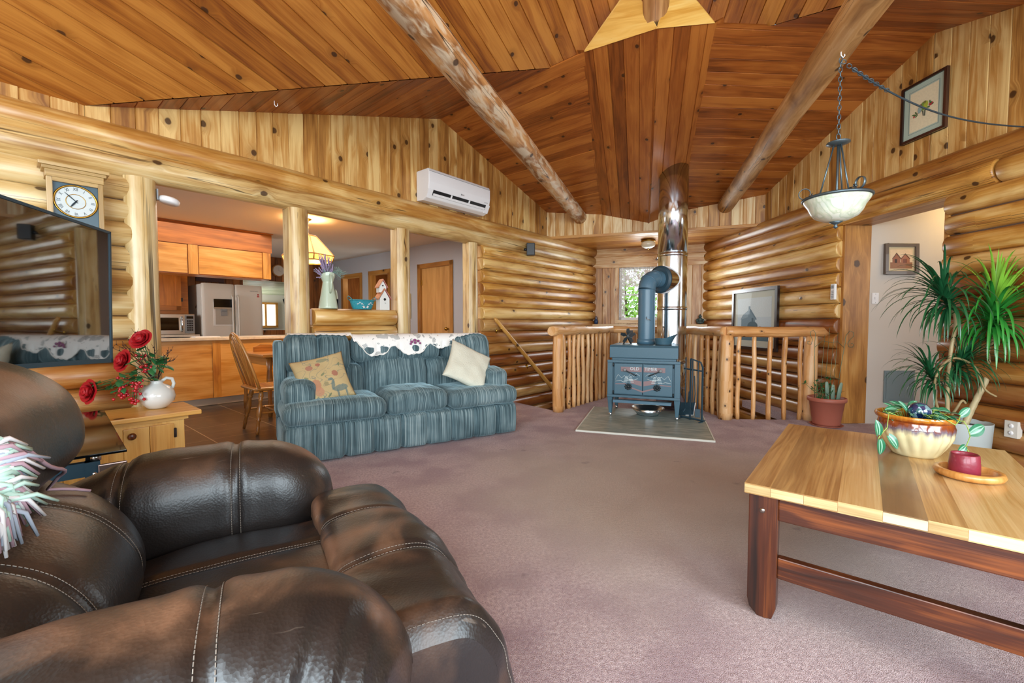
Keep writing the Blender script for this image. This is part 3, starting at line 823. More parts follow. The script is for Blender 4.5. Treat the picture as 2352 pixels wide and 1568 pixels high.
# ================================================================ kitchen seen through the openings
KF = frame(LW(0, 0, 0), U, N)                       # x along the wall, y away from the living room
def K(x, y, z=0): return KF @ Vector((x, y, z))
def kbox(mb, *a): mb.box(*a)
KS = 4.74; KB = 5.35; KZ = 2.44
point('kitchen_lamp_light', K(2.577, 1.5, 2.10), 46, (1.0, .66, .32), .06)
area('kitchen_fill', K(-.4, 3.6, 1.5), K(2.5, 3.4, 1.0), 1.0, .9, 30, (.95, .98, 1))  # added side fill for the kitchen, standing for a presumed window out of view
area('kitchen_fill', K(2.2, 2.0, 2.40), K(2.2, 2.0, 0), 3.2, 1.6, 38, (1, .88, .74))  # added warm fill panel under the kitchen ceiling, no fixture there
mb = MB(KF); mb.box(-.6, KS + .05, .06, KB + .05, KZ, KZ + .05); struct('ceiling_kitchen', mb, M['kceil'])
# plastered end wall with three openings
def wallholes(mb, F, x0, x1, z0, z1, holes):
    xs = sorted(set([x0, x1] + [h for q in holes for h in q[:2]]))
    for a, b in zip(xs, xs[1:]):
        hs = [q for q in holes if q[0] <= a and q[1] >= b]
        z = z0
        for q in sorted(hs, key=lambda q: q[2]):
            if q[2] > z: rect(mb, [F(a, z), F(b, z), F(b, q[2]), F(a, q[2])])
            z = q[3]
        rect(mb, [F(a, z), F(b, z), F(b, z1), F(a, z1)])
EW = lambda y, z: K(KS, y, z)
D1, D2, D3 = (1.18, 1.98, 0, 2.06), (2.93, 3.55, 0, 2.06), (3.92, 4.62, 0, 2.06)
M['greywall'] = mat('greywall', '#b3b6bd', .8)
mb = MB(); wallholes(mb, EW, .06, KB, 0, KZ, [D1, D2, D3]); struct('wall_kitchen_end', mb, M['greywall'])
def casing(n, h, w=.075, d=.10):
    mb = MB(KF)
    for y0, y1, z0, z1 in ((h[0], h[0] + w, 0, h[3] + w), (h[1] - w, h[1], 0, h[3] + w), (h[0], h[1], h[3], h[3] + w)):
        mb.rt(); mb.box(KS - .02, KS + d, y0, y1, z0, z1)
    struct('trim_%d' % n, mb, M['trim'], bevel=.003)
casing(6, (D1[0] - .06, D1[1] + .06, 0, 2.04)); casing(7, (D2[0] - .06, D2[1] + .06, 0, 2.04)); casing(8, (D3[0] - .06, D3[1] + .06, 0, 2.04))
dr = thingM('door_1', '', 'door', KF); del dr['label']; del dr['category']; dr['kind'] = 'structure'
mb = MB(); mb.rt(); mb.box(KS + .02, KS + .06, D1[0] + .02, D1[1] - .02, .01, 2.04, ax=2); mb.build('door_leaf', M['door'], dr)
mb = MB()
for z in (.25, 1.75): mb.box(KS + .0, KS + .022, D1[1] - .03, D1[1] - .005, z, z + .09)
mb.build('hinge', M['brass'], dr)
mb = MB(); mb.ball((KS - .03, D1[0] + .09, 1.0), .03); mb.tube([(KS - .03, D1[0] + .09, 1.0), (KS + .02, D1[0] + .09, 1.0)], .012, 8); mb.build('door_knob', M['brass'], dr)
# rooms beyond the two openings: pantry shelves in warm light
mb = MB(KF); mb.box(KS + .12, KS + 1.6, 2.55, 5.3, 2.3, 2.35); mb.box(KS + 1.6, KS + 1.65, 2.55, 5.3, 0, 2.35); mb.box(KS + .12, KS + 1.6, 2.5, 2.55, 0, 2.35); mb.box(KS + .12, KS + 1.6, 5.3, 5.35, 0, 2.35)
struct('wall_pantry', mb, M['panel'])
point('pantry_light', K(KS + .7, 3.6, 2.0), 9, (1, .68, .35), .05)
for z in (1.25, 1.62, 1.95):
    mb = MB(KF); mb.rt(); mb.box(KS + 1.2, KS + 1.58, 2.6, 4.4, z, z + .03)
    o = mb.build('pantry_shelf', M['kit']); tag(o, {1.25: 'lowest wooden shelf seen through the lit pantry opening', 1.62: 'middle wooden shelf seen through the lit pantry opening', 1.95: 'top wooden shelf seen through the lit pantry opening'}[z], 'shelf')
for x, z, r, lab in ((3.05, 1.66, .12, 'pale wide bowl on the middle pantry shelf'), (3.3, 1.28, .09, 'small pale bowl on the lowest pantry shelf')):
    mb = MB(KF); mb.lathe([(0, 0), (r * .5, .0), (r, .07), (r * .93, .07), (r * .45, .015), (0, .012)], 20, c=(KS + 1.35, x, z)); o = mb.build('bowl', M['whitegloss']); tag(o, lab, 'bowl')
# far wall: vertical pine panelling, a window and a pass to the sun room
mb = MB()
def kp(x0, x1, z0, z1, y=KB, m=None): planks(mb, [K(x0, y, z0), K(x1, y, z0), K(x1, y, z1), K(x0, y, z1)], (0, 0, 1), K(1, 0, 1), w=.12)
kp(-.6, 3.05, 0, KZ); kp(3.05, 3.95, 0, .95); kp(3.95, KS, 0, KZ); kp(3.05, 3.95, 1.95, KZ)
struct('wall_kitchen_back', mb, M['panel'])
mb = MB(); planks(mb, [K(-.6, .1, 0), K(-.6, KB, 0), K(-.6, KB, KZ), K(-.6, .1, KZ)], (0, 0, 1), K(1, 1, 1), w=.12); struct('wall_kitchen_side', mb, M['panel'])
mb = MB(KF); mb.box(2.6, 5.2, KB + 2.0, KB + 2.05, 0, 2.5); mb.box(2.55, 2.6, KB + .1, KB + 2.05, 0, 2.5); mb.box(5.2, 5.25, KB + .1, KB + 2.05, 0, 2.5); struct('wall_sunroom', mb, M['hallwall'])
mb = MB(); planks(mb, [K(2.6, KB + .05, 1.96), K(5.2, KB + .05, 1.96), K(5.2, KB + 2.05, 1.80), K(2.6, KB + 2.05, 1.80)], U, K(3, KB, 0), w=.1); M['palepanel'] = wood('palepanel', '#e2e8cc', '#c9d2ae', '#a3b088', knots=.1, grain=20)
struct('ceiling_sunroom', mb, M['palepanel'])
mb = MB(KF); mb.box(2.6, 5.2, KB + .05, KB + 2.0, -.05, -.005); struct('floor_sunroom', mb, M['tile'])
area('sunroom_daylight', K(3.2, KB + 1.5, 1.4), K(4.2, KB + 1.9, 1.5), .8, .6, 14, (.95, 1, .95))
w2 = thingM('window_2', '', 'window', KF); del w2['label']; del w2['category']; w2['kind'] = 'structure'
M['glow'] = mat('glow', '#f4f8f6', .8, emit=1.1)
mb = MB(); mb.rt(); sx0, sx1 = 3.72, 4.44
for x0, x1, z0, z1 in ((sx0, sx0 + .05, 1.0, 1.58), (sx1 - .05, sx1, 1.0, 1.58), (sx0, sx1, .98, 1.03), (sx0, sx1, 1.55, 1.60), (sx0 + .42, sx0 + .46, 1.03, 1.55)): mb.box(x0, x1, KB + 1.92, KB + 1.99, z0, z1)
mb.build('window_frame', M['trim'], w2)
mb = MB(); mb.box(sx0 + .04, sx1 - .04, KB + 1.96, KB + 1.97, 1.02, 1.57); mb.build('pane', M['glow'], w2)
mb = MB(KF); mb.tube([(4.02, KB + .5, 1.62), (4.18, KB + .45, 1.05)], .035, 4, smooth=False); mb.tube([(4.02, KB + .5, 1.62), (4.5, KB + .5, 1.62)], .03, 4, smooth=False)
o = mb.build('leaning_frame', M['castblack']); tag(o, 'dark leaning frame edge beside the far bright window past the fridge', 'frame')
# clock on the panelled wall
mb = MB(KF @ TR(3.70, KB - .03, 2.17) @ Matrix.Scale(.75, 4) @ RX(90)); mb.lathe([(0, 0), (.15, 0), (.17, .01), (.17, .035), (.145, .045), (.14, .03)], 32); c_ = thingM('round_clock', 'round wall clock with a wooden rim on the dark kitchen panelling', 'clock', Matrix.Identity(4)); mb.build('case', M['oak'], c_)
mb = MB(KF @ TR(3.70, KB - .06, 2.17) @ Matrix.Scale(.75, 4) @ RX(90)); mb.lathe([(.142, .0), (0, .0)], 32); mb.tube([(0, 0, .004), (0, .09, .004)], .004, 4); mb.tube([(0, 0, .004), (.06, -.03, .004)], .005, 4); mb.build('dial', M['fridge'], c_)

# ---- peninsula counter
pn = thingM('kitchen_counter', 'wooden kitchen peninsula with a pale worktop behind the sofa and rose jug', 'counter', KF)
yc = 2.58
mb = MB()
for x0, x1 in ((-.4, 1.78), (1.86, 4.15)): mb.rt(.0); mb.box(x0, x1, yc, yc + .02, .10, .865, ax=0)
mb.rt(); mb.box(-.4, 4.15, yc + .02, yc + .58, .10, .865); mb.build('body', M['kit'], pn)
mb = MB(); mb.rt(); mb.box(1.775, 1.865, yc - .012, yc + .02, .10, .865, ax=2); mb.build('post', M['kit'], pn)
mb = MB(); mb.rt(); mb.box(-.4, 4.1, yc + .05, yc + .1, 0, .10); mb.build('toe_kick', M['hallwall'], pn)
M['laminate'] = mat('laminate', '#d9cbb6', .35, var=.25, vscale=25)
mb = MB(); mb.box(-.42, 4.2, yc - .05, yc + .64, .868, .905); mb.build('worktop', M['laminate'], pn, bevel=.005)
# things on the counter
for i, (x, y, w, h_, lab) in enumerate(((1.42, 2.78, .16, .012, 'flat dark pan lid lying on the counter in front of the microwave'), (1.75, 2.75, .14, .01, 'thin folded paper lying on the counter by the fridge'))):
    mb = MB(KF)
    if i == 0: mb.lathe([(0, .01), (w, .006), (w, 0), (0, 0)], 24, c=(x, y, .906))
    else: mb.box(x - w, x + w, y - .09, y + .09, .906, .918)
    o = mb.build('pan_lid' if i == 0 else 'paper', M['black'] if i == 0 else M['white']); tag(o, lab, 'pan lid' if i == 0 else 'paper')
# back counter, microwave, upper cabinet
bc = thingM('back_counter', 'rear kitchen counter under the microwave, partly hidden behind the peninsula', 'counter', KF)
mb = MB(); mb.rt(); mb.box(-.4, 2.06, 4.35, 5.3, .05, .87); mb.build('body', M['kitdark'], bc)
mb = MB(); mb.box(-.4, 2.07, 4.32, 5.3, .87, .91); mb.build('worktop', M['laminate'], bc)
mw = thingM('microwave', 'stainless steel microwave with a dark window on the kitchen counter', 'microwave', KF @ TR(1.40, 4.36, .911))
mb = MB(); mb.box(0, .62, .02, .42, 0, .33); mb.build('body', M['steel'], mw, bevel=.006)
mb = MB(); mb.box(.0, .47, -.005, .02, .005, .325); mb.build('door', M['steel'], mw, bevel=.004)
mb = MB(); mb.box(.04, .40, -.009, -.004, .07, .27); mb.build('window', M['blackgloss'], mw)
mb = MB(); mb.tube([(.44, -.01, .05), (.44, -.045, .08), (.44, -.05, .16), (.44, -.045, .25), (.44, -.01, .29)], .01, 8); mb.build('handle', M['chrome'], mw)
mb = MB(); mb.box(.49, .61, -.003, .02, .02, .31); mb.build('control_panel', M['grey'], mw)
mb = MB(); mb.box(.505, .595, -.006, -.002, .255, .295); mb.build('display', M['blackgloss'], mw)
mb = MB()
for i in range(3):
    for j in range(5): mb.box(.508 + i * .03, .53 + i * .03, -.007, -.002, .06 + j * .036, .085 + j * .036)
b_o = mb.build('keypad', M['dark'], mw)
uc = thingM('upper_cabinet', 'orange wooden wall cabinet above the microwave', 'cabinet', KF)
x0, x1, yb, z0, z1 = 1.04, 1.98, 4.55, 1.245, 2.12
mb = MB(); mb.rt(); mb.box(x0 - .4, x1, yb, 5.3, z0, z1); mb.build('body', M['kitdark'], uc, bevel=.004)
dd = None
for a, b in ((x0 - .32, x0 + .18), (x0 + .24, x1 - .10)):
    mb = MB(); mb.rt(); mb.box(a, b, yb - .022, yb, z0 + .06, z1 - .04, ax=2)
    for q in ((a, a + .07, z0 + .06, z1 - .04), (b - .07, b, z0 + .06, z1 - .04), (a, b, z0 + .06, z0 + .13), (a, b, z1 - .11, z1 - .04)):
        mb.rt(); mb.box(q[0], q[1], yb - .034, yb - .02, q[2], q[3])
    dd = mb.build('door', M['kitdark'], uc, bevel=.003)
    mb = MB(); mb.tube([(a + .03, yb - .034, z0 + .12), (a + .03, yb - .06, z0 + .14), (a + .03, yb - .06, z0 + .22), (a + .03, yb - .034, z0 + .24)], .006, 6); mb.build('handle', M['dark'], dd)
    mb = MB(); mb.box(b - .005, b + .02, yb - .036, yb - .02, z0 + .2, z0 + .26); mb.build('hinge', M['dark'], dd)
# hanging cabinet over the peninsula
hc = thingM('hanging_cabinet', 'orange plywood cabinet hanging from the kitchen ceiling above the peninsula', 'cabinet', KF)
ys = 2.88
mb = MB(); mb.rt(); mb.box(-.4, 2.66, ys, ys + .35, 2.15, KZ - .002); mb.build('fascia', M['kitdark'], hc)
mb = MB(); mb.rt(); mb.box(-.4, 2.64, ys + .02, ys + .34, 1.75, 2.15); mb.build('body', M['kitdark'], hc)
for a, b in ((-.4, 1.60), (1.73, 2.52)):
    mb = MB(); mb.rt(); mb.box(a, b, ys + .004, ys + .02, 1.765, 2.14, ax=0); mb.build('panel', M['kit'], hc)
for a, b in ((1.61, 1.72), (2.53, 2.64)):
    mb = MB(); mb.rt(); mb.box(a, b, ys - .006, ys + .02, 1.755, 2.145, ax=2); mb.build('stile', M['kit'], hc, bevel=.003)
mb = MB(); mb.box(-.4, 2.68, ys - .012, ys + .01, KZ - .018, KZ - .003); mb.build('moulding', M['kitdark'], hc)
# range-top plaque
mb = MB(KF); mb.box(2.28, 2.72, KB - .04, KB - .01, 1.86, 1.98); o = mb.build('wall_plaque', mat('plaque', '#5a4450', .6, var=.4, vscale=30)); tag(o, 'small dark plaque on the kitchen panelling above the fridge', 'plaque')

# ---- fridge
fx0, fx1, fy = 2.11, 3.03, 4.32
fr = thingM('refrigerator', 'white side-by-side fridge with an ice dispenser in the kitchen', 'refrigerator', KF @ TR(fx0, fy, 0))
W_ = fx1 - fx0
mb = MB(); mb.box(0, W_, .07, .80, .02, 1.745); mb.build('body', M['fridge'], fr, bevel=.006)
sp = W_ * .52
d_ = []
for a, b in ((0, sp - .004), (sp + .004, W_)):
    mb = MB(); mb.soft(a, b, 0, .062, .08, 1.76, r=.018, n=(8, 4, 10)); d_.append(mb.build('door', M['fridge'], fr))
mb = MB(); mb.box(.16, .46, -.006, .0, 1.05, 1.45); rec = mb.build('dispenser', M['whitegloss'], d_[0])
mb = MB(); mb.box(.165, .455, -.011, -.005, 1.36, 1.50); mb.build('control_panel', M['blackgloss'], d_[0], bevel=.004)
mb = MB(); mb.box(.16, .46, -.028, -.005, 1.335, 1.36); mb.build('ledge', M['steel'], d_[0])
M['fridge_in'] = mat('fridge_in', '#b4aca0', .5)
mb = MB(); mb.box(.185, .435, -.0085, -.006, 1.07, 1.33); mb.build('niche', M['fridge_in'], d_[0])
mb = MB(); mb.box(.26, .36, -.016, -.008, 1.22, 1.33); mb.box(.275, .345, -.03, -.008, 1.30, 1.335); mb.build('lever', M['grey'], d_[0])
for k, x in ((0, sp - .045), (1, sp + .045)):
    mb = MB(); mb.tube([(x, -.005, .55), (x, -.05, .60), (x, -.055, 1.05), (x, -.05, 1.52), (x, -.005, 1.57)], .014, 10); mb.build('handle', M['fridge'], d_[k])
mb = MB(); mb.text('SAMSUNG', .028, TR(W_ - .14, -.003, 1.655) @ RX(90), .0005); mb.build('logo', M['grey'], d_[1])
mb = MB(); mb.box(W_ - .085, W_ - .06, -.004, -.001, 1.585, 1.61); mb.box(W_ - .09, W_ - .055, -.004, -.001, 1.555, 1.575); mb.build('sticker', mat('sticker', '#b0302a', .5), d_[1])
mb = MB(); mb.prism([(0, 0), (.02, .03), (.05, .05), (.04, .08), (.01, .06)], .003, TR(-.002, .30, 1.42) @ RY(-90) @ RZ(90)); mb.build('magnet', M['dark'], fr)

# ---- dining table and windsor chairs
def windsor(M4, lab, chair_only=False):
    t = thingM('windsor_chair', lab, 'chair', M4, 'bow-back dining chairs')
    mb = MB(); mb.rt()
    def fn(p): return (p.x, p.y, p.z - .015 * math.exp(-((p.x) ** 2 + (p.y + .0) ** 2) / .02) * (1 if p.z > .44 else 0))
    mb.soft(-.22, .22, -.21, .22, .425, .462, r=.03, n=(14, 14, 4), fn=fn); mb.build('seat', M['oak'], t)
    def turned(a, b, r=.018):
        mb = MB(); mb.rt(); a = Vector(a); b = Vector(b)
        prof = [(0, .8), (.08, 1.0), (.16, 1.25), (.2, .8), (.23, 1.25), (.26, .75), (.45, 1.35), (.6, 1.25), (.66, .8), (.69, 1.2), (.72, .7), (.85, .95), (.95, .8), (1, .65)]
        mb.tube([a.lerp(b, q[0]) for q in prof], [r * q[1] for q in prof], 12); return mb
    for sx in (-1, 1):
        turned((sx * .14, -.13, .43), (sx * .21, -.22, 0), .02).build('leg', M['oak'], t)
        turned((sx * .13, .13, .43), (sx * .19, .20, 0), .02).build('leg', M['oak'], t)
        turned((sx * .175, -.175, .20), (sx * .165, .17, .20), .012).build('stretcher', M['oak'], t)
    turned((-.17, 0, .20), (.17, 0, .20), .012).build('stretcher', M['oak'], t)
    def bow(k, ins=0):
        th = PI * k; x = -(.205 - ins) * math.cos(th); zz = math.sin(th) ** .62
        return Vector((x, .175 + .16 * zz, .455 + (.54 - ins) * zz))
    mb = MB(); mb.rt(); mb.tube([bow(i / 28) for i in range(29)], .0135, 10); mb.build('back_bow', M['oak'], t)
    for i in range(7):
        f = -.15 + i * .05; k = math.acos(-f * 1.12 / .205) / PI
        e = bow(k); s0 = Vector((f * .75, .18, .455)); m_ = s0.lerp(e, .5)
        mb = MB(); mb.rt(); mb.tube([s0, s0.lerp(e, .3), m_, s0.lerp(e, .8), e], [.006, .0075, .009, .0065, .006], 8); mb.build('spindle', M['oak'], t)
    return t
# near chair seen from behind
windsor(frame(Vector((-2.52, 4.52, 0)), (.86, .51, 0), (-.51, .86, 0)) @ RZ(108), 'bow-back wooden chair on the tiles left of the blue sofa')
windsor(frame(Vector((-1.95, 5.25, 0)), (.86, .51, 0), (-.51, .86, 0)) @ RZ(160), 'bow-back wooden chair half hidden behind the blue sofa, past the table corner')
dt = thingM('dining_table', 'brown wooden dining table top showing behind the left end of the sofa', 'table', frame(K(2.50, 1.62), U, N))
mb = MB(); mb.rt(); mb.box(-.62, .60, -.46, .48, .70, .735); mb.build('tabletop', M['oak'], dt, bevel=.008)
mb = MB(); mb.rt(); mb.box(-.54, .52, -.39, -.365, .60, .70); mb.box(-.54, -.515, -.39, .42, .60, .70); mb.box(-.54, .52, .395, .42, .6, .7); mb.box(.495, .52, -.39, .42, .6, .7); mb.build('apron', M['oak'], dt)
for sx in (-.52, .50):
    for sy in (-.38, .40):
        mb = MB(); mb.rt(); mb.tube([(sx, sy, 0), (sx, sy, .1), (sx, sy, .2), (sx, sy, .45), (sx, sy, .55), (sx, sy, .70)], [.022, .03, .02, .034, .026, .036], 12); mb.build('leg', M['oak'], dt)
mb = MB(); mb.rt(); mb.prism([(0, 0), (.28, 0), (.28, .05), (.24, .06), (.2, .085), (.08, .09), (.04, .07), (0, .06)], .02, TR(-.5, .18, .735) @ RX(90)); mb.build('back_rail', M['oak'], dt)

# ---- amber pendant lamp
LM = KF @ TR(2.577, 1.5, 0)
pl = thingM('pendant_lamp', 'amber stained-glass pendant lamp glowing in the kitchen, behind the lavender', 'lamp', LM)
M['amber'] = mat('amber', '#f0b860', .5, emit=2.2, emitc='#f7a945', var=.3, vscale=12)
def hexr(r, z, n=6, ph=.3): return [Vector((r * math.cos(2 * PI * k / n + ph), r * math.sin(2 * PI * k / n + ph), z)) for k in range(n)]
T0, T1, T2 = hexr(.10, 2.22), hexr(.325, 1.965), hexr(.30, 1.895)
mb = MB()
for a, b in ((T0, T1), (T1, T2)):
    for k in range(6): mb.poly3([a[k], a[(k + 1) % 6], b[(k + 1) % 6], b[k]])
mb.build('shade', M['amber'], pl)
mb = MB()
for k in range(6):
    mb.tube([T0[k], T1[k], T2[k]], .008, 5); mb.tube([T1[k], T1[(k + 1) % 6]], .008, 5); mb.tube([T2[k], T2[(k + 1) % 6]], .009, 5); mb.tube([T0[k], T0[(k + 1) % 6]], .009, 5)
mb.build('shade_frame', M['oak'], pl)
def chain(mb, a, b, ln=.03, r=.0022, w=.008):
    a = Vector(a); b = Vector(b); n_ = max(1, int((b - a).length / (ln * .78))); t = (b - a).normalized()
    s1 = t.orthogonal().normalized(); s2 = t.cross(s1)
    for i in range(n_):
        c = a.lerp(b, (i + .5) / n_); s_ = s1 if i % 2 else s2
        mb.tube([c + t * (ln / 2 * math.cos(2 * PI * k / 10)) + s_ * (w * math.sin(2 * PI * k / 10)) for k in range(10)], r, 5, closed=True)
mb = MB(); chain(mb, (0, 0, 2.22), (0, 0, 2.43), .045, .004, .012); mb.build('chain', M['brass'], pl)
mb = MB(); mb.lathe([(0, -.03), (.05, -.01), (.05, .0), (0, 0)], 20, c=(0, 0, 2.438)); mb.build('canopy', M['brass'], pl)

# framed things on the plastered wall
def picture(name, lab, M4, w, h, fw, fm, matw, matcol, art, depth=.025, cat='picture', glass=True):
    """local frame: x right, z up, -y towards the viewer"""
    t = thingM(name, lab, cat, M4)
    mb = MB()
    for x0, x1, z0, z1 in ((-w / 2, -w / 2 + fw, -h / 2, h / 2), (w / 2 - fw, w / 2, -h / 2, h / 2), (-w / 2 + fw, w / 2 - fw, h / 2 - fw, h / 2), (-w / 2 + fw, w / 2 - fw, -h / 2, -h / 2 + fw)):
        mb.rt(); mb.box(x0, x1, -depth, 0, z0, z1)
    mb.build('frame', fm, t, bevel=.003)
    mb = MB(); mb.box(-w / 2 + fw, w / 2 - fw, -depth * .45, -depth * .2, -h / 2 + fw, h / 2 - fw); mb.build('mat_board', mat(name + '_mat', matcol, .8, coat=.12), t)
    iw, ih = w / 2 - fw - matw, h / 2 - fw - matw
    art(t, iw, ih, -depth * .45)
    return t
def flatp(t, name, polys, cols, y, step=.0006):
    for i, (pl_, c_) in enumerate(zip(polys, cols)):
        mb = MB(); yy = y - .0008 - i * step
        mb.f([mb.v((p[0], yy, p[1])) for p in pl_]); yield mb, c_
artmats = {}
def amat(c):
    if c not in artmats: artmats[c] = mat('ink_' + c.strip('#'), c, .7, var=.12, vscale=60, coat=.1)
    return artmats[c]
def artmesh(t, name, shapes, y):
    mb = MB(); ms = []
    for i, (poly, c) in enumerate(shapes):
        if c not in ms: ms.append(c)
        mb.mi = ms.index(c); yy = y - .0008 - i * .00025
        mb.f([mb.v((p[0], yy, p[1])) for p in poly])
    return mb.build(name, [amat(c) for c in ms], t)
def R_(x0, z0, x1, z1): return [(x0, z0), (x1, z0), (x1, z1), (x0, z1)]
def EL(cx, cz, rx, rz, n=16, a=0):
    a = math.radians(a)
    return [(cx + rx * math.cos(2 * PI * k / n) * math.cos(a) - rz * math.sin(2 * PI * k / n) * math.sin(a), cz + rx * math.cos(2 * PI * k / n) * math.sin(a) + rz * math.sin(2 * PI * k / n) * math.cos(a)) for k in range(n)]
KWf = lambda y, z: frame(K(KS - .004, y, z), -N, U)
def art_land(t, iw, ih, y):
    artmesh(t, 'print', [(R_(-iw, -ih, iw, ih), '#c9ccc8'), (R_(-iw, -ih, iw, -ih * .1), '#4c5054'), ([(-iw, -.1 * ih), (-iw * .3, .5 * ih), (0, 0), (iw * .4, .35 * ih), (iw, -.1 * ih)], '#80858a'), (EL(iw * .2, -ih * .3, iw * .4, ih * .2), '#2e3236')], y)
picture('framed_print', 'small black and white landscape print in a thin pale frame beside the wooden door', KWf(2.42, 1.40), .36, .44, .014, M['clockwood'], .07, '#dfe0de', art_land)
def art_dark(t, iw, ih, y):
    artmesh(t, 'print', [(R_(-iw, -ih, iw, ih), '#2c3230'), (R_(-iw * .8, -ih * .2, iw * .8, ih * .2), '#5a6a60'), (R_(-iw * .8, -ih * .8, -iw * .1, -ih * .3), '#8a9a98'), (EL(0, ih * .6, iw * .5, ih * .2), '#6a7a60')], y)
picture('notice_board', 'dark framed board on the grey wall right of the pitcher', KWf(5.02, 1.30), .36, .62, .02, M['black'], .0, '#2c3230', art_dark)

# smoke detector style round light on the post
sd = thingM('round_sensor', 'round white sensor on a bracket at the top of the thick log post', 'sensor', frame(LW(.80, -.02, 2.03), U, N))
mb = MB(TR(.03, 0, .0) @ RY(12)); mb.lathe([(0, -.022), (.055, -.022), (.066, -.012), (.066, .012), (.055, .022), (0, .022)], 28); mb.build('body', M['white'], sd)
mb = MB(); mb.tube([(-.05, 0, .02), (-.035, 0, .0), (.0, 0, .0)], .010, 8); mb.box(-.05, -.04, -.03, .03, -.01, .07); mb.build('bracket', M['grey'], sd)
# ================================================================ hall behind the doorway, right side
HY = 4.735
mb = MB(); rect(mb, [Vector((3.80, HY, -.02)), Vector((5.6, HY, -.02)), Vector((5.6, HY, 2.42)), Vector((3.80, HY, 2.42))]); rect(mb, [Vector((5.6, HY, -.02)), Vector((5.6, 2.0, -.02)), Vector((5.6, 2.0, 2.42)), Vector((5.6, HY, 2.42))]); rect(mb, [Vector((3.9, 2.2, -.02)), Vector((5.6, 2.2, -.02)), Vector((5.6, 2.2, 2.42)), Vector((3.9, 2.2, 2.42))])
struct('wall_hall', mb, M['hallwall'])
mb = MB(); mb.box(3.72, 5.6, 2.0, HY, 2.42, 2.46); struct('ceiling_hall', mb, M['hallwall'])
point('hall_lamp_light', (4.75, 4.3, 2.30), 7, (1.0, .66, .25), .05)
area('hall_daylight', (5.3, 3.0, 1.6), (4.4, 4.7, 1.1), .7, 1.2, 9, (.95, .98, 1))
mb = MB(frame(RW(0, 0, 0), NR, UR)); mb.rt(.0); mb.box(-.03, .27, -.012, .12, 0, 2.145, ax=2)
struct('trim_9', mb, M['jamb'], bevel=.004)
mb = MB(frame(RW(0, 0, 0), NR, UR)); mb.rt(); mb.box(-.04, .27, -1.075, -1.035, 0, 2.15, ax=2); mb.box(.2, .30, -1.05, -.985, 0, 2.15, ax=2); struct('trim_10', mb, M['jamb'], bevel=.004)
mb = MB(frame(RW(0, 0, 0), NR, UR)); mb.rt(); mb.box(-.05, .27, -1.06, .0, 2.145, 2.165); struct('trim_11', mb, M['jamb'])
t = thing('electric_panel', 'flat grey metal panel door low on the white hall wall', 'panel', (4.225, HY, .405))
mb = MB(); mb.box(-.165, .165, -.012, 0, -.175, .175); M['panelgrey'] = mat('panelgrey', '#7f9298', .45); mb.build('cover', M['panelgrey'], t, bevel=.002)
mb = MB(); mb.box(-.145, .125, -.016, -.012, -.135, .15); mb.build('door', M['panelgrey'], t, bevel=.001)
mb = MB(); mb.ball((.11, -.018, .02), .006); mb.build('latch', M['dark'], t)
t = thing('light_switch', 'white light switch on the hall wall beside the door timber', 'light switch', (3.935, HY, 1.365))
mb = MB(); mb.box(-.036, .036, -.006, 0, -.06, .06); mb.build('plate', M['white'], t, bevel=.002)
mb = MB(); mb.box(-.008, .008, -.014, -.005, -.012, .012); mb.build('toggle', M['white'], t)
for z in (.045, -.045):
    mb = MB(); mb.ball((0, -.007, z), .003); mb.build('screw', M['grey'], t)
def art_barn(t, iw, ih, y):
    artmesh(t, 'print', [(R_(-iw, -ih, iw, ih), '#e8cfae'), (R_(-iw, -ih, iw, -ih * .35), '#9a6a4c'),
        ([(-iw * .8, -ih * .4), (-iw * .1, -ih * .4), (-iw * .1, ih * .1), (-iw * .42, ih * .62), (-iw * .8, ih * .05)], '#9a5f45'),
        ([(-iw * .05, -ih * .4), (iw * .75, -ih * .4), (iw * .75, ih * .05), (iw * .35, ih * .55), (-iw * .05, ih * .0)], '#a86e52'),
        (R_(-iw * .6, -ih * .4, -iw * .38, ih * .0), '#3c211a'), (R_(iw * .15, -ih * .4, iw * .5, ih * .0), '#7c4836'),
        ([(-iw * .84, ih * .02), (-iw * .42, ih * .68), (-iw * .40, ih * .58), (-iw * .78, 0)], '#5c3628'), ([(-iw * .42, ih * .66), (-iw * .02, ih * .06), (-iw * .06, ih * .0), (-iw * .44, ih * .56)], '#5c3628'),
        ([(-iw * .08, 0), (iw * .35, ih * .6), (iw * .36, ih * .5), (0, -.002)], '#6b4030'), ([(iw * .35, ih * .6), (iw * .8, ih * .04), (iw * .76, 0), (iw * .33, ih * .5)], '#6b4030')], y)
M['frame_grey'] = mat('frame_grey', '#5d4f44', .35, coat=.3)
M['frame_dark'] = wood('frame_dark', '#4a2c20', '#2e1a14', '#160c0a', knots=0, grain=24, rough=.3, coat=.4)
picture('framed_picture', 'small framed sepia print of two barns on the white hall wall', frame((4.19, HY - .001, 1.785), (1, 0, 0), (0, 1, 0)) @ RX(-2), .365, .33, .035, M['frame_grey'], .028, '#d9c8a4', art_barn, depth=.03)
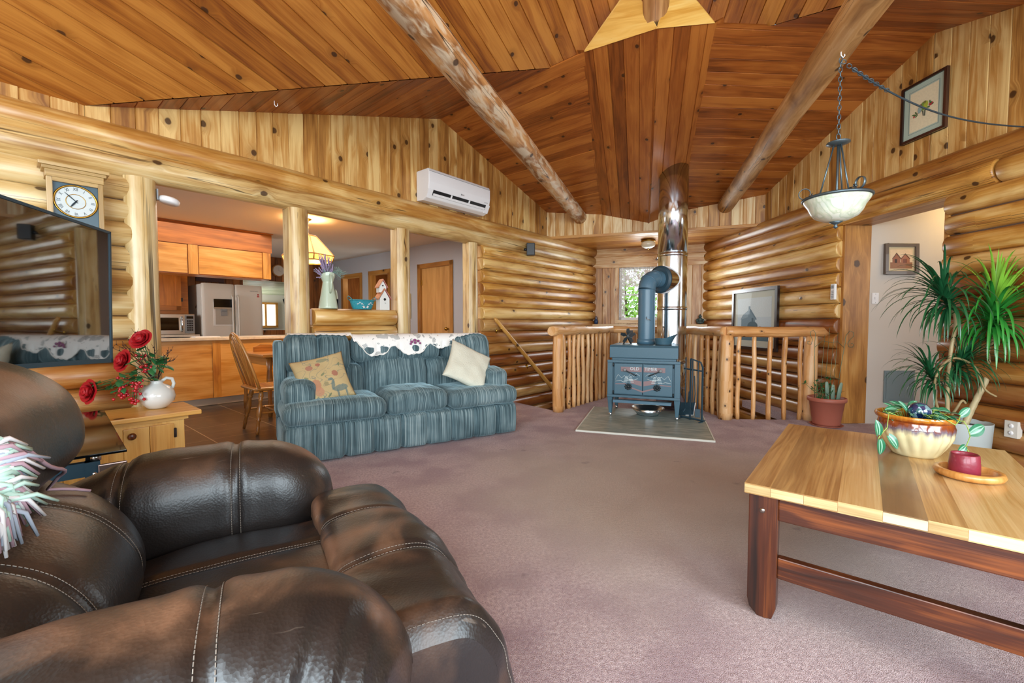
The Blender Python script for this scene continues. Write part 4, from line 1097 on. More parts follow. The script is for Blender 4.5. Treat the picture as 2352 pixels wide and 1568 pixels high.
# wall boards / frames on the right wall
RF = lambda q, z, n=-.105: frame(RW(q, n, z), -UR, NR)
def art_farm(t, iw, ih, y):
    artmesh(t, 'print', [(R_(-iw, -ih, iw, ih), '#b9c8cf'), (R_(-iw, -ih, iw, -ih * .38), '#4c6a78'), (R_(-iw, ih * .1, iw, ih), '#c6d2d4'),
        ([(-iw * .75, -ih * .4), (iw * .1, -ih * .5), (iw * .1, ih * .1), (-iw * .2, ih * .48), (-iw * .6, ih * .22), (-iw * .75, -ih * .02)], '#667f8c'),
        ([(-iw * .18, ih * .5), (iw * .2, ih * .0), (iw * .14, -ih * .04), (-iw * .2, ih * .38)], '#55707e'),
        (R_(-iw * .3, ih * .36, -iw * .2, ih * .62), '#55707e'),
        ([(-iw * .66, ih * .2), (-iw * .2, ih * .5), (-iw * .34, ih * .1), (-iw * .8, -ih * .02)], '#7c929d'),
        (R_(-iw * .1, -ih * .12, 0, ih * .06), '#33505e'), (EL(-iw * .05, -ih * .3, iw * .3, ih * .2), '#34505c'),
        (EL(iw * .55, -ih * .45, iw * .4, ih * .1), '#44555e'), (EL(iw * .4, -ih * .38, iw * .06, ih * .05), '#7e4a42'), (EL(iw * .65, -ih * .42, iw * .06, ih * .05), '#7e4a42')], y)
picture('framed_picture', 'large dark-framed blue print of an old farmhouse on the log wall behind the railing', RF(1.42, 1.15, -.10), 1.03, .86, .045, M['frame_dark'], .085, '#c3c8bb', art_farm, depth=.035)
def art_birds(t, iw, ih, y):
    gr, gr2, bl, yl, rd, dk_ = '#6f9440', '#4d6b38', '#8fa6a0', '#a8b23a', '#b0343c', '#22362e'
    sh = [(R_(-iw, -ih, iw, ih), '#e2d6b2')]
    s_ = iw
    sh += [([(-.62 * s_, -.28 * s_), (.6 * s_, -.02 * s_), (.62 * s_, .03 * s_), (-.62 * s_, -.22 * s_)], '#6a4a34')]
    for x, z, a in ((-.5, -.35, 40), (-.62, -.28, 10), (-.55, -.12, 120), (.5, .1, 60), (.6, .0, 10), (.45, .22, 100), (-.7, -.2, 160), (.35, -.1, -20)):
        sh.append((EL(x * s_, z * s_, .13 * s_, .05 * s_, 10, a), gr2 if x < .4 else '#3f6b3a'))
    for x, z in ((.52, .0), (.62, .08), (.44, .06), (-.66, -.36)): sh.append((EL(x * s_, z * s_, .07 * s_, .07 * s_, 8), rd))
    sh += [(EL(-.02 * s_, .12 * s_, .17 * s_, .30 * s_, 16, 6), gr), (EL(-.25 * s_, .0 * s_, .15 * s_, .27 * s_, 16, -8), bl), (EL(.17 * s_, .12 * s_, .16 * s_, .30 * s_, 16, -10), yl), (EL(-.18 * s_, .26 * s_, .1 * s_, .1 * s_), '#7a6b45'), (EL(.1 * s_, .36 * s_, .11 * s_, .1 * s_), '#7c7a3c'),
           ([(-.06 * s_, -.2 * s_), (.02 * s_, -.2 * s_), (.06 * s_, -.56 * s_), (.0, -.56 * s_)], dk_), ([(.1 * s_, -.18 * s_), (.18 * s_, -.16 * s_), (.16 * s_, -.6 * s_), (.1 * s_, -.6 * s_)], dk_)]
    artmesh(t, 'print', sh, y)
    artmesh(t, 'print_line', [(R_(-iw * 1.06, ih * 1.06, iw * 1.06, ih * 1.075), '#56636a'), (R_(-iw * 1.06, -ih * 1.075, iw * 1.06, -ih * 1.06), '#56636a'), (R_(-iw * 1.08, -ih * 1.075, -iw * 1.06, ih * 1.075), '#56636a'), (R_(iw * 1.06, -ih * 1.075, iw * 1.08, ih * 1.075), '#56636a')], y)
picture('framed_picture', 'framed print of a pair of colourful birds high on the boarded gable wall', RF(-.815, 2.985, -.02), .40, .50, .022, M['frame_dark'], .055, '#aebfae', art_birds, depth=.03)
# air conditioner remote on the wall
t = thingM('remote_control', 'white remote control hanging on the right log wall by the door timber', 'remote', RF(.02, 1.435, -.10))
mb = MB(); mb.box(-.026, .026, -.028, 0, -.085, .085); mb.build('body', M['white'], t, bevel=.004)
mb = MB(); mb.box(-.018, .018, -.030, -.027, .035, .07); mb.build('display', M['grey'], t)
mb = MB()
for i in range(3):
    for j in range(5): mb.box(-.017 + i * .013, -.009 + i * .013, -.030, -.027, -.07 + j * .018, -.060 + j * .018)
mb.build('keypad', M['grey'], t)
# power outlet low on the right wall
t = thingM('power_outlet', 'cream wall outlet low on the logs behind the white planter', 'outlet', RF(-1.62, .335, -.105))
mb = MB(); mb.box(-.04, .04, -.008, .03, -.06, .06); mb.build('plate', M['fridge'], t, bevel=.002)
for z in (-.025, .025):
    mb = MB(); mb.lathe([(0, .0), (.016, .0), (.016, .004), (0, .004)], 16, T=TR(0, -.007, z) @ RX(90)); mb.box(-.007, -.004, -.012, -.010, z - .005, z + .005); mb.box(.004, .007, -.012, -.010, z - .005, z + .005); mb.build('socket', M['white'], t)

# ================================================================ railing round the stairwell
rl = thing('stair_railing', 'peeled-pole railing round the stairwell behind the wood stove', 'railing')
def polepart(nm, a, b, r0, r1=None, n=12, rough=.1, m='rail', wig=.0, tone=0):
    mb = MB(); a = Vector(a); b = Vector(b); L = (b - a).length; sd = rng.uniform(0, 99); mb.rt(tone)
    k = max(4, int(L / .07)); t = (b - a).normalized(); s1 = t.orthogonal().normalized(); s2 = t.cross(s1)
    pth = []; rr = []
    for i in range(k + 1):
        f = i / k
        pth.append(a.lerp(b, f) + s1 * wig * noise.noise(Vector((f * L * 2.2, sd, 0))) + s2 * wig * noise.noise(Vector((f * L * 2.2, 0, sd))))
        bump_ = 1 + .18 * max(0, noise.noise(Vector((f * L * 7, sd, 3)))) * (1 if wig else .3)
        rr.append((r0 + ((r1 or r0) - r0) * f) * bump_)
    mb.tube(pth, [rr[0] * .92] + rr[1:-1] + [rr[-1] * .92], n, rough=rough, seed=sd)
    return mb.build(nm, M[m], rl)
zr = 1.0
def z_(p, z): return Vector((p.x, p.y, z))
polepart('post', z_(P1, 0), z_(P1, .96), .072, .066); polepart('post', z_(P2, 0), z_(P2, .96), .078, .070); polepart('post', z_(P3 + Vector((-.03, 0, 0)), 0), z_(P3 + Vector((-.03, 0, 0)), .95), .075, .066)
dq = (Q1 - P1).normalized()
polepart('top_rail', z_(P1 - dq * .16, zr), z_(Q1 + dq * .05, zr), .062, .052, wig=.01)
polepart('top_rail', z_(Q1, zr), z_(Q2, zr), .055, .05, wig=.01)
polepart('top_rail', z_(Q2 + Vector((0, .06, 0)), zr), z_(P2 + Vector((0, -.02, 0)), zr), .05, .062, wig=.01)
polepart('top_rail', z_(P2 + Vector((-.02, 0, 0)), zr - .002), z_(P3 + Vector((.16, 0, 0)), zr - .002), .062, .057, wig=.01)
def balus(a, b, n, off):
    for i in range(n):
        f = off + i * (1 - 2 * off) / max(1, n - 1)
        p = a.lerp(b, f); polepart('baluster', z_(p, 0), z_(p, .955), rng.uniform(.023, .028), rng.uniform(.022, .026), n=10, wig=.018, rough=.15, tone=0)
balus(P1, Q1, 11, .085); balus(Q1, Q2, 6, .12); balus(Q2, P2, 8, .09); balus(P2, P3, 5, .145)
# stub of cut rail and wall handrail
hr = thing('stair_handrail', 'slanting peeled pole handrail fixed to the stair wall right of the sofa', 'handrail')
ha, hb = LW(4.33, -.17, 1.16), LW(5.62, -.17, .11)
t_ = (hb - ha).normalized()
mb = MB(); mb.rt(); mb.tube([ha, ha.lerp(hb, .03), ha.lerp(hb, .5), hb, hb + t_ * .9], [.014, .026, .03, .03, .03], 12, rough=.08); mb.build('pole', M['handrail'], hr)
for f in (.1, .63):
    p = ha.lerp(hb, f); mb = MB(); mb.tube([p, p + Vector((0, 0, -.05)), p + N * .06 + Vector((0, 0, -.07)), p + N * .09 + Vector((0, 0, -.07))], .009, 8); mb.tube([p + N * .085 + Vector((0, 0, -.10)), p + N * .085 + Vector((0, 0, -.03))], .014, 8)
    mb.build('bracket', M['brass'], hr)
# stairs going down along the left wall, seen through the railing
st = thingM('stairs', 'carpeted stairs going down behind the railing, mostly hidden', 'stairs', frame(LW(4.62, 0, 0), U, -N))
for i in range(6):
    mb = MB(); mb.rt(); mb.box(.02 + i * .26, .30 + i * .26, .10, 1.12, -.19 * (i + 1) - .03, -.19 * (i + 1)); mb.box(.26 + i * .26 + .01, .28 + i * .26 + .01, .10, 1.12, -.19 * (i + 2), -.19 * (i + 1) - .03)
    mb.build('tread', M['carpet'], st)
mb = MB(); mb.box(-.4, 3.3, .0, 3.6, -1.25, -1.2, T=TR(0, 0, 0)); o = struct('floor_stairwell', mb, M['carpet']); o.matrix_world = frame(LW(4.5, 0, 0), U, -N)
mb = MB(frame(RW(0, -.13, 0), UR, NR)); mb.rt(); mb.prism([(.1, .07), (.1, -.12), (2.9, -1.15), (2.9, -.9)], .03, RX(90)); struct('trim_12', mb, mat('stringer', '#a8a29a', .6))
# wall faces of the well under the floor edge
mb = MB()
for a, b in ((WL, P1), (P1, Q1), (Q1, Q2), (Q2, P2), (P2, P3), (P3, P4)):
    rect(mb, [a + Vector((0, 0, -.16)), b + Vector((0, 0, -.16)), b + Vector((0, 0, -1.22)), a + Vector((0, 0, -1.22))])
struct('wall_stairwell', mb, M['hallwall'])

# ================================================================ mini split, speaker, ceiling light, figurines
t = thingM('air_conditioner', 'white wall-mounted air conditioner on the boarded wall above the logs', 'air conditioner', frame(LW(3.66, -.015, 2.68), U, N) @ Matrix.Scale(1.17, 4))
w_ = .86; hh = .295
prof = [(0, -.14), (-.10, -.145), (-.15, -.125), (-.185, -.06), (-.20, .02), (-.20, .12), (-.185, .15), (0, .15)]
mb = MB()
def ext(mb, pr, x0, x1, smooth=True):
    a = [mb.v((x0, p[0], p[1])) for p in pr]; b = [mb.v((x1, p[0], p[1])) for p in pr]; n_ = len(pr)
    mb.f(a); mb.f(b[::-1])
    for i in range(n_):
        j = (i + 1) % n_; mb.f((a[j], a[i], b[i], b[j]), None, False)
ext(mb, prof, -w_ / 2, w_ / 2); mb.build('housing', M['white'], t, bevel=.010)
mb = MB(); e_a, e_b = Vector((0, -.1895, -.052)), Vector((0, -.151, -.128))
nn = Vector((0, -(e_b.z - e_a.z) * -1, 0))
def slotbox(x0, x1, f0, f1, off, off2):
    mb = MB(); d = (e_b - e_a); nr_ = Vector((0, -abs(d.z), -abs(d.y))).normalized()
    pa, pb = e_a + d * f0, e_a + d * f1
    P = [Vector((x, 0, 0)) + p + nr_ * o_ for x in (x0, x1) for p in (pa, pb) for o_ in (off2, off)]
    I = [mb.v(p) for p in P]
    for q in ((0, 1, 3, 2), (4, 6, 7, 5), (0, 4, 5, 1), (2, 3, 7, 6), (0, 2, 6, 4), (1, 5, 7, 3)): mb.f([I[k] for k in q])
    return mb
slotbox(-.37, .37, -.02, .62, -.03, .0015).build('outlet', M['black'], t)
slotbox(-.36, .36, .34, .60, -.01, .008).build('vane', M['white'], t)
for x in (-.13, .12): slotbox(x - .01, x + .01, .0, .5, -.01, .004).build('divider', M['white'], t)
slotbox(-.43, -.37, -.05, 1, -.01, .002).build('end_cheek', M['white'], t); slotbox(.37, .43, -.05, 1, -.01, .002).build('end_cheek', M['white'], t)
mb = MB(); mb.box(-w_ / 2 + .004, w_ / 2 - .004, -.2035, -.199, .118, .121); mb.build('seam', M['grey'], t)
mb = MB(); mb.text('LG', .022, TR(.02, -.2015, -.02) @ RX(90), .0006); mb.lathe([(0, 0), (.008, 0), (.008, .001), (0, .001)], 14, T=TR(-.005, -.2005, -.02) @ RX(90)); mb.build('logo', M['grey'], t)
mb = MB(); mb.text('INVERTER', .012, TR(.36, -.2015, -.03) @ RX(90), .0004); mb.build('lettering', M['grey'], t)

t = thingM('wall_speaker', 'small black speaker fixed high on the log wall between the posts and window', 'speaker', frame(LW(5.12, -.17, 2.19), U, N) @ RZ(38))
mb = MB(); mb.box(-.055, .055, -.06, .06, -.09, .09); mb.build('cabinet', M['black'], t, bevel=.008)
mb = MB(); mb.box(-.048, .048, -.064, -.058, -.082, .082); mb.build('grille', M['dark'], t)
mb = MB(); mb.tube([(0, .05, 0), (-.0, .10, 0)], .018, 10); mb.build('bracket', M['black'], t)

t = thing('ceiling_light', 'small round glass ceiling light with a brass rim on the alcove soffit', 'ceiling light', (2.24, 7.22, 2.46))
mb = MB(); mb.lathe([(0, 0), (.10, 0), (.12, -.02), (.11, -.035), (.0, -.035)], 28); mb.build('base', M['brass'], t)
mb = MB(); mb.lathe([(.10, -.035), (.115, -.07), (.10, -.11), (.05, -.135), (0, -.14)], 28); mb.build('glass_bowl', mat('opal', '#e4e0cc', .25, coat=.4), t)
mb = MB(); mb.ball((0, 0, -.145), .012); mb.build('finial', M['brass'], t)

# figurines on the alcove ledge
t = thingM('penguin_figurine', 'small dark blue and white bird figurine on the left end of the window ledge', 'figurine', frame(AW(.10, -.11, 1.076), BP, BD) @ RZ(-30))
mb = MB(); mb.lathe([(0, 0), (.028, .0), (.036, .03), (.033, .065), (.022, .09), (.022, .105), (.024, .12), (.016, .138), (0, .142)], 16); mb.build('body', mat('navy', '#22406a', .3), t)
mb = MB(); mb.ball((.0, -.014, .045), .022, .02, .036); mb.ball((.008, -.008, .115), .016, .018, .014); mb.build('breast', M['white'], t)
mb = MB(); mb.tube([(.018, -.02, .118), (.05, -.04, .112)], [.007, .001], 8); mb.build('beak', M['brass'], t)
t = thingM('seated_figurine', 'small grey-green seated figurine on the right end of the window ledge', 'figurine', frame(AW(1.88, -.10, 1.076), BP, BD))
M['jade'] = mat('jade', '#41585a', .4, var=.3, vscale=40)
mb = MB(); mb.ball((0, 0, .03), .062, .045, .03); mb.ball((0, 0, .075), .042, .034, .045); mb.ball((-.05, -.01, .06), .018, .02, .035); mb.ball((.05, -.01, .06), .018, .02, .035); mb.ball((0, 0, .135), .024, .024, .028); mb.ball((0, 0, .165), .011); mb.ball((-.022, 0, .133), .006, .006, .012); mb.ball((.022, 0, .133), .006, .006, .012)
mb.build('body', M['jade'], t)
for x in (.03, -.03):
    mb = MB(); mb.ball((x, -.045, .03), .018, .012, .012); mb.build('hand', M['jade'], t)
mb = MB(frame(AW(2.00, -.09, 1.076), BP, BD)); mb.lathe([(0, 0), (.03, 0), (.034, .02), (.02, .035), (0, .036)], 14); o = mb.build('stone_pebble', M['jade']); tag(o, 'little dark pebble beside the seated figurine on the window ledge', 'pebble')

# greenery outside the little window
M['outleaf'] = mat('outleaf', '#8fb84e', .7, var=.5, vscale=3); M['bark'] = mat('bark', '#5a4a3a', .9)
r8 = random.Random(2)
for tx, ty, hh_, w_t, lab in ((.45, 3.4, 3.0, 1.9, 'bright green bush outside the small window, left of the stove pipe'), (2.95, 3.8, 3.4, 1.9, 'bright green bush outside the small window, right of the stove pipe')):
    o_ = AW(tx, ty - 1.0, -.6); t = thing('garden_bush', lab, 'bush', o_)
    mb = MB(); mb.tube([(0, 0, 0), (.05, 0, hh_ * .5), (0, .05, hh_ * .9)], [.06, .04, .01], 8); mb.build('stem', M['bark'], t)
    mb = MB()
    for k in range(2600):
        a = r8.uniform(0, 2 * PI); rr_ = r8.random() ** .5; zz = r8.random()
        p = Vector((rr_ * math.cos(a) * w_t * .6, rr_ * math.sin(a) * .5, .3 + zz * hh_ * (1 - .35 * rr_))); d = Vector((r8.uniform(-1, 1), r8.uniform(-1, 1), r8.uniform(-.6, .8))).normalized() * r8.uniform(.07, .13); s_ = d.orthogonal().normalized() * .05
        mb.poly3([p, p + d * .5 + s_, p + d, p + d * .5 - s_])
    mb.build('foliage', M['outleaf'], t)
mb = MB(); rect(mb, [AW(-6, .6, -.7), AW(8, .6, -.7), AW(8, 12, -.4), AW(-6, 12, -.4)]); struct('ground', mb, mat('lawn', '#7f9a58', .9, var=.4, vscale=3))
# ================================================================ wood stove, flue, hearth
SW = Vector((1.480, 4.902, 0)); SX = Vector((.928, -.372, 0)).normalized(); SY = Vector((-SX.y, SX.x, 0))
HS = frame(SW, SX, SY)
def slate():
    m, nt, b = newmat('slate'); L = nt.links
    tc = N_(nt, 'TexCoord').outputs['Object']; mp = N_(nt, 'Mapping'); mp.inputs['Scale'].default_value = (1.4, 6, 1); mp.inputs['Rotation'].default_value = (0, 0, .5); L.new(tc, mp.inputs[0])
    n = N_(nt, 'TexNoise'); n.inputs['Scale'].default_value = 3; n.inputs['Detail'].default_value = 6; n.inputs['Distortion'].default_value = 1.2; L.new(mp.outputs[0], n.inputs['Vector'])
    L.new(ramp_(nt, n.outputs['Fac'], [(.25, srgb('#6f827f')), (.5, srgb('#94a19b')), (.75, srgb('#bcc0b6'))]), b.inputs['Base Color']); b.inputs['Roughness'].default_value = .35
    return m
M['slate'] = slate()
t = thingM('hearth_pad', 'grey marbled hearth slab under the wood stove', 'hearth', frame(Vector((.659, 4.379, 0)), (1.198, -.404, 0), (.404, 1.198, 0)))
mb = MB(); mb.box(.0, 1.27, 0, 1.30, .0, .014); mb.build('slab', M['slate'], t)
M['edging'] = mat('edging', '#d5d8cf', .5)
mb = MB(); mb.box(-.012, 1.282, -.012, .0, 0, .018); mb.box(-.012, 0, 0, 1.30, 0, .018); mb.box(1.27, 1.282, 0, 1.30, 0, .018); mb.build('edging', M['edging'], t)
sv = thingM('wood_stove', 'blue-grey iron wood stove with mountain relief doors and OLD TIMER lettering', 'stove', HS)
w2_ = .365; FZ = .014
mb = MB(); mb.box(-w2_ + .015, w2_ - .015, .02, .56, .245, .70); mb.build('body', M['iron'], sv, bevel=.006)
mb = MB(); mb.prism([(-.025, .70), (.58, .70), (.58, .845), (-.0, .845), (-.028, .82)], w2_ * 2 + .01, T=TR(-w2_ - .005, 0, 0) @ Matrix(((0, 0, 1, 0), (1, 0, 0, 0), (0, 1, 0, 0), (0, 0, 0, 1)))); mb.build('top', M['iron'], sv, bevel=.006)
mb = MB(); mb.box(-w2_ - .03, w2_ + .03, -.03, .05, .245, .272); mb.build('lower_rail', M['iron'], sv, bevel=.004)
mb = MB(); mb.box(-w2_ - .03, w2_ + .03, -.026, .04, .645, .672); mb.build('upper_rail', M['iron'], sv, bevel=.004)
for sx in (-1, 1):
    mb = MB(); mb.box(sx * w2_ - .03, sx * w2_ + .03, -.012, .03, .25, .67); mb.build('corner_post', M['iron'], sv, bevel=.004)
    for y in (.02, .50):
        mb = MB(); a = .034
        mb.poly3([(0, 0, 0)] * 0) if False else None
        P = [(sx * w2_ - a, y - .01, .25), (sx * w2_ + a * (1 if sx > 0 else .6), y - .01, .25), (sx * w2_ + a, y + .06, .25), (sx * w2_ - a, y + .06, .25)]
        Q = [(sx * w2_ - .016, y, .045), (sx * w2_ + .016, y, .045), (sx * w2_ + .016, y + .03, .045), (sx * w2_ - .016, y + .03, .045)]
        I = [mb.v(p) for p in P + Q]
        for q in ((0, 1, 5, 4), (1, 2, 6, 5), (2, 3, 7, 6), (3, 0, 4, 7), (0, 3, 2, 1), (4, 5, 6, 7)): mb.f([I[k] for k in q])
        lg = mb.build('leg', M['iron'], sv, bevel=.004)
        mb = MB(); mb.ball((sx * w2_, y + .015, FZ + .022), .022); mb.build('ball_foot', M['chrome'], lg)
M['relief_pink'] = mat('relief_pink', '#8d7477', .5); M['relief_white'] = mat('relief_white', '#c9d8dc', .5)
for sx in (-1, 1):
    mb = MB(); x0, x1 = (-.315, -.003) if sx < 0 else (.003, .315)
    mb.box(x0, x1, -.03, .02, .285, .635); dr_ = mb.build('door', M['iron'], sv, bevel=.005)
    mb = MB(); mb.box(min(sx * .01, sx * .24), max(sx * .01, sx * .24), -.036, -.03, .545, .60); mb.build('name_bar', M['relief_pink'], dr_, bevel=.002)
    mb = MB(); mb.text('OLD' if sx < 0 else 'TIMER', .050, TR(-.088 if sx < 0 else .088, -.037, .580) @ RX(90), .0015); mb.build('lettering', M['relief_white'], dr_)
    # mountains, trees, lodge in relief
    mb = MB(); r_ = .0028
    def ln(*p): mb.tube([(sx * a, -.033, b) for a, b in p], r_, 5)
    ln((.03, .50), (.07, .53), (.10, .49), (.13, .525), (.17, .47)); ln((.30, .45), (.27, .51), (.23, .47), (.20, .50), (.17, .47), (.13, .45)); ln((.30, .43), (.24, .44), (.2, .42)); ln((.05, .47), (.09, .455), (.15, .452))
    mb.build('mountain_relief', M['relief_white'], dr_)
    for i, cx in enumerate((.13, .175)):
        mb = MB()
        for k in range(5):
            ww = .012 + .006 * k; z = .495 - .016 * k; mb.box(sx * cx - ww, sx * cx + ww, -.037, -.03, z - .006, z)
        mb.build('tree_relief', M['relief_white'], dr_)
    mb = MB()
    def ply(pts): mb.prism([(sx * a, b) for a, b in (pts if sx > 0 else pts)], .004, T=TR(0, -.030, 0) @ RX(90))
    ply([(.01, .44), (.13, .46), (.13, .415), (.01, .385)]); ply([(.0, .315), (.12, .355), (.16, .345), (.16, .357), (.12, .37), (.0, .332)]); ply([(.18, .40), (.30, .395), (.30, .405), (.18, .412)])
    mb.build('lodge_relief', M['relief_pink'], dr_)
    mb = MB(); mb.tube([(sx * .19, -.035, .565), (sx * .19, -.060, .565), (sx * .165, -.062, .552), (sx * .09, -.058, .517), (sx * .065, -.05, .505)], .006, 8)
    h_ = mb.build('handle', M['castblack'], dr_)
    mb = MB(); mb.ball((sx * .192, -.064, .568), .018); mb.build('handle_ball', M['grey'], h_)
    mb = MB(); mb.lathe([(.014, .0), (.016, .012), (0, .014)], 14, T=TR(sx * .155, -.032, .375) @ RX(90)); 
    for k in range(8):
        a = 2 * PI * k / 8; mb.ball((sx * .155 + .028 * math.cos(a), -.040, .375 + .028 * math.sin(a)), .015, .006, .0105, 8, 6, )
    mb.build('air_dial', M['castblack'], dr_)
    for z in (.30, .62):
        mb = MB(); mb.tube([(sx * .325, -.03, z - .02), (sx * .325, -.03, z + .02)], .008, 8); mb.build('hinge', M['castblack'], dr_)
mb = MB(); mb.box(-.31, .31, -.15, .0, .205, .222); mb.box(-.31, .31, -.15, -.142, .205, .235); mb.build('ash_shelf', M['pipe'], sv, bevel=.003)
M['ashes'] = mat('ashes', '#c9c7be', .95, var=.4, vscale=40)
# stove pipe
CP = Vector((0.115, .30, 0))     # stove-local centre of the pipe
pipe_w = HS @ Vector((.02, .42, 0)); 
PX = Vector((1.632, 5.29, 0)); FX = Vector((2.035, 5.56, 0)); FR = .178
PR_ = .100
t = thing('stove_pipe', 'blue-grey stove pipe with an elbow joining the stove top to the chrome flue', 'stove pipe')
dF = (FX - PX).normalized(); zt = 1.62
mb = MB(); mb.tube([PX + Vector((0, 0, .845)), PX + Vector((0, 0, 1.50))], PR_, 32, cap=False); mb.build('pipe', M['pipe'], t)
mb = MB(); mb.tube([PX + Vector((0, 0, .845)), PX + Vector((0, 0, .905))], PR_ + .008, 32); mb.build('collar', M['pipe'], t)
mb = MB(); pth = []
for i in range(5):
    a = math.radians(i * 90 / 4); pth.append(PX + Vector((0, 0, 1.50)) + dF * (.135 * (1 - math.cos(a))) + Vector((0, 0, .135 * math.sin(a))))
seg = [pth[0]]
for a, b in zip(pth, pth[1:]): seg += [a.lerp(b, .5), b]
mb.tube(seg, PR_ + .003, 32, cap=False); 
for p, q in ((pth[0], Vector((0, 0, 1))), (pth[2], (dF + Vector((0, 0, 1))).normalized()), (pth[4], dF)):
    mb.tube([p - q * .006, p + q * .006], PR_ + .007, 32)
mb.build('elbow', M['pipe'], t)
hz = PX + Vector((0, 0, 1.635)) + dF * .135
mb = MB(); mb.tube([hz, hz + dF * .13], PR_ + .004, 32, cap=False); mb.build('reducer', M['pipe'], t)
mb = MB(); c0_ = hz + dF * .085
mb.tube([c0_, c0_ + dF * .012, c0_ + dF * .014, c0_ + dF * .035], [FR * .80, FR * .84, FR * .95, FR * .95], 40); mb.build('tee_cover', M['irondark'], t)
mb = MB(); s_ = PX + Vector((.04, -.10, 1.42))
mb.tube([PX + Vector((-.03, -.105, 1.17)), PX + Vector((-.05, -.15, 1.15)), PX + Vector((0, -.15, 1.13))], .004, 6); mb.build('damper_handle', M['steel'], t)
zc_ = 2.73
t = thing('chimney_flue', 'tall shiny chrome chimney flue rising behind the stove to the ceiling', 'chimney flue')
for i, (z0, z1) in enumerate(((0.018, .62), (.62, 1.28), (1.28, 1.95), (1.95, 3.05))):
    mb = MB(); mb.tube([FX + Vector((0, 0, z0 + .004)), FX + Vector((0, 0, z1 - .004))], FR, 48, cap=(i == 0 or i == 3)); mb.build('flue_section', M['chrome'], t)
for z in (.62, 1.28, 1.95):
    mb = MB(); mb.tube([FX + Vector((0, 0, z - .022)), FX + Vector((0, 0, z - .02)), FX + Vector((0, 0, z + .02)), FX + Vector((0, 0, z + .022))], [FR, FR + .006, FR + .006, FR], 48, cap=False)
    mb.tube([FX + Vector((0, 0, z - .004)), FX + Vector((0, 0, z + .004))], FR + .009, 48, cap=False); mb.build('locking_band', M['chrome'], t)
mb = MB(); mb.tube([FX - dF * .05 + Vector((0, 0, 1.635)), c0_ + dF * .02 + Vector((0, 0, 0))], FR * .93, 40, cap=False); mb.build('tee_stub', M['chrome'], t)
mb = MB(); ring = []
for k in range(41):
    a = 2 * PI * k / 40; sidev = Vector((-dF.y, dF.x, 0)); y_ = FR * .94 * math.cos(a); 
    ring.append(FX - dF * (math.sqrt(max(0, (FR + .004) ** 2 - y_ * y_))) + sidev * y_ + Vector((0, 0, 1.635 + FR * .94 * math.sin(a))))
mb.tube(ring[:-1], .007, 6, closed=True); mb.build('tee_weld', M['white'], t)

# heat-powered stove fan
t = thingM('stove_fan', 'small black heat-powered fan standing on the left of the stove top', 'fan', HS @ TR(-.20, .20, .846) @ RZ(14))
mb = MB(); mb.box(-.05, .05, -.03, .03, 0, .008); mb.tube([(-.045, 0, .004), (0, 0, .085)], .009, 4, smooth=False); mb.tube([(.045, 0, .004), (0, 0, .085)], .009, 4, smooth=False); mb.box(-.01, .055, -.02, .02, .07, .12); mb.build('base', M['castblack'], t)
mb = MB()
for i in range(6): mb.box(.0 + i * .011, .004 + i * .011, -.03, .035, .085, .165)
mb.box(-.005, .065, -.02, .02, .12, .128); mb.build('cooling_fins', M['black'], t)
mb = MB(); mb.tube([(0, -.06, .10), (0, 0, .10)], .012, 12)
for k in range(5):
    a = 2 * PI * k / 5 + .3; ca, sa = math.cos(a), math.sin(a)
    mb.poly3([(.012 * ca, -.055, .10 + .012 * sa), (.045 * ca - .022 * sa, -.050, .10 + .045 * sa + .022 * ca), (.085 * ca - .018 * sa, -.054, .10 + .085 * sa + .018 * ca), (.09 * ca + .012 * sa, -.066, .10 + .09 * sa - .012 * ca), (.045 * ca + .02 * sa, -.070, .10 + .045 * sa - .02 * ca)])
mb.build('blades', M['castblack'], t)
# coal scuttle / water pot on the stove top
t = thingM('coal_scuttle', 'blue-grey coal scuttle with a raised wire handle on the right of the stove top', 'scuttle', HS @ TR(.205, .22, .846) @ RZ(-6))
mb = MB()
def sc_fn(i, j):
    a = 2 * PI * i; r_b, r_t = .085, .10
    lip = max(0, math.cos(a)) ** 2
    r = r_b + (r_t - r_b) * j + lip * .055 * j ** 1.5; z = j * (.075 + lip * .055)
    return (r * math.cos(a), r * math.sin(a) * .95, z)
mb.grid(40, 8, sc_fn); mb.grid(40, 6, lambda i, j: (lambda p: (p[0] * .965, p[1] * .965, max(.004, p[2] - .002)))(sc_fn(i, 1 - j))); mb.lathe([(0, .001), (.086, .001)], 40)
mb.build('pot', M['iron'], t)
mb = MB(); mb.tube([(.088 * math.cos(2 * PI * k / 30), .085 * math.sin(2 * PI * k / 30), .003) for k in range(30)], .004, 6, closed=True); mb.build('base_ring', M['irondark'], t)
mb = MB(); mb.tube([(0, -.098, .07), (-.01, -.10, .12), (-.0, -.085, .175), (0, -.03, .205), (0, .03, .205), (0, .085, .175), (-.01, .10, .12), (0, .098, .07)], .003, 8); h_ = mb.build('bail_handle', M['steel'], t)
mb = MB(); mb.tube([(0, -.03, .205), (0, .03, .205)], .009, 10); mb.build('grip', M['castblack'], h_)
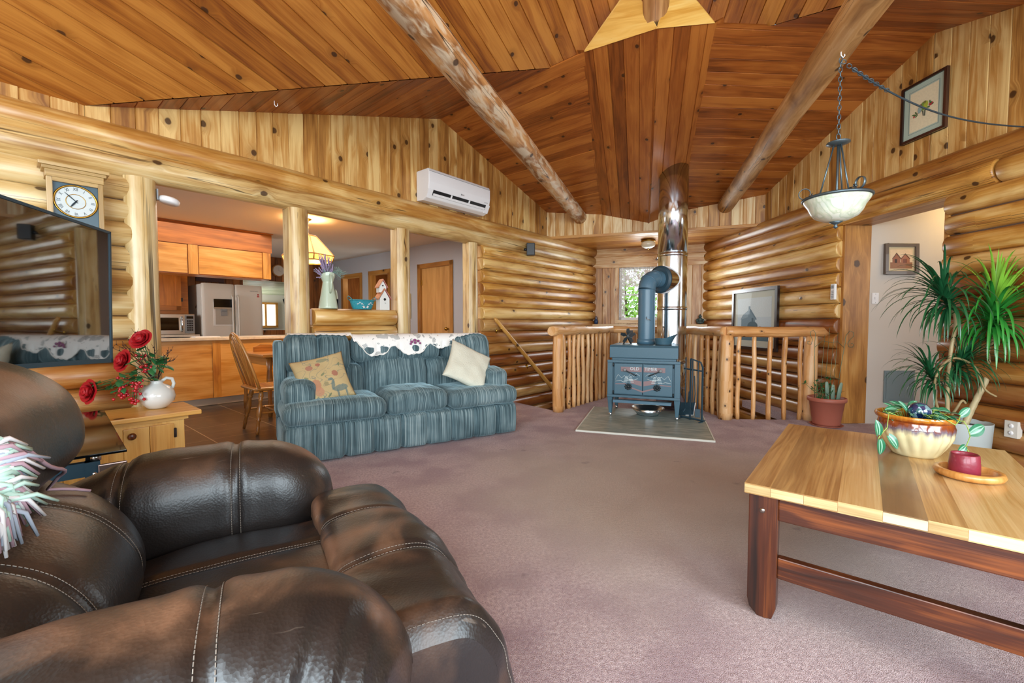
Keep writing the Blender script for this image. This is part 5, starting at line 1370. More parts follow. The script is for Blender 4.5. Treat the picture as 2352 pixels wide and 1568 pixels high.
# fire tools
t = thingM('fire_tool_stand', 'black iron fire tool stand with hanging tools right of the stove', 'fire tools', HS @ TR(.50, .14, FZ))
mb = MB()
mb.tube([(.12, -.10, 0), (.12, -.10, .60), (.10, -.08, .655), (.0, .0, .685)], .010, 4, smooth=False); mb.tube([(.12, -.10, .56), (-.07, .05, .57)], .008, 4, smooth=False)
mb.tube([(.0, 0, 0), (0, 0, .685)], .010, 4, smooth=False)
mb.tube([(-.1, .06, .02), (.14, -.12, .02)], .010, 4, smooth=False); mb.tube([(.16, .0, .0), (.09, -.14, .0)], .010, 4, smooth=False); mb.tube([(-.07, .12, .0), (-.12, .0, .0)], .010, 4, smooth=False)
mb.build('stand', M['irondark'], t)
for k, (x, y, nm) in enumerate(((-.05, .03, 'poker'), (.02, -.02, 'tongs'), (.075, -.06, 'brush'))):
    mb = MB(); mb.tube([(x, y - .02, .70 - .02 * k), (x, y - .02, .12)], .006, 6)
    if nm == 'poker': mb.tube([(x, y - .02, .12), (x - .02, y - .03, .08), (x - .03, y - .02, .10)], .006, 6)
    elif nm == 'tongs': mb.tube([(x + .02, y - .02, .5), (x + .03, y - .02, .3), (x + .01, y - .02, .1)], .005, 6)
    else: mb.box(x - .025, x + .025, y - .03, y - .01, .05, .14)
    mb.build(nm, M['irondark'], t)
# bucket and dustpan under / beside the stove
t = thingM('ash_bucket', 'shiny metal ash pan pushed under the stove between its legs', 'bucket', HS @ TR(.04, .24, FZ) @ RZ(10))
mb = MB(); mb.lathe([(0, .001), (.12, .001), (.19, .085), (.185, .085), (.117, .006), (0, .006)], 30); mb.build('pan', M['chrome'], t)
mb = MB(); mb.tube([(.19 * math.cos(2 * PI * k / 30), .19 * math.sin(2 * PI * k / 30), .085) for k in range(30)], .004, 6, closed=True); mb.build('rim', M['steel'], t)
t = thingM('ash_shovel', 'dark ash shovel with a pale edge leaning at the right leg of the stove', 'shovel', HS @ TR(.46, .34, FZ) @ RZ(20))
mb = MB(); mb.poly3([(-.08, -.06, .17), (.08, -.06, .17), (.09, .02, 0.002), (-.09, .02, .002)]); mb.poly3([(-.08, -.06, .17), (-.08, -.03, .18), (-.09, .05, .01), (-.09, .02, 0)]); mb.poly3([(.08, -.06, .17), (.08, -.03, .18), (.09, .05, .01), (.09, .02, 0)]); mb.tube([(0, -.06, .17), (0, -.09, .30)], .008, 8); mb.build('blade', M['irondark'], t)
mb = MB(); mb.tube([(.08, -.064, .165), (.092, .015, .006), (.0, .018, .004)], .005, 6); mb.build('edge', M['white'], t)

# ================================================================ things on the half-wall ledge
def LDG(s, n=0.0): return frame(LW(s, n, 1.2405), U, N)
M['enamel'] = mat('enamel', '#bccdb8', .3, coat=.3)
t = thingM('enamel_pitcher', 'tall pale green enamel pitcher holding dried lavender on the half-wall ledge', 'pitcher', LDG(2.08) @ RZ(80))
mb = MB(); N0 = 36
prof = [(.088, 0), (.09, .01), (.082, .06), (.066, .15), (.054, .22), (.048, .262), (.056, .285), (.066, .31), (.068, .335)]
def pit(i, j):
    a = 2 * PI * i; x = j * (len(prof) - 1); k = min(int(x), len(prof) - 2); f = x - k
    r = prof[k][0] * (1 - f) + prof[k + 1][0] * f; z = prof[k][1] * (1 - f) + prof[k + 1][1] * f
    top = max(0, (z - .28) / .055); lip = max(0, math.cos(a)) ** 3
    return (r * math.cos(a) + lip * .03 * top, r * math.sin(a), z + top * (.022 * lip + .022 * max(0, -math.cos(a)) ** 2))
mb.grid(N0, 32, pit); mb.grid(N0, 12, lambda i, j: (lambda p: (p[0] * .97, p[1] * .97, p[2]))(pit(i, 1 - j * .25))); mb.lathe([(0, .004), (.088, .004)], N0); mb.build('body', M['enamel'], t)
mb = MB(); mb.tube([(-.062, 0, .33), (-.10, 0, .32), (-.115, 0, .27), (-.105, 0, .2), (-.07, 0, .15)], .007, 8); mb.build('handle', M['enamel'], t)
mb = MB(); mb.prism([(-.022, -.05), (.022, -.05), (.028, .03), (0, .05), (-.028, .03)], .0012, T=TR(-.02, -.074, .145) @ RX(80)); mb.build('painted_label', mat('label_cream', '#d9d3bf', .4, var=.3, vscale=60), t)
lav = thingM('dried_lavender', 'bunch of dried lavender and blue-green sprigs in the pale green pitcher', 'dried flowers', LDG(2.08))
M['lav'] = mat('lav', '#a08fae', .8, var=.35, vscale=80); M['lavgreen'] = mat('lavgreen', '#8bb0a8', .7, var=.3, vscale=30)
mb = MB(); mg = MB(); r2 = random.Random(3)
for i in range(46):
    a = r2.uniform(0, 2 * PI); sp_ = r2.uniform(.02, .085); h_ = r2.uniform(.43, .575) - sp_ * .9
    b0 = Vector((r2.uniform(-.03, .03), r2.uniform(-.03, .03), .30)); b1 = Vector((-.035 + sp_ * math.cos(a), sp_ * math.sin(a), h_))
    mg.tube([b0, b1], .0012, 4)
    for k in range(7): 
        q = b0.lerp(b1, .62 + .38 * k / 6); mb.ball(q, .0068 - .0005 * k, None, .009, 6, 4)
for i in range(16):
    a = r2.uniform(-1.0, 1.2); L_ = r2.uniform(.10, .17); p0 = Vector((.02, 0, .34)); d_v = Vector((math.cos(a) * .9, -.25 + math.sin(a) * .5, r2.uniform(-.15, .5))).normalized()
    p = [p0, p0 + d_v * L_ * .5 + Vector((0, 0, .02)), p0 + d_v * L_ + Vector((0, 0, -.025))]
    mg.tube(p, .0015, 4)
    for k in range(6):
        q = p[1].lerp(p[2], k / 5); sd_ = Vector((-d_v.y, d_v.x, .4)).normalized() * (.02 if k % 2 else -.02)
        mg.poly3([q, q + d_v * .018 + sd_ * .5, q + d_v * .03 + sd_, q + d_v * .01 + sd_ * .6])
for i in range(10):
    a = r2.uniform(2.2, 4.2); L_ = r2.uniform(.05, .10); p0 = Vector((-.04, 0, .31)); p1 = p0 + Vector((math.cos(a) * L_, math.sin(a) * L_ * .5, r2.uniform(-.02, .07)))
    mg.tube([p0, p1], .0015, 4)
    for k in range(5): mb.ball(p0.lerp(p1, .5 + k * .12), .005, None, None, 6, 4)
mb.build('flowers', M['lav'], lav)['kind'] = 'stuff'; mg.build('stems', M['lavgreen'], lav)
# teal basket
M['teal'] = mat('teal', '#2b93a3', .6, bump=.8, bscale=120, var=.3, vscale=60)
t = thingM('woven_basket', 'teal woven basket with white vine motif on the half-wall ledge', 'basket', LDG(2.45))
mb = MB()
def bk(i, j):
    a = 2 * PI * i; f = .72 + .28 * j ** .7
    wv = 1 + .012 * math.sin(24 * a + (PI if int(j * 10) % 2 else 0))
    return (.135 * f * math.cos(a) * wv, .08 * f * math.sin(a) * wv, j * .095)
mb.grid(96, 20, bk); mb.grid(48, 4, lambda i, j: (.125 * math.cos(2 * PI * i) * (1 - .25 * j), .072 * math.sin(2 * PI * i) * (1 - .25 * j), .092 - j * .085)); mb.lathe([(0, .004), (.1, .004)], 24, T=Matrix.Diagonal((1, .6, 1, 1)))
mb.build('body', M['teal'], t)
mb = MB(); mb.tube([(.137 * math.cos(2 * PI * k / 40), .082 * math.sin(2 * PI * k / 40), .095) for k in range(40)], .006, 6, closed=True); mb.build('rim', M['teal'], t)
for sx in (-1, 1):
    mb = MB(); mb.tube([(sx * .125, -.035, .09), (sx * .15, -.03, .12), (sx * .155, 0, .135), (sx * .15, .03, .12), (sx * .125, .035, .09)], .004, 6); mb.build('handle', M['teal'], t)
mb = MB()
for cx, s_ in ((-.055, 1), (.05, -1)):
    def bp_(x, z): 
        k = x / .128; return (x, -.079 * math.sqrt(max(0, 1 - k * k)) * (.86 + .1 * z / .095) - .005, z)
    mb.tube([bp_(cx - .035 * s_, .05), bp_(cx - .01 * s_, .066), bp_(cx + .015 * s_, .06), bp_(cx + .03 * s_, .042)], .0022, 5)
    for dx, dz in ((.032, .032), (.022, .028), (.04, .022), (.03, .018)): mb.ball(bp_(cx + dx * s_, dz), .007, .003, .006, 8, 5)
    for dx, dz in ((-.03, .055), (-.01, .072), (.01, .054)): mb.ball(bp_(cx + dx * s_, dz), .008, .003, .004, 8, 5)
mb.build('vine_motif', M['white'], t)
# birdhouse
t = thingM('birdhouse', 'white two-storey birdhouse with pink pitched roofs on the half-wall ledge', 'birdhouse', LDG(2.70) @ RZ(-8))
M['birdwhite'] = mat('birdwhite', '#dfe2de', .6); M['roofpink'] = mat('roofpink', '#b9756e', .6, var=.2, vscale=30); M['rooforange'] = mat('rooforange', '#c4825c', .6, var=.3, vscale=20)
mb = MB(); mb.prism([(-.055, 0), (.055, 0), (.055, .125), (0, .215), (-.055, .125)], .10, T=TR(0, .05, 0) @ RX(90)); mb.prism([(-.04, .19), (.04, .19), (.04, .255), (0, .32), (-.04, .255)], .075, T=TR(-.012, .045, 0) @ RX(90)); mb.build('body', M['birdwhite'], t)
for (cx, zt_, zb_, w3, y0, y1) in ((0, .235, .125, .075, -.06, .06), (-.012, .338, .25, .055, -.045, .055)):
    for sx in (-1, 1):
        mb = MB(); mb.poly3([(cx, y0, zt_), (cx + sx * w3, y0, zb_), (cx + sx * w3, y1, zb_), (cx, y1, zt_)]); mb.poly3([(cx, y0, zt_ - .012), (cx + sx * w3, y0, zb_ - .012), (cx + sx * w3, y1, zb_ - .012), (cx, y1, zt_ - .012)])
        mb.poly3([(cx, y0, zt_), (cx + sx * w3, y0, zb_), (cx + sx * w3, y0, zb_ - .012), (cx, y0, zt_ - .012)]); mb.poly3([(cx + sx * w3, y0, zb_), (cx + sx * w3, y1, zb_), (cx + sx * w3, y1, zb_ - .012), (cx + sx * w3, y0, zb_ - .012)])
        mb.build('roof', M['rooforange'] if sx < 0 else M['roofpink'], t)
for (x, z, r_) in ((0, .115, .014), (-.012, .265, .009)):
    mb = MB(); mb.lathe([(0, 0), (r_, 0), (r_, .003), (0, .003)], 16, T=TR(x, -.0495 if z < .2 else -.0295, z) @ RX(90)); mb.build('entrance_hole', M['black'], t)
mb = MB(); mb.tube([(0, -.05, .075), (.004, -.065, .073)], .003, 6); mb.build('perch', M['grey'], t)
# ================================================================ blue velour sofa
def velour():
    m, nt, b = newmat('velour'); L = nt.links
    uv = N_(nt, 'UVMap', uv_map='UVMap').outputs[0]
    def noi(sc_, d=2, dist=0, s=1):
        mp = N_(nt, 'Mapping'); mp.inputs['Scale'].default_value = sc_; L.new(uv, mp.inputs[0])
        n = N_(nt, 'TexNoise'); n.inputs['Scale'].default_value = s; n.inputs['Detail'].default_value = d; n.inputs['Distortion'].default_value = dist; L.new(mp.outputs[0], n.inputs['Vector']); return n.outputs['Fac']
    st = noi((130, 2.2, 1), 3); big = noi((2.6, 3.2, 1), 3, .5, 1)
    f = math_(nt, 'ADD', math_(nt, 'MULTIPLY', st, .75), math_(nt, 'MULTIPLY', big, .42))
    c = ramp_(nt, f, [(.40, srgb('#2b3a40')), (.54, srgb('#4c6269')), (.66, srgb('#6f868c')), (.80, srgb('#a3b4b6'))])
    L.new(c, b.inputs['Base Color']); b.inputs['Roughness'].default_value = .8; b.inputs['Sheen Weight'].default_value = .7; b.inputs['Sheen Roughness'].default_value = .35; b.inputs['Sheen Tint'].default_value = srgb('#b9dbe6')
    b.inputs['Specular IOR Level'].default_value = .15
    bp = N_(nt, 'Bump'); bp.inputs['Strength'].default_value = .45; bp.inputs['Distance'].default_value = .006; L.new(math_(nt, 'ADD', st, math_(nt, 'MULTIPLY', noi((30, 30, 1), 3), .6)), bp.inputs['Height']); L.new(bp.outputs['Normal'], b.inputs['Normal'])
    return m
M['velour'] = velour()
SO = Vector((-1.712, 3.20, 0)); sxd = Vector((1.424, .865, 0)).normalized(); syd = Vector((-sxd.y, sxd.x, 0))
SM = frame(SO, sxd, syd); SL = 2.09
so = thingM('sofa', 'blue velour three-seat sofa with channel-tufted back standing before the log posts', 'sofa', SM)
nz = noise.noise
def wr(p, a=.006, f=14): return p + Vector((nz(p * f), nz(p * f + Vector((9, 0, 0))), nz(p * f + Vector((0, 9, 0))))) * a
def chan(x, x0, x1, n): return min(1, abs(math.sin(PI * (x - x0) / (x1 - x0) * n)) * 2.4) ** .65
# base and skirt with vertical channels
def skirt(p):
    k = chan(p.x, 0, SL, 9); q = Vector(p)
    if p.y < .2: q.y += .085 * (1 - k) * (1 if p.z > .0 else 1) - .012 * math.sin(PI * min(1, max(0, p.z / .30)))
    if p.y < .2: q.z += (.004 * k if p.z > .2 else 0)
    return wr(q, .004, 9)
mb = MB(); mb.soft(0.005, SL - .005, .02, .70, .012, .305, r=.045, n=(216, 10, 12), fn=skirt); mb.build('skirt', M['velour'], so)
# outer back shell
def lean(p): q = Vector(p); q.y += max(0, p.z - .45) * .10; return q
mb = MB(); mb.soft(.0, SL, .66, .765, .04, .93, r=.03, n=(20, 4, 12), fn=lean); mb.build('back_shell', M['velour'], so)
mb = MB(); mb.soft(-.012, .075, .50, .76, .30, .945, r=.03, n=(4, 8, 14), fn=lean); mb.build('wing', M['velour'], so)
mb = MB(); mb.soft(SL - .10, SL - .02, .54, .76, .30, .92, r=.03, n=(4, 8, 14), fn=lean); mb.build('wing', M['velour'], so)
# arms
for x0, x1, lab in ((.03, .265, 0), (SL - .265, SL - .03, 1)):
    cx = (x0 + x1) / 2
    def armf(p, cx=cx):
        q = Vector(p); f = max(0, (p.z - .50) / .13)
        q.x = cx + (p.x - cx) * (1 + .12 * min(1, f))
        q.z += .018 * math.sin(PI * min(1, max(0, (p.y - .1) / .5)))
        return wr(q, .010, 11)
    mb = MB(); mb.soft(x0, x1, .13, .62, .28, .635, r=.09, n=(16, 22, 16), fn=armf); mb.build('arm', M['velour'], so)
# three seat cushions, wrapped over the front
S1, S2 = .80, 1.36
for i, (x0, x1, zt, yf, pu) in enumerate(((.0, S1, .475, .0, .0), (S1, S2, .50, .03, .02), (S2, SL, .475, .0, .0))):
    def seat(p, x0=x0, x1=x1, pu=pu):
        q = Vector(p); u_ = (p.x - x0) / (x1 - x0)
        crown = math.sin(PI * min(1, max(0, u_)))
        if p.z > .40: q.z += .022 * crown * math.sin(PI * min(1, max(0, (p.y + .1) / .8)))
        if p.y < .12: q.y -= .012 * math.sin(PI * min(1, max(0, (p.z - .30) / .18)))
        return wr(q, .010 if i == 1 else .006, 10)
    mb = MB(); mb.soft(x0 + .004, x1 - .004, yf, .60, .305, zt, r=.075, n=(30, 22, 12), fn=seat); mb.build('seat_cushion', M['velour'], so)
# back: lower panels and channelled top pillows
def backpan(x0, x1, z0, z1, yf, nch, r, dep, name, th=.2):
    def fn(p):
        u_ = p.x; k = chan(u_, x0, x1, nch) if nch > 1 else math.sin(PI * min(1, max(0, (u_ - x0) / (x1 - x0)))) ** .35
        q = Vector(p)
        if p.y < yf + th * .6:
            q.y += dep * (1 - k)
            zz = (p.z - z0) / (z1 - z0)
            q.y -= .03 * math.sin(PI * min(1, max(0, zz)))
        if p.z > (z0 + z1) / 2: q.z += (-.016 * (1 - k) * 1.6) if nch > 1 else 0
        q.y += (q.z - .45) * .16
        return wr(q, .006, 12)
    mb = MB(); mb.soft(x0 + .004, x1 - .004, yf, yf + th, z0, z1, r=r, n=(max(18, nch * 24), 8, 18), fn=fn); return mb.build(name, M['velour'], so)
B1_, B2_ = .62, 1.50
backpan(.05, B1_, .66, 1.0, .475, 2, .09, .085, 'top_pillow'); backpan(B1_, B2_, .73, .985, .49, 4, .08, .085, 'top_pillow'); backpan(B2_, SL - .02, .70, .985, .48, 2, .09, .085, 'top_pillow')
backpan(.07, B1_ + .1, .42, .72, .52, 1, .06, .02, 'back_cushion'); backpan(B1_ + .1, 1.33, .42, .77, .50, 1, .05, .02, 'back_cushion'); backpan(1.33, SL - .05, .42, .75, .52, 1, .06, .02, 'back_cushion')

# lace runner over the back
def lace():
    m, nt, b = newmat('lace'); L = nt.links
    uv = N_(nt, 'UVMap', uv_map='UVMap').outputs[0]
    sx = N_(nt, 'SeparateXYZ'); L.new(uv, sx.inputs[0])
    n = N_(nt, 'TexNoise'); n.inputs['Scale'].default_value = 11; n.inputs['Detail'].default_value = 2; L.new(uv, n.inputs['Vector'])
    n2 = N_(nt, 'TexNoise'); n2.inputs['Scale'].default_value = 55; n2.inputs['Detail'].default_value = 2; L.new(uv, n2.inputs['Vector'])
    g = math_(nt, 'MULTIPLY', math_(nt, 'SINE', math_(nt, 'MULTIPLY', sx.outputs[0], 520)), math_(nt, 'SINE', math_(nt, 'MULTIPLY', sx.outputs[1], 520)))
    hole = math_(nt, 'MULTIPLY', math_(nt, 'GREATER_THAN', g, .05), math_(nt, 'MULTIPLY', math_(nt, 'GREATER_THAN', n.outputs['Fac'], .60), math_(nt, 'GREATER_THAN', sx.outputs[1], .07)))
    hole2 = math_(nt, 'MULTIPLY', math_(nt, 'GREATER_THAN', n2.outputs['Fac'], .70), math_(nt, 'GREATER_THAN', sx.outputs[1], .10))
    al = math_(nt, 'SUBTRACT', 1, math_(nt, 'MAXIMUM', hole, hole2))
    b.inputs['Base Color'].default_value = srgb('#f0f1ee'); b.inputs['Roughness'].default_value = .9
    L.new(al, b.inputs['Alpha'])
    return m
M['lace'] = lace()
def drop(x):
    """hem of the lace below the top of the back"""
    x_ = (x - .62) / 1.03
    pts = [(-.62, .025), (-.3, .03), (-.02, .04), (.02, .07), (.16, .20), (.27, .19), (.36, .11), (.50, .20), (.62, .19), (.72, .10), (.82, .15), (.94, .12), (1.0, .05), (1.25, .02), (1.5, .02)]
    d = pts[-1][1]
    for a, b in zip(pts, pts[1:]):
        if a[0] <= x_ <= b[0]:
            f = (x_ - a[0]) / (b[0] - a[0]); f = f * f * (3 - 2 * f); d = a[1] + (b[1] - a[1]) * f; break
    return d + .008 * abs(math.sin(x * 62))
def lacef(i, j):
    x = .09 + i * 1.88; D = drop(x)
    s_ = j * (.15 + D) - .15      # path length from behind over the top to the front
    tz = 1.008 if x < .62 else .992
    k = chan(x, .05, B1_, 2) if x < B1_ else (chan(x, B1_, B2_, 4) if x < B2_ else chan(x, B2_, SL - .02, 2))
    wob = .006 * nz(Vector((x * 9, s_ * 9, 2)))
    yt = .60
    if s_ < 0: return (x, yt + .02 - s_ * 1.0, tz + wob - .10 * max(0, -s_ - .06))
    if s_ < .09:
        a = s_ / .09 * PI / 2; return (x, yt + .02 - .085 * math.sin(a), tz + wob - .085 * (1 - math.cos(a)))
    d = s_ - .09
    return (x, yt - .068 - .018 * math.sin(min(1, d / .2) * PI / 2) + wob * .5 + .012 * (1 - k) - (.0 if d < .02 else .0), tz - .085 - d)
mb = MB(); mb.grid(220, 22, lacef, lambda a, b: (a * 1.88, b * (.15 + drop(.09 + a * 1.88)) - .05))
lc = thingM('lace_runner', 'white lace runner with scalloped edge draped over the back of the blue sofa', 'lace runner', SM); mb.build('cloth', M['lace'], lc)
mb = MB(); 
mb.tube([(lambda p: (p[0], p[1] - .004, p[2]))(lacef(i / 200, 1.0)) for i in range(60, 175)], .005, 5); mb.build('scalloped_edge', mat('lacewhite', '#e9ebe7', .9), lc)
mb = MB()
for (x, z, r_) in ((1.17, .915, .016), (1.20, .93, .017), (1.235, .922, .016), (1.16, .895, .012), (1.255, .90, .012), (1.205, .905, .014)):
    mb.ball((x, .513 + .0, z), r_, .006, r_ * .8, 10, 6)
mb.build('embroidered_flowers', mat('plum', '#8c4a78', .9), lc)

# scatter cushions
def cushion(name, lab, M4, w, m, th=.07, rough=.012):
    mb = MB()
    def f(sgn):
        def g(i, j):
            a, b = i * 2 - 1, j * 2 - 1
            pin = 1 - .09 * (1 - abs(a) ** 2) * (abs(b) ** 4) ; pin2 = 1 - .09 * (1 - abs(b) ** 2) * (abs(a) ** 4)
            x, y = a * w * pin2, b * w * pin
            z = th * ((1 - abs(a) ** 2.6) * (1 - abs(b) ** 2.6)) ** .42
            z += rough * nz(Vector((a * 2.5, b * 2.5, sgn * 3 + w * 20)))
            edge = (1 - a * a) * (1 - b * b)
            return (x, y, sgn * max(0, z if edge > 1e-4 else 0))
        return g
    g1, g2 = f(1), f(-1)
    mb.grid(28, 28, g1, lambda a, b: (a, b)); mb.grid(28, 28, lambda i, j: g2(1 - i, j), lambda a, b: (a, b))
    o = mb.build(name, m, weld=True); o.matrix_world = M4; tag(o, lab, 'cushion'); return o
def tapestry():
    m, nt, b = newmat('tapestry'); L = nt.links
    uv = N_(nt, 'UVMap', uv_map='UVMap').outputs[0]
    def noi(s, d=2, dist=0):
        n = N_(nt, 'TexNoise'); n.inputs['Scale'].default_value = s; n.inputs['Detail'].default_value = d; n.inputs['Distortion'].default_value = dist; L.new(uv, n.inputs['Vector']); return n.outputs['Fac']
    base = mix_(nt, noi(120, 3), srgb('#c9b58c'), srgb('#a8925f'))
    n1 = noi(3.4, 1, 1.6); ln_ = math_(nt, 'SUBTRACT', 1, smooth_(nt, math_(nt, 'ABSOLUTE', math_(nt, 'SUBTRACT', n1, .5)), .004, .018))
    c = mix_(nt, math_(nt, 'MULTIPLY', ln_, .8), base, srgb('#6f7a70'))
    def blob(x, y, rx, ry, col, cin, ang=0):
        mp = N_(nt, 'Mapping', vector_type='TEXTURE'); mp.inputs['Location'].default_value = (x, y, 0); mp.inputs['Scale'].default_value = (rx, ry, 1); mp.inputs['Rotation'].default_value = (0, 0, ang); L.new(uv, mp.inputs[0])
        ln = N_(nt, 'VectorMath', operation='LENGTH'); L.new(mp.outputs[0], ln.inputs[0])
        f = math_(nt, 'SUBTRACT', 1, smooth_(nt, math_(nt, 'ADD', ln.outputs['Value'], math_(nt, 'MULTIPLY', noi(26, 2), .5)), 1.1, 1.25))
        return mix_(nt, math_(nt, 'MULTIPLY', f, .8), cin, srgb(col))
    for q in ((.30, .74, .07, .06, '#a06a5c'), (.47, .78, .05, .04, '#a05c50'), (.72, .52, .06, .07, '#9a5c50', .4), (.33, .36, .10, .13, '#b07a60'), (.36, .22, .09, .10, '#b88468'), (.74, .20, .16, .07, '#5f7370'), (.63, .30, .035, .12, '#5f7370', -.2), (.61, .42, .05, .03, '#5f7370'), (.68, .10, .02, .09, '#5f7370'), (.84, .10, .02, .09, '#5f7370'), (.57, .86, .12, .045, '#7d8268'), (.50, .55, .05, .02, '#6d7a5a', .6), (.2, .55, .05, .02, '#6d7a5a', -.6), (.52, .10, .06, .02, '#5a6a50', .8), (.85, .70, .05, .02, '#6d7a5a', 1.2), (.52, .35, .045, .045, '#8a8462')): c = blob(q[0], q[1], q[2], q[3], q[4], c, q[5] if len(q) > 5 else 0)
    L.new(c, b.inputs['Base Color']); b.inputs['Roughness'].default_value = .95
    bp = N_(nt, 'Bump'); bp.inputs['Strength'].default_value = .4; bp.inputs['Distance'].default_value = .003; L.new(noi(160, 2), bp.inputs['Height']); L.new(bp.outputs['Normal'], b.inputs['Normal'])
    return m
def put(x, y, z, tilt, roll, yaw=0): return SM @ TR(x, y, z) @ RZ(yaw) @ RX(tilt) @ RZ(roll)
cushion('throw_pillow', 'tan tapestry cushion with animals and flowers on the left seat of the sofa', put(.33, .28, .630, 62, 13, -4), .212, tapestry(), .06)
cushion('throw_pillow', 'plain cream cushion tilted on its corner at the right end of the sofa', put(1.66, .28, .672, 58, -32, 8), .228, mat('creamcloth', '#d8d9c8', .95, bump=.5, bscale=90, var=.06), .06)

# ================================================================ television corner
tvM = frame(Vector((-2.035, 2.215, 0)), (-.199, .98, 0), (-.98, -.199, 0)) @ TR(0, 0, 1.2) @ RY(2) @ TR(0, 0, -1.2)     # x towards the far edge, -y faces the room
tv = thingM('television', 'large dark flat television at the left edge, reflecting the sofa', 'television', tvM)
TZ0, TZ1 = .900, 1.56; TW = 1.28
mb = MB(); mb.box(-TW, 0, .0, .035, TZ0, TZ1); mb.build('housing', M['black'], tv, bevel=.004)
mb = MB(); mb.box(-TW + .012, -.012, -.002, .001, TZ0 + .02, TZ1 - .012); mb.build('screen', M['screen'], tv)
M['bezel'] = mat('bezel', '#1e3a48', .35)
mb = MB()
for q in ((-TW, 0, TZ0, TZ0 + .02), (-TW, 0, TZ1 - .012, TZ1), (-.012, 0, TZ0, TZ1), (-TW, -TW + .012, TZ0, TZ1)): mb.box(q[0], q[1], -.006, .0, q[2], q[3])
mb.build('bezel', M['bezel'], tv)
mb = MB(); mb.box(-.75, -.53, .03, .09, .95, 1.5); mb.build('mount_plate', M['black'], tv)
mb = MB(); mb.box(-.67, -.60, .06, .12, .62, 1.45); mb.build('support_column', M['black'], tv)
# glass topped stand
gM = frame(Vector((-1.53, 1.71, 0)), (.72, .694, 0), (-.694, .72, 0))      # x along the front edge, y to the back
gs = thingM('glass_tv_stand', 'black glass-topped television stand with metal legs beside the pine cabinet', 'TV stand', gM)
GZ = .598; GD = 1.14
mb = MB(); mb.prism([(0, 0), (-.05, GD), (-1.15, GD - .28), (-1.15, 0)], .010, T=TR(0, 0, GZ - .01)); mb.build('glass_top', M['blackgloss'], gs, bevel=.002)
M['frameblue'] = mat('frameblue', '#1d3440', .4)
mb = MB(); mb.box(-1.1, -.10, .03, .06, GZ - .09, GZ - .035); mb.box(-1.1, -.10, .77, .80, GZ - .09, GZ - .035); mb.box(-.12, -.09, .03, .8, GZ - .09, GZ - .035); mb.build('under_frame', M['frameblue'], gs)
mb = MB(); mb.box(-1.1, -.10, .04, .78, .20, .21); mb.build('glass_shelf', M['blackgloss'], gs)
for x, y in ((-.10, .045), (-.10, .78), (-1.07, .045), (-1.07, .78)):
    mb = MB(); mb.box(x - .022, x + .022, y - .022, y + .022, .0, GZ - .035); lg = mb.build('leg', M['frameblue'], gs)
    mb = MB(); mb.tube([(x + .01, y, GZ - .035), (x + .01, y, GZ - .011)], .016, 12); mb.build('glass_support', M['steel'], lg)
M['pinkmetal'] = mat('pinkmetal', '#a58f88', .3, metal=.9)
mb = MB(); mb.box(-.085, .0, .0, .015, GZ - .16, GZ - .045); mb.build('end_bracket', M['pinkmetal'], gs, bevel=.004)
for x in (-.095, .008):
    for z in (GZ - .13, GZ - .075):
        mb = MB(); mb.ball((x, -.002, z), .007); mb.build('bolt', M['chrome'], gs)
# burlap basket on the lower shelf
M['burlap'] = mat('burlap', '#a98a5c', .95, bump=1.2, bscale=130, var=.4, vscale=40)
t = thingM('burlap_basket', 'rough burlap-lined basket on the lower shelf of the television stand', 'basket', gM @ TR(-.34, .30, .211))
mb = MB()
mb.grid(60, 12, lambda i, j: ((.125 + .03 * j + .012 * nz(Vector((math.cos(2 * PI * i) * 2, math.sin(2 * PI * i) * 2, j * 3)))) * math.cos(2 * PI * i), (.115 + .025 * j) * math.sin(2 * PI * i), j * .17 + .014 * nz(Vector((i * 40, j, 1))) * j)); mb.lathe([(0, .003), (.12, .003)], 20); mb.build('body', M['burlap'], t)
mb = MB(); mb.grid(60, 4, lambda i, j: ((.150 + .035 * j) * math.cos(2 * PI * i), (.135 + .035 * j) * math.sin(2 * PI * i), .172 - .04 * j + .018 * nz(Vector((i * 55, j * 2, 5))))); mb.build('frayed_rim', M['burlap'], t)

# pine cabinet
cbM = frame(Vector((-2.00, 2.85, 0)), Vector((.80, .60, 0)).normalized() if False else U, N)
cbM = frame(LW(0.10, -.57, 0), U, N)
cb = thingM('pine_cabinet', 'knotty pine cabinet with black hinges under the white jug and roses', 'cabinet', cbM)
CX0, CX1, CZ = -.18, .66, .50
mb = MB(); mb.rt(); mb.box(CX0, CX1, .0, .40, .02, CZ - .03, ax=2); mb.build('body', M['pine'], cb, bevel=.004)
mb = MB(); mb.rt(); mb.box(CX0 - .06, CX1 + .09, -.05, .41, CZ - .03, CZ); mb.build('top', M['pine'], cb, bevel=.006)
mb = MB(); mb.rt(); mb.box(CX0 - .02, CX1 + .02, -.015, .0, CZ - .055, CZ - .03); mb.build('moulding', M['pine'], cb)
for a, b in ((CX0 + .05, CX0 + .45), (CX0 + .52, CX1 - .06)):
    mb = MB()
    n_ = 2; w3 = (b - a) / n_
    for k in range(n_): mb.rt(); mb.box(a + k * w3 + .001, a + (k + 1) * w3 - .001, -.018, .0, .06, CZ - .075, ax=2)
    d1 = mb.build('door', M['pine'], cb, bevel=.003)
    mb = MB(); mb.lathe([(.0, .03), (.012, .03), (.022, .022), (.020, .014), (.010, .008), (.010, 0)], 18, T=TR(a + .04, -.018, CZ - .12) @ RX(90)); mb.build('knob', M['tableleg'], d1)
    for z in (.12, CZ - .14):
        mb = MB(); mb.box(b - .004, b + .012, -.022, -.001, z - .03, z + .03); mb.tube([(b + .002, -.024, z - .03), (b + .002, -.024, z + .03)], .005, 8); mb.build('hinge', M['dark'], d1)

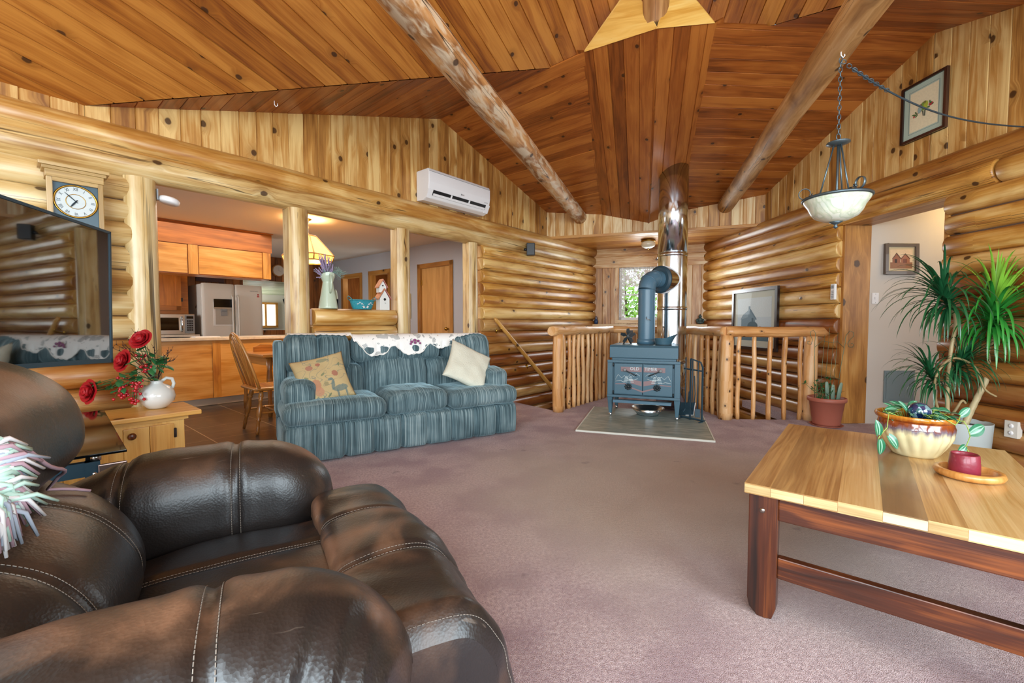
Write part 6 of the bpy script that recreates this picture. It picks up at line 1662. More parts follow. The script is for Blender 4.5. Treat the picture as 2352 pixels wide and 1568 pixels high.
# wall clock
ck = thingM('wall_clock', 'tall light-oak wall clock with a glass door and roman dial, partly behind the television', 'clock', frame(LW(.305, -.10, 0), U, N))
cw = .133; ctz = 2.09
mb = MB(); mb.rt(); mb.box(-cw + .008, cw - .008, -.10, .0, 1.25, ctz - .05, ax=2); mb.build('case', M['clockwood'], ck, bevel=.003)
mb = MB()
for a, b, z0, z1 in ((-cw - .03, cw + .03, ctz - .01, ctz + .012), (-cw - .015, cw + .015, ctz - .03, ctz - .01), (-cw - .002, cw + .002, ctz - .075, ctz - .03)): mb.rt(); mb.box(a, b, -.13 - (a + cw) * -.6 if a < -cw else -.115, .0, z0, z1)
mb.build('cornice', M['clockwood'], ck, bevel=.003)
mb = MB()
for a, b, z0, z1 in ((-cw + .002, -cw + .027, 1.27, ctz - .075), (cw - .027, cw - .002, 1.27, ctz - .075), (-cw + .027, cw - .027, ctz - .10, ctz - .075), (-cw + .027, cw - .027, 1.27, 1.30)): mb.rt(); mb.box(a, b, -.125, -.10, z0, z1)
dd = mb.build('door', M['clockwood'], ck, bevel=.003)
mb = MB(); mb.box(-cw + .027, cw - .027, -.103, -.101, 1.30, ctz - .10); mb.build('back_panel', mat('clockblue', '#3c5866', .3), ck)
dz = 1.882; dr = .100
TD = TR(0, -.1045, dz) @ RX(90)
mb = MB(); mb.lathe([(dr, 0), (0, 0)], 48, T=TD); dial = mb.build('dial', mat('dial', '#c9d3d4', .3, var=.1, vscale=30), ck)
mb = MB(); mb.tube([TD @ Vector((dr * math.cos(2 * PI * k / 60), dr * math.sin(2 * PI * k / 60), .002)) for k in range(60)], .006, 8, closed=True); mb.build('dial_ring', M['brass'], dial)
mb = MB(); mb.tube([TD @ Vector((.046 * math.cos(2 * PI * k / 48), .046 * math.sin(2 * PI * k / 48), .001)) for k in range(48)], .002, 6, closed=True); mb.build('inner_ring', M['brass'], dial)
mb = MB()
for k, s_ in enumerate(('XII', 'I', 'II', 'III', 'IV', 'V', 'VI', 'VII', 'VIII', 'IX', 'X', 'XI')):
    a = PI / 2 - k * PI / 6
    mb.text(s_, .026, TD @ TR(.078 * math.cos(a), .078 * math.sin(a), .0015) @ RZ(-k * 30) @ Matrix.Diagonal((.75, 1, 1, 1)), .0003)
mb.build('numerals', M['frameblue'], dial)
mb = MB()
for ang, l_, w3 in ((135, .072, .003), (235, .045, .005)):
    a = math.radians(ang); mb.tube([TD @ Vector((-.012 * math.cos(a), -.012 * math.sin(a), .005)), TD @ Vector((l_ * .6 * math.cos(a), l_ * .6 * math.sin(a), .005)), TD @ Vector((l_ * math.cos(a), l_ * math.sin(a), .005))], [w3 * .6, w3, w3 * .3], 6)
mb.build('hands', M['frameblue'], dial)
mb = MB(); mb.tube([(0, -.11, 1.62), (0, -.11, 1.45)], .003, 6); mb.lathe([(0, 0), (.05, .0), (.05, .004), (0, .006)], 24, T=TR(0, -.108, 1.42) @ RX(90)); mb.build('pendulum', M['brass'], ck)

# jug with roses
jp = LW(.66, -.33, .501); JM = frame(jp, U, N)
t = thingM('ceramic_jug', 'round white ceramic jug on the pine cabinet holding red roses', 'jug', JM)
M['ceramic'] = mat('ceramic', '#dfe3e0', .12, coat=.6)
mb = MB(); mb.lathe([(0, 0), (.05, 0), (.062, .01), (.098, .05), (.106, .085), (.098, .12), (.072, .155), (.040, .172), (.034, .182), (.037, .195), (.030, .193), (.028, .18), (0, .16)], 40); mb.build('body', M['ceramic'], t)
mb = MB(); mb.tube([(.030, 0, .188), (.055, 0, .208), (.088, 0, .200), (.098, 0, .165), (.088, 0, .130)], .011, 12); mb.build('handle', M['ceramic'], t)
fl = thingM('rose_arrangement', 'arrangement of dark red silk roses, berries and bare twigs in the white jug', 'flowers', JM)
M['rose'] = mat('rose', '#a80f1c', .6, var=.3, vscale=60); M['berry'] = mat('berry', '#b01020', .15, coat=.8)
M['leaf'] = mat('leaf', '#2f6b3c', .45, var=.4, vscale=25); M['twig'] = mat('twig', '#3c2620', .7); M['stem'] = mat('stem', '#4c7040', .6)
c0 = Vector((0, 0, .18))
right = sxd  # picture right in world is +X; local axes: use world vectors turned into the jug frame
JI = JM.inverted().to_3x3()
def jw(dx, dy, dz): return JI @ Vector((dx, dy, dz)) + c0
def rose(c, ax, r):
    mb = MB(); ax = Vector(ax).normalized(); s1 = ax.orthogonal().normalized(); s2 = ax.cross(s1); rr_ = random.Random(int(r * 1e5))
    for ring, (n_, rad, hgt, curl) in enumerate(((2, .07, .72, .0), (3, .18, .74, .02), (4, .32, .70, .06), (5, .47, .62, .12), (5, .64, .50, .20), (6, .82, .34, .28))):
        for k in range(n_):
            a0 = 2 * PI * k / n_ + ring * .7 + rr_.uniform(-.15, .15)
            def pf(i, j, a0=a0, rad=rad, hgt=hgt, curl=curl, n_=n_):
                a = a0 + (i - .5) * 2 * PI / n_ * 1.35; w = math.sin(PI * (.12 + .76 * i)) ** .5
                rd = rad * (.35 + .65 * j ** .6) + curl * j ** 3 * w; h_ = hgt * j * w - curl * .35 * j ** 3
                return Vector(c) + (s1 * math.cos(a) + s2 * math.sin(a)) * rd * r + ax * (h_ - .25) * r
            mb.grid(8, 6, pf)
    mb.ball(Vector(c) + ax * r * .05, r * .42)
    return mb
roses = [((-.13, -.12, .165), (-.3, -.9, .3), .072), ((-.035, -.08, .31), (.0, -.8, .5), .068), ((-.27, -.22, -.03), (-.3, -.9, .15), .076)]
for c, ax, r in roses:
    p = jw(*c); rb = rose(p, JI @ Vector(ax), r).build('rose', M['rose'], fl)
    mb = MB(); q = p - (JI @ Vector(ax)).normalized() * r * .3; mb.tube([c0 - Vector((0, 0, .03)), c0.lerp(q, .5) + Vector((0, 0, .02)), q], .0035, 6); mb.build('stem', M['stem'], rb)
r3 = random.Random(11)
mb = MB(); ms = MB()
for (ox, oy, oz, n_, dr_) in ((-.02, -.14, .03, 40, .15), (-.13, -.13, .0, 24, .10), (.02, -.10, .14, 16, .06), (-.03, -.08, .20, 7, .04), (-.15, -.08, .06, 3, .03)):
    top = jw(ox, oy, oz)
    ms.tube([c0, c0.lerp(top, .6) + Vector((0, 0, .03)), top], .0025, 5)
    for k in range(n_):
        p = top + JI @ Vector((r3.uniform(-.032, .032), r3.uniform(-.03, .02), -r3.random() * dr_)); ms.tube([top, p], .0012, 4); mb.ball(p, .0105, None, None, 8, 6)
bo = mb.build('berries', M['berry'], fl); bo['kind'] = 'stuff'; ms.build('berry_stems', M['stem'], fl)
def leafmesh(mb, p, d, up, L_, w):
    d = Vector(d).normalized(); s_ = d.cross(Vector(up)).normalized(); u_ = s_.cross(d)
    def lf(i, j):
        k = math.sin(PI * i ** .8) ** .8; return Vector(p) + d * (L_ * i) + s_ * ((j - .5) * w * k) + u_ * (.12 * w * -abs(j - .5) * 2 + .0) - u_ * (L_ * .18 * i * i)
    mb.grid(6, 2, lf)
mb = MB()
for k in range(64):
    b_c = r3.choice([(-.02, -.10, .20), (-.08, -.10, .06), (.06, -.08, .13), (-.14, -.12, .01), (.0, -.12, .08), (-.2, -.16, .0), (.08, -.06, .16)])
    p = jw(b_c[0] + r3.uniform(-.04, .04), b_c[1] + r3.uniform(-.03, .03), b_c[2] + r3.uniform(-.04, .04))
    leafmesh(mb, p, JI @ Vector((r3.uniform(-1, 1), r3.uniform(-.6, .1), r3.uniform(-.5, .6))), (0, 0, 1), r3.uniform(.05, .08), r3.uniform(.03, .048))
mb.build('leaves', M['leaf'], fl)
mb = MB()
for k in range(16):
    a = [r3.uniform(-.24, .04), r3.uniform(-.1, .05), r3.uniform(.22, .36)] if k < 11 else [r3.uniform(.10, .26), r3.uniform(-.1, -.02), r3.uniform(.12, .24)]
    e = jw(*a); m1 = c0.lerp(e, .35) + Vector((0, 0, .03)); m2 = c0.lerp(e, .7) + Vector((r3.uniform(-.02, .02), r3.uniform(-.02, .02), .03))
    mb.tube([c0, m1, m2, e], [.003, .0024, .002, .0012], 5)
    for q in (m2, m2.lerp(e, .5), e): mb.ball(q + Vector((r3.uniform(-.004, .004), 0, .004)), .0045, None, None, 6, 4); mb.tube([q, q + JI @ Vector((r3.uniform(-.03, .03), 0, .03))], .001, 4)
mb.build('twigs', M['twig'], fl)
# ================================================================ brown leather recliner, foreground
def leather():
    m, nt, b = newmat('leather'); L = nt.links
    tc = N_(nt, 'TexCoord').outputs['Object']
    def noi(s, d=3, dist=0, v=None, sc_=None):
        vec = v or tc
        if sc_: mp = N_(nt, 'Mapping'); mp.inputs['Scale'].default_value = sc_; L.new(vec, mp.inputs[0]); vec = mp.outputs[0]
        n = N_(nt, 'TexNoise'); n.inputs['Scale'].default_value = s; n.inputs['Detail'].default_value = d; n.inputs['Distortion'].default_value = dist; L.new(vec, n.inputs['Vector']); return n.outputs['Fac']
    at = N_(nt, 'Attribute', attribute_name='tint'); st = N_(nt, 'SeparateColor'); L.new(at.outputs['Color'], st.inputs[0])
    base = mix_(nt, noi(5, 3), srgb('#1d1a1a'), srgb('#2e2622'))
    w = math_(nt, 'MULTIPLY', st.outputs[1], smooth_(nt, math_(nt, 'ADD', noi(4.5, 5, .8), math_(nt, 'MULTIPLY', st.outputs[1], .28)), .56, .84))
    worn = mix_(nt, noi(26, 5), srgb('#7a4e34'), srgb('#a3785a'))
    c = mix_(nt, w, base, worn)
    scr = noi(1, 2, .3, None, (6, 90, 30)); sm = math_(nt, 'MULTIPLY', smooth_(nt, scr, .70, .76), math_(nt, 'MULTIPLY', st.outputs[1], .55))
    c = mix_(nt, sm, c, srgb('#b8a08c'))
    L.new(c, b.inputs['Base Color'])
    L.new(math_(nt, 'ADD', .36, math_(nt, 'MULTIPLY', w, .22)), b.inputs['Roughness']); b.inputs['Specular IOR Level'].default_value = .55
    b.inputs['Coat Weight'].default_value = .35; b.inputs['Coat Roughness'].default_value = .32; b.inputs['Coat Tint'].default_value = srgb('#cfe4f2')
    v = N_(nt, 'TexVoronoi'); v.inputs['Scale'].default_value = 190; L.new(tc, v.inputs['Vector'])
    h = math_(nt, 'ADD', math_(nt, 'MULTIPLY', v.outputs['Distance'], .35), math_(nt, 'MULTIPLY', noi(38, 4, .5), .8))
    bp = N_(nt, 'Bump'); bp.inputs['Strength'].default_value = .32; bp.inputs['Distance'].default_value = .004; L.new(h, bp.inputs['Height']); L.new(bp.outputs['Normal'], b.inputs['Normal'])
    return m
M['leather'] = leather()
M['thread'] = mat('thread', '#8b8278', .7)
RO = Vector((-.70, .95, 0)); rf = Vector((.862, .507, 0)).normalized(); rlft = Vector((-rf.y, rf.x, 0))
RM = frame(RO, rf, rlft)
rc = thingM('recliner', 'worn dark brown leather recliner filling the lower left foreground', 'recliner', RM)
def tintby(mb, fn):
    n_ = []
    inv = Matrix.Identity(4)
    for f, t in zip(mb.F, mb.T):
        n_.append([(t[0], max(0, min(1, fn(mb.V[i])))) for i in f])
    mb.T = n_
def sstep(x, a, b): t = min(1, max(0, (x - a) / (b - a))); return t * t * (3 - 2 * t)
def gs_(x, c, w): return math.exp(-((x - c) / w) ** 2)
def stitch(mb, pts, gap=.006, ln_=.0042, r=.0008):
    P = [Vector(p) for p in pts]; acc = 0
    for a, b in zip(P, P[1:]):
        L_ = (b - a).length; n_ = max(1, int(L_ / gap)); d = (b - a) / n_
        for i in range(n_): mb.tube([a + d * i, a + d * i + d * (ln_ / gap)], r, 4, cap=False)
# --- arms
AX0, AX1 = -.52, .33
SE = (.06, -.21)
def armmap(yc, sgn):
    hw = .150
    def P(t, th, off=0.0):
        """t 0..1 back to front along the arm, th round the roll"""
        x = AX0 + (AX1 - AX0) * t
        k = .62 + .38 * sstep(t, .0, .5)                     # thinner towards the back
        nose = 1.0
        e = (t - .80) / .20
        if e > 0: nose = math.sqrt(max(0.0, 1 - e * e * .999)) ** .9
        zc = .535 + .015 * math.sin(t * PI) - .10 * (1 - k) - .03 * max(0, e)
        rw = hw * k * (.25 + .75 * nose) * (1.0) ; rh = .165 * k * (.30 + .70 * nose)
        if e > 0: rw = hw * k * nose; rh = .165 * k * nose
        wrk = 0
        c_, s_ = math.cos(th), math.sin(th)
        # seams pull the leather in
        for sx_ in SE: wrk -= .010 * gs_(x, sx_, .012)
        for sx_ in SE: wrk += .004 * gs_(x, sx_ + .03, .02) + .004 * gs_(x, sx_ - .03, .02)
        # gathers hang from the roll towards the outer side
        g = min(1, max(0, -sgn * -.5 * c_ * 0 + (c_ if sgn > 0 else -c_) * .7 + .35 - s_ * .5))
        wrk += .030 * g * (.5 - 2.2 * abs(nz(Vector((x * 19 + th * 1.4, th * .5, yc * 9))))) * (1.5 if sgn < 0 else .35)
        wrk += .008 * nz(Vector((x * 5, th * 1.1, yc * 5 + 3)))
        pw = 2.4; q = (abs(c_) ** pw + abs(s_) ** pw) ** (-1 / pw)
        y = yc + (rw * q * c_) * (1 + wrk * 5) ; z = zc + rh * q * s_ * (1 + wrk * 5)
        if off: y += off * c_; z += off * s_
        return Vector((x + .015 * s_ * max(0, e), y, z))
    return P
for yc, sgn, nm in ((.455, 1, 'far'), (-.455, -1, 'near')):
    P = armmap(yc, sgn)
    mb = MB(); mb.grid(110, 64, lambda i, j: P(i, 2 * PI * j)); mb.f([mb.v(P(0, 2 * PI * j / 64)) for j in range(64)])
    tintby(mb, lambda c: sstep(c.z, .58, .68) * ((.35 + .3 * sstep(c.x, .05, .3)) if sgn > 0 else .95 * sstep((c.y - yc) / .15, -.75, -.05)) + .8 * sstep(c.x, .22, .31) * sstep(c.z, .40, .6) * (1 if sgn > 0 else .4))
    ao = mb.build('arm', M['leather'], rc)
    for sx_ in SE:
        for o_ in (-.011, .011):
            ms = MB(); t = (sx_ + o_ - AX0) / (AX1 - AX0)
            stitch(ms, [P(t, 2 * PI * (j / 72 + .02), .0012) for j in range(-8, 46)]); ms.build('stitching', M['thread'], ao)
    # side panel below the roll
    y0, y1 = (yc - .11, yc + .105)
    mb = MB(); mb.soft(-.56, .27, y0, y1, .03, .50, r=.035, n=(24, 8, 14), fn=lambda p: wr(p, .010, 7)); tintby(mb, lambda c: .1); mb.build('side_panel', M['leather'], rc)
# --- seat
def seatf(p):
    q = Vector(p)
    if p.z > .4: q.z += .020 * math.sin(PI * min(1, max(0, (p.y + .33) / .66))) - .010 * gs_(p.y, .115, .012) - .01 * gs_(p.y, -.16, .012) - .03 * sstep(-p.x, -.0, .3)
    return wr(q, .008, 6)
mb = MB(); mp_s = mb.soft(-.45, .36, -.325, .325, .22, .485, r=.05, n=(40, 50, 8), fn=seatf); tintby(mb, lambda c: .25 + .3 * sstep(c.x, .1, .3)); so_ = mb.build('seat', M['leather'], rc)
for yy in (.115, -.16):
    for o_ in (-.008, .008): ms = MB(); stitch(ms, [mp_s((-1 + 2 * i / 60, (yy + o_) / .325, 1)) + Vector((0, 0, .0012)) for i in range(8, 56)]); ms.build('stitching', M['thread'], so_)
# --- folded footrest pad that rolls over the front
def footmap(u, v, off=0.0):
    """u 0..1 back edge, over the top and down the front; v -1..1 across"""
    y = v * .415
    pts = [(.262, .478), (.262, .525), (.30, .545), (.40, .552), (.49, .535), (.555, .47), (.59, .38), (.60, .28), (.585, .18), (.53, .11), (.44, .085)]
    x_ = u * (len(pts) - 1); k = min(int(x_), len(pts) - 2); f = x_ - k
    def cr(a, b, c, d, f): return .5 * (2 * b + (c - a) * f + (2 * a - 5 * b + 4 * c - d) * f * f + (3 * b - a - 3 * c + d) * f ** 3)
    g = lambda i: pts[max(0, min(len(pts) - 1, i))]
    x = cr(g(k - 1)[0], g(k)[0], g(k + 1)[0], g(k + 2)[0], f); z = cr(g(k - 1)[1], g(k)[1], g(k + 1)[1], g(k + 2)[1], f)
    nx, nzv = (x - .40), (z - .33); l = math.hypot(nx, nzv); nx /= l; nzv /= l
    d = .0
    for yy in (.135, -.13): d -= .011 * gs_(y, yy, .012)
    d += .010 * math.cos(v * PI * 1.5) * sstep(u, .15, .35)
    edge = max(0, abs(v) - .86) / .14; d -= .055 * edge ** 2 * 1.0
    d += .012 * nz(Vector((u * 5, y * 9, 7))) + .007 * nz(Vector((u * 14, y * 22, 3))) * sstep(u, .3, .6)
    d += off
    side = -.15 if v < 0 else 0
    return Vector((x + nx * d, y * (1 + .02 * math.sin(u * PI)), z + nzv * d))
mb = MB(); mb.grid(70, 80, lambda i, j: footmap(i, j * 2 - 1))
for sg in (-1, 1):
    ring = [footmap(i / 40, sg) for i in range(41)]; c_i = Vector((.41, sg * .405, .32))
    inner = [p.lerp(Vector((.40, p.y, .32)), .35) + Vector((0, sg * .012, 0)) for p in ring]
    I = [mb.v(p) for p in ring]; J = [mb.v(p) for p in inner]; Cn = mb.v((.40, sg * .40, .33))
    for a, b in zip(range(40), range(1, 41)):
        mb.f((I[a], I[b], J[b], J[a]), None, True); mb.f((J[a], J[b], Cn), None, True)
tintby(mb, lambda c: .30 + .65 * gs_(c.x, .262, .02) + .25 * sstep(c.z, .5, .56))
fo = mb.build('footrest', M['leather'], rc)
for yy in (.143, .127, -.122, -.138, -.395):
    ms = MB(); stitch(ms, [footmap(.10 + .8 * i / 90, yy / .415, .002) for i in range(0, 91)]); ms.build('stitching', M['thread'], fo)
mb = MB(); mb.soft(.28, .52, -.36, .36, .10, .44, r=.05, n=(10, 20, 10), fn=lambda p: wr(p, .012, 6)); tintby(mb, lambda c: .1); mb.build('footrest_core', M['leather'], rc)
mb = MB(); mb.soft(.16, .50, -.425, -.30, .20, .36, r=.05, n=(14, 8, 8), fn=lambda p: wr(p, .02, 8)); tintby(mb, lambda c: .2); mb.build('footrest_flap', M['leather'], rc)
# --- backrest: bulging lumbar cushion and leaning head cushion
def lum(p):
    q = Vector(p); zz = (p.z - .40) / .36; yy = p.y / .345
    bul = max(0, math.sin(PI * min(1, max(0, zz)))) ** .7 * max(0, 1 - abs(yy) ** 3.2) ** .6
    if p.x > -.42: q.x += .16 * bul - .012 * (gs_(p.y, .10, .014) + gs_(p.y, -.16, .014))
    q.x -= .12 * zz
    return wr(q, .010, 5)
mb = MB(); mp_l = mb.soft(-.56, -.215, -.345, .345, .40, .76, r=.10, n=(16, 60, 30), fn=lum); tintby(mb, lambda c: .22 + .35 * sstep(c.z, .64, .75)); bo_ = mb.build('lumbar_cushion', M['leather'], rc)
for yy in (.11, .09, -.15, -.17):
    ms = MB(); stitch(ms, [mp_l((1, yy / .345, -.7 + 1.6 * i / 60)) + Vector((.0016, 0, .0005)) for i in range(61)]); ms.build('stitching', M['thread'], bo_)
def head(p):
    q = Vector(p); zz = (p.z - .74) / .36; yy = p.y / .36
    bul = max(0, math.sin(PI * min(1, max(0, zz * .9 + .05)))) ** .6 * max(0, 1 - abs(yy) ** 4) ** .7
    if p.x > -.50: q.x += .13 * bul
    q.x -= .38 * (p.z - .74)
    return wr(q, .014, 5)
mb = MB(); mp_h = mb.soft(-.62, -.30, -.36, .36, .725, 1.02, r=.10, n=(16, 40, 30), fn=head); tintby(mb, lambda c: .3 + .45 * sstep(c.z, .9, 1.0)); mb.build('head_cushion', M['leather'], rc)
mb = MB(); mb.soft(-.70, -.55, -.37, .37, .12, 1.04, r=.06, n=(6, 20, 20), fn=lambda p: Vector((p.x - max(0, p.z - .5) * .34, p.y, p.z))); tintby(mb, lambda c: .3); mb.build('back_shell', M['leather'], rc)

# blanket with yarn fringe over the head cushion
M['fr1'] = mat('yarn_mint', '#b9d9cd', .95); M['fr2'] = mat('yarn_white', '#e2e2e4', .95); M['fr3'] = mat('yarn_mauve', '#b99aa6', .95); M['fr4'] = mat('yarn_grey', '#a9b4c4', .95)
bl = thingM('fringed_blanket', 'knitted blanket edge with mint, white and mauve yarn fringe on the recliner back', 'blanket', RM)
def hf(x, y, z): return mp_h
def headpt(v, w, off=0): return mp_h((1, v, w)) + Vector((off, 0, 0))
mb = MB(); mb.grid(30, 24, lambda i, j: headpt(-.99 + i * .36, .30 - j * .62, .014 + .006 * nz(Vector((i * 20, j * 20, 0)))), lambda a, b: (a, b))
mb.build('knit', mat('knit', '#a8c4c0', .95, bump=1.5, bscale=90, var=.4, vscale=25), bl)
r4 = random.Random(5)
fm = {k: MB() for k in ('fr1', 'fr2', 'fr3', 'fr4')}
for k in range(300):
    w = r4.uniform(-.35, .30); p = headpt(-.64 + .04 * nz(Vector((w * 4, 0, 0))), w, .018)
    d = Vector((r4.uniform(.0, .5), r4.uniform(.5, 1.2), r4.uniform(-.9, .1))).normalized() * r4.uniform(.045, .085)
    if k % 3 == 0: p = headpt(r4.uniform(-.9, -.66), -.1 - r4.random() * .2, .02); d = Vector((.3, r4.uniform(-.2, .8), -1)).normalized() * r4.uniform(.05, .09)
    key = r4.choice(['fr1', 'fr1', 'fr2', 'fr2', 'fr3', 'fr4'])
    fm[key].tube([p, p + d * .5 + Vector((.01, 0, .006)), p + d + Vector((0, 0, -.01))], [.0042, .0036, .0024], 5)
for key, b_ in fm.items(): b_.build('yarn_fringe', M[key], bl)['kind'] = 'stuff'
mb = MB(); ys_ = [headpt(-.55 + .95 * i / 12 + .04 * math.sin(i * .8), .35 - 1.2 * i / 12, .010) for i in range(13)]
ys_ += [mp_l((1, .50 + .04 * i, .95 - .10 * i)) + Vector((.008, 0, .006)) for i in range(4)]
mb.tube(ys_, .0035, 7, rough=.2)
o = mb.build('yarn_strand', M['fr3'], bl)

# ================================================================ coffee table
ta = math.radians(39); tu = Vector((math.sin(ta), math.cos(ta), 0)); tw = Vector((tu.y, -tu.x, 0))
TM = frame(Vector((.872, 1.608, 0)), tw, tu)          # x across the front (end-grain) edge, y along the boards
ct_ = thingM('coffee_table', 'large low wooden coffee table with pale plank top and dark scuffed legs', 'coffee table', TM)
TWd, TLn, TH = .86, 1.22, .503
mb = MB(); x = 0; ws = [.085, .10, .095, .115, .105, .085, .12, .095, .06]
for k, w in enumerate(ws):
    mb.rt(.9 if k == 4 else (.35 if k == 1 else 0)); mb.box(x, min(TWd, x + w), 0, TLn, TH - .038 + (k % 2) * 1e-4, TH - (k % 2) * 2e-4, ax=1); x += w
mb.build('tabletop', M['tabletop'], ct_)
M['endgrain'] = wood('endgrain', '#ead9ac', '#d9c08a', '#a98a58', knots=0, grain=30, rough=.4, rv=1.0)
mb = MB(); x = 0
for k, w in enumerate(ws):
    mb.rt(); mb.box(x + .0006, min(TWd, x + w) - .0006, -.0012, .001, TH - .034, TH - .004, ax=0); x += w
mb.build('end_grain', M['endgrain'], ct_)
for (x, y) in ((.012, .02), (TWd - .107, .02), (.012, TLn - .075), (TWd - .107, TLn - .075)):
    mb = MB(); mb.rt(); 
    mb.prism([(0, TH - .038), (.095, TH - .038), (.095, .045), (.082, .004), (.060, 0), (.035, .0), (.008, .028), (0, .06)], .055, T=TR(x, y + .055, 0) @ RX(90))
    lg = mb.build('leg', M['tableleg'], ct_, bevel=.004)
    mb = MB(); mb.lathe([(0, 0), (.009, 0), (.009, .003), (0, .004)], 16, T=TR(x + .045, y - .0005, .405) @ RX(90)); mb.build('screw_cap', M['steel'], lg)
for y in (.03, TLn - .065):
    mb = MB(); mb.rt(); mb.box(.107, TWd - .107, y, y + .035, TH - .128, TH - .040, ax=0); mb.build('apron', M['tableleg'], ct_, bevel=.004)
    mb = MB(); mb.rt(); mb.box(.107, TWd - .107, y + .008, y + .04, .155, .235, ax=0); mb.build('stretcher', M['tableleg'], ct_, bevel=.004)
for x in (.03, TWd - .065):
    mb = MB(); mb.rt(); mb.box(x, x + .035, .075, TLn - .075, TH - .128, TH - .040, ax=1); mb.build('apron', M['tableleg'], ct_, bevel=.004)

# glazed bowl planter with a trailing vine and a glass float
BP0 = Vector((1.83, 1.96, TH + .0005))
def glaze():
    m, nt, b = newmat('drip_glaze'); L = nt.links
    tc = N_(nt, 'TexCoord').outputs['Object']; sx = N_(nt, 'SeparateXYZ'); L.new(tc, sx.inputs[0])
    mp = N_(nt, 'Mapping'); mp.inputs['Scale'].default_value = (16, 16, 1.2); L.new(tc, mp.inputs[0])
    n = N_(nt, 'TexNoise'); n.inputs['Scale'].default_value = 2; n.inputs['Detail'].default_value = 3; L.new(mp.outputs[0], n.inputs['Vector'])
    z = math_(nt, 'ADD', sx.outputs[2], math_(nt, 'MULTIPLY', math_(nt, 'SUBTRACT', n.outputs['Fac'], .5), .07))
    c = ramp_(nt, math_(nt, 'DIVIDE', z, .20), [(.0, srgb('#d9cfa4')), (.50, srgb('#ddd2a6')), (.62, srgb('#6f6470')), (.70, srgb('#7a3a22')), (.80, srgb('#9a4a14')), (.95, srgb('#c98a2e'))])
    L.new(c, b.inputs['Base Color']); b.inputs['Roughness'].default_value = .12; b.inputs['Coat Weight'].default_value = .6
    return m
t = thing('glazed_bowl', 'large ribbed planter bowl with amber rim and cream drip glaze on the coffee table', 'planter', BP0); t.scale = (.77, .77, 1)
pr_ = [(.098, 0), (.105, .004), (.135, .045), (.160, .09), (.172, .13), (.168, .150), (.166, .158), (.182, .168), (.186, .178), (.182, .187), (.172, .186), (.160, .17), (.150, .12), (.11, .04), (.0, .03)]
mb = MB()
def bowlf(i, j):
    x = j * (len(pr_) - 1); k = min(int(x), len(pr_) - 2); f = x - k
    r = pr_[k][0] * (1 - f) + pr_[k + 1][0] * f; z = pr_[k][1] * (1 - f) + pr_[k + 1][1] * f
    a = 2 * PI * i
    if j < .36: r *= 1 + .06 * abs(math.sin(a * 9 + z * 9)) * math.sin(PI * min(1, z / .15)) 
    return (r * math.cos(a), r * math.sin(a), z)
mb.grid(120, 56, bowlf); mb.lathe([(0, 0.0005), (.098, .0005)], 40); mb.build('bowl', glaze(), t)
mb = MB(); mb.lathe([(0, .150), (.158, .148)], 30); mb.build('soil', mat('soil', '#33241c', .95, bump=1, bscale=80), t)
vn = thing('trailing_vine', 'variegated trailing vine growing in the glazed bowl and over its rim', 'houseplant', BP0 + Vector((0, 0, .15))); vn.scale = (.80, .80, .95)
def vleafmat():
    m, nt, b = newmat('vine_leaf'); L = nt.links
    uv = N_(nt, 'UVMap', uv_map='UVMap').outputs[0]; sx = N_(nt, 'SeparateXYZ'); L.new(uv, sx.inputs[0])
    d = math_(nt, 'ABSOLUTE', math_(nt, 'SUBTRACT', sx.outputs[1], .5))
    band = math_(nt, 'SUBTRACT', 1, smooth_(nt, math_(nt, 'ABSOLUTE', math_(nt, 'SUBTRACT', d, .16)), .02, .10))
    c = mix_(nt, math_(nt, 'MULTIPLY', band, .75), srgb('#1c6b48'), srgb('#9cc9b0')); L.new(c, b.inputs['Base Color']); b.inputs['Roughness'].default_value = .3; b.inputs['Coat Weight'].default_value = .3
    return m
M['vleaf'] = vleafmat()
def heart(mb, p, d, nrm, L_, w):
    p = Vector(p); d = Vector(d).normalized(); nrm = Vector(nrm).normalized(); s_ = d.cross(nrm).normalized(); u_ = s_.cross(d)
    def hfn(i, j):
        a = (j - .5) * 2; k = (math.sin(PI * min(1, i * .93 + .07)) ** .65) * (1 - .25 * i)
        back = -.12 * abs(a) * (1 - i) ** 3
        return p + d * (L_ * (i + back)) + s_ * (a * w * .5 * k) + u_ * (abs(a) * w * .14 * k - L_ * .22 * i * i)
    mb.grid(9, 6, hfn, lambda a, b: (a, b))
r5 = random.Random(21); mb = MB(); mstem = MB()
for k in range(40):
    a = r5.uniform(0, 2 * PI); rr_ = r5.uniform(.05, .155)
    if -.5 < a - 2 * PI * .75 < .5 and rr_ < .09: rr_ = .13
    p = Vector((rr_ * math.cos(a), rr_ * math.sin(a), r5.uniform(.02, .06)))
    d = Vector((math.cos(a) * .8 + r5.uniform(-.7, .7), math.sin(a) * .8 - .3 + r5.uniform(-.7, .7), r5.uniform(-.1, .5)))
    heart(mb, p, d, (r5.uniform(-.3, .3), -.5, 1), r5.uniform(.048, .07), r5.uniform(.036, .05)); mstem.tube([(p.x * .6, p.y * .6, 0), (p.x * .8, p.y * .8, p.z), p], .0016, 5)
left = lambda dx, dy, dz: Vector((dx, dy, dz))
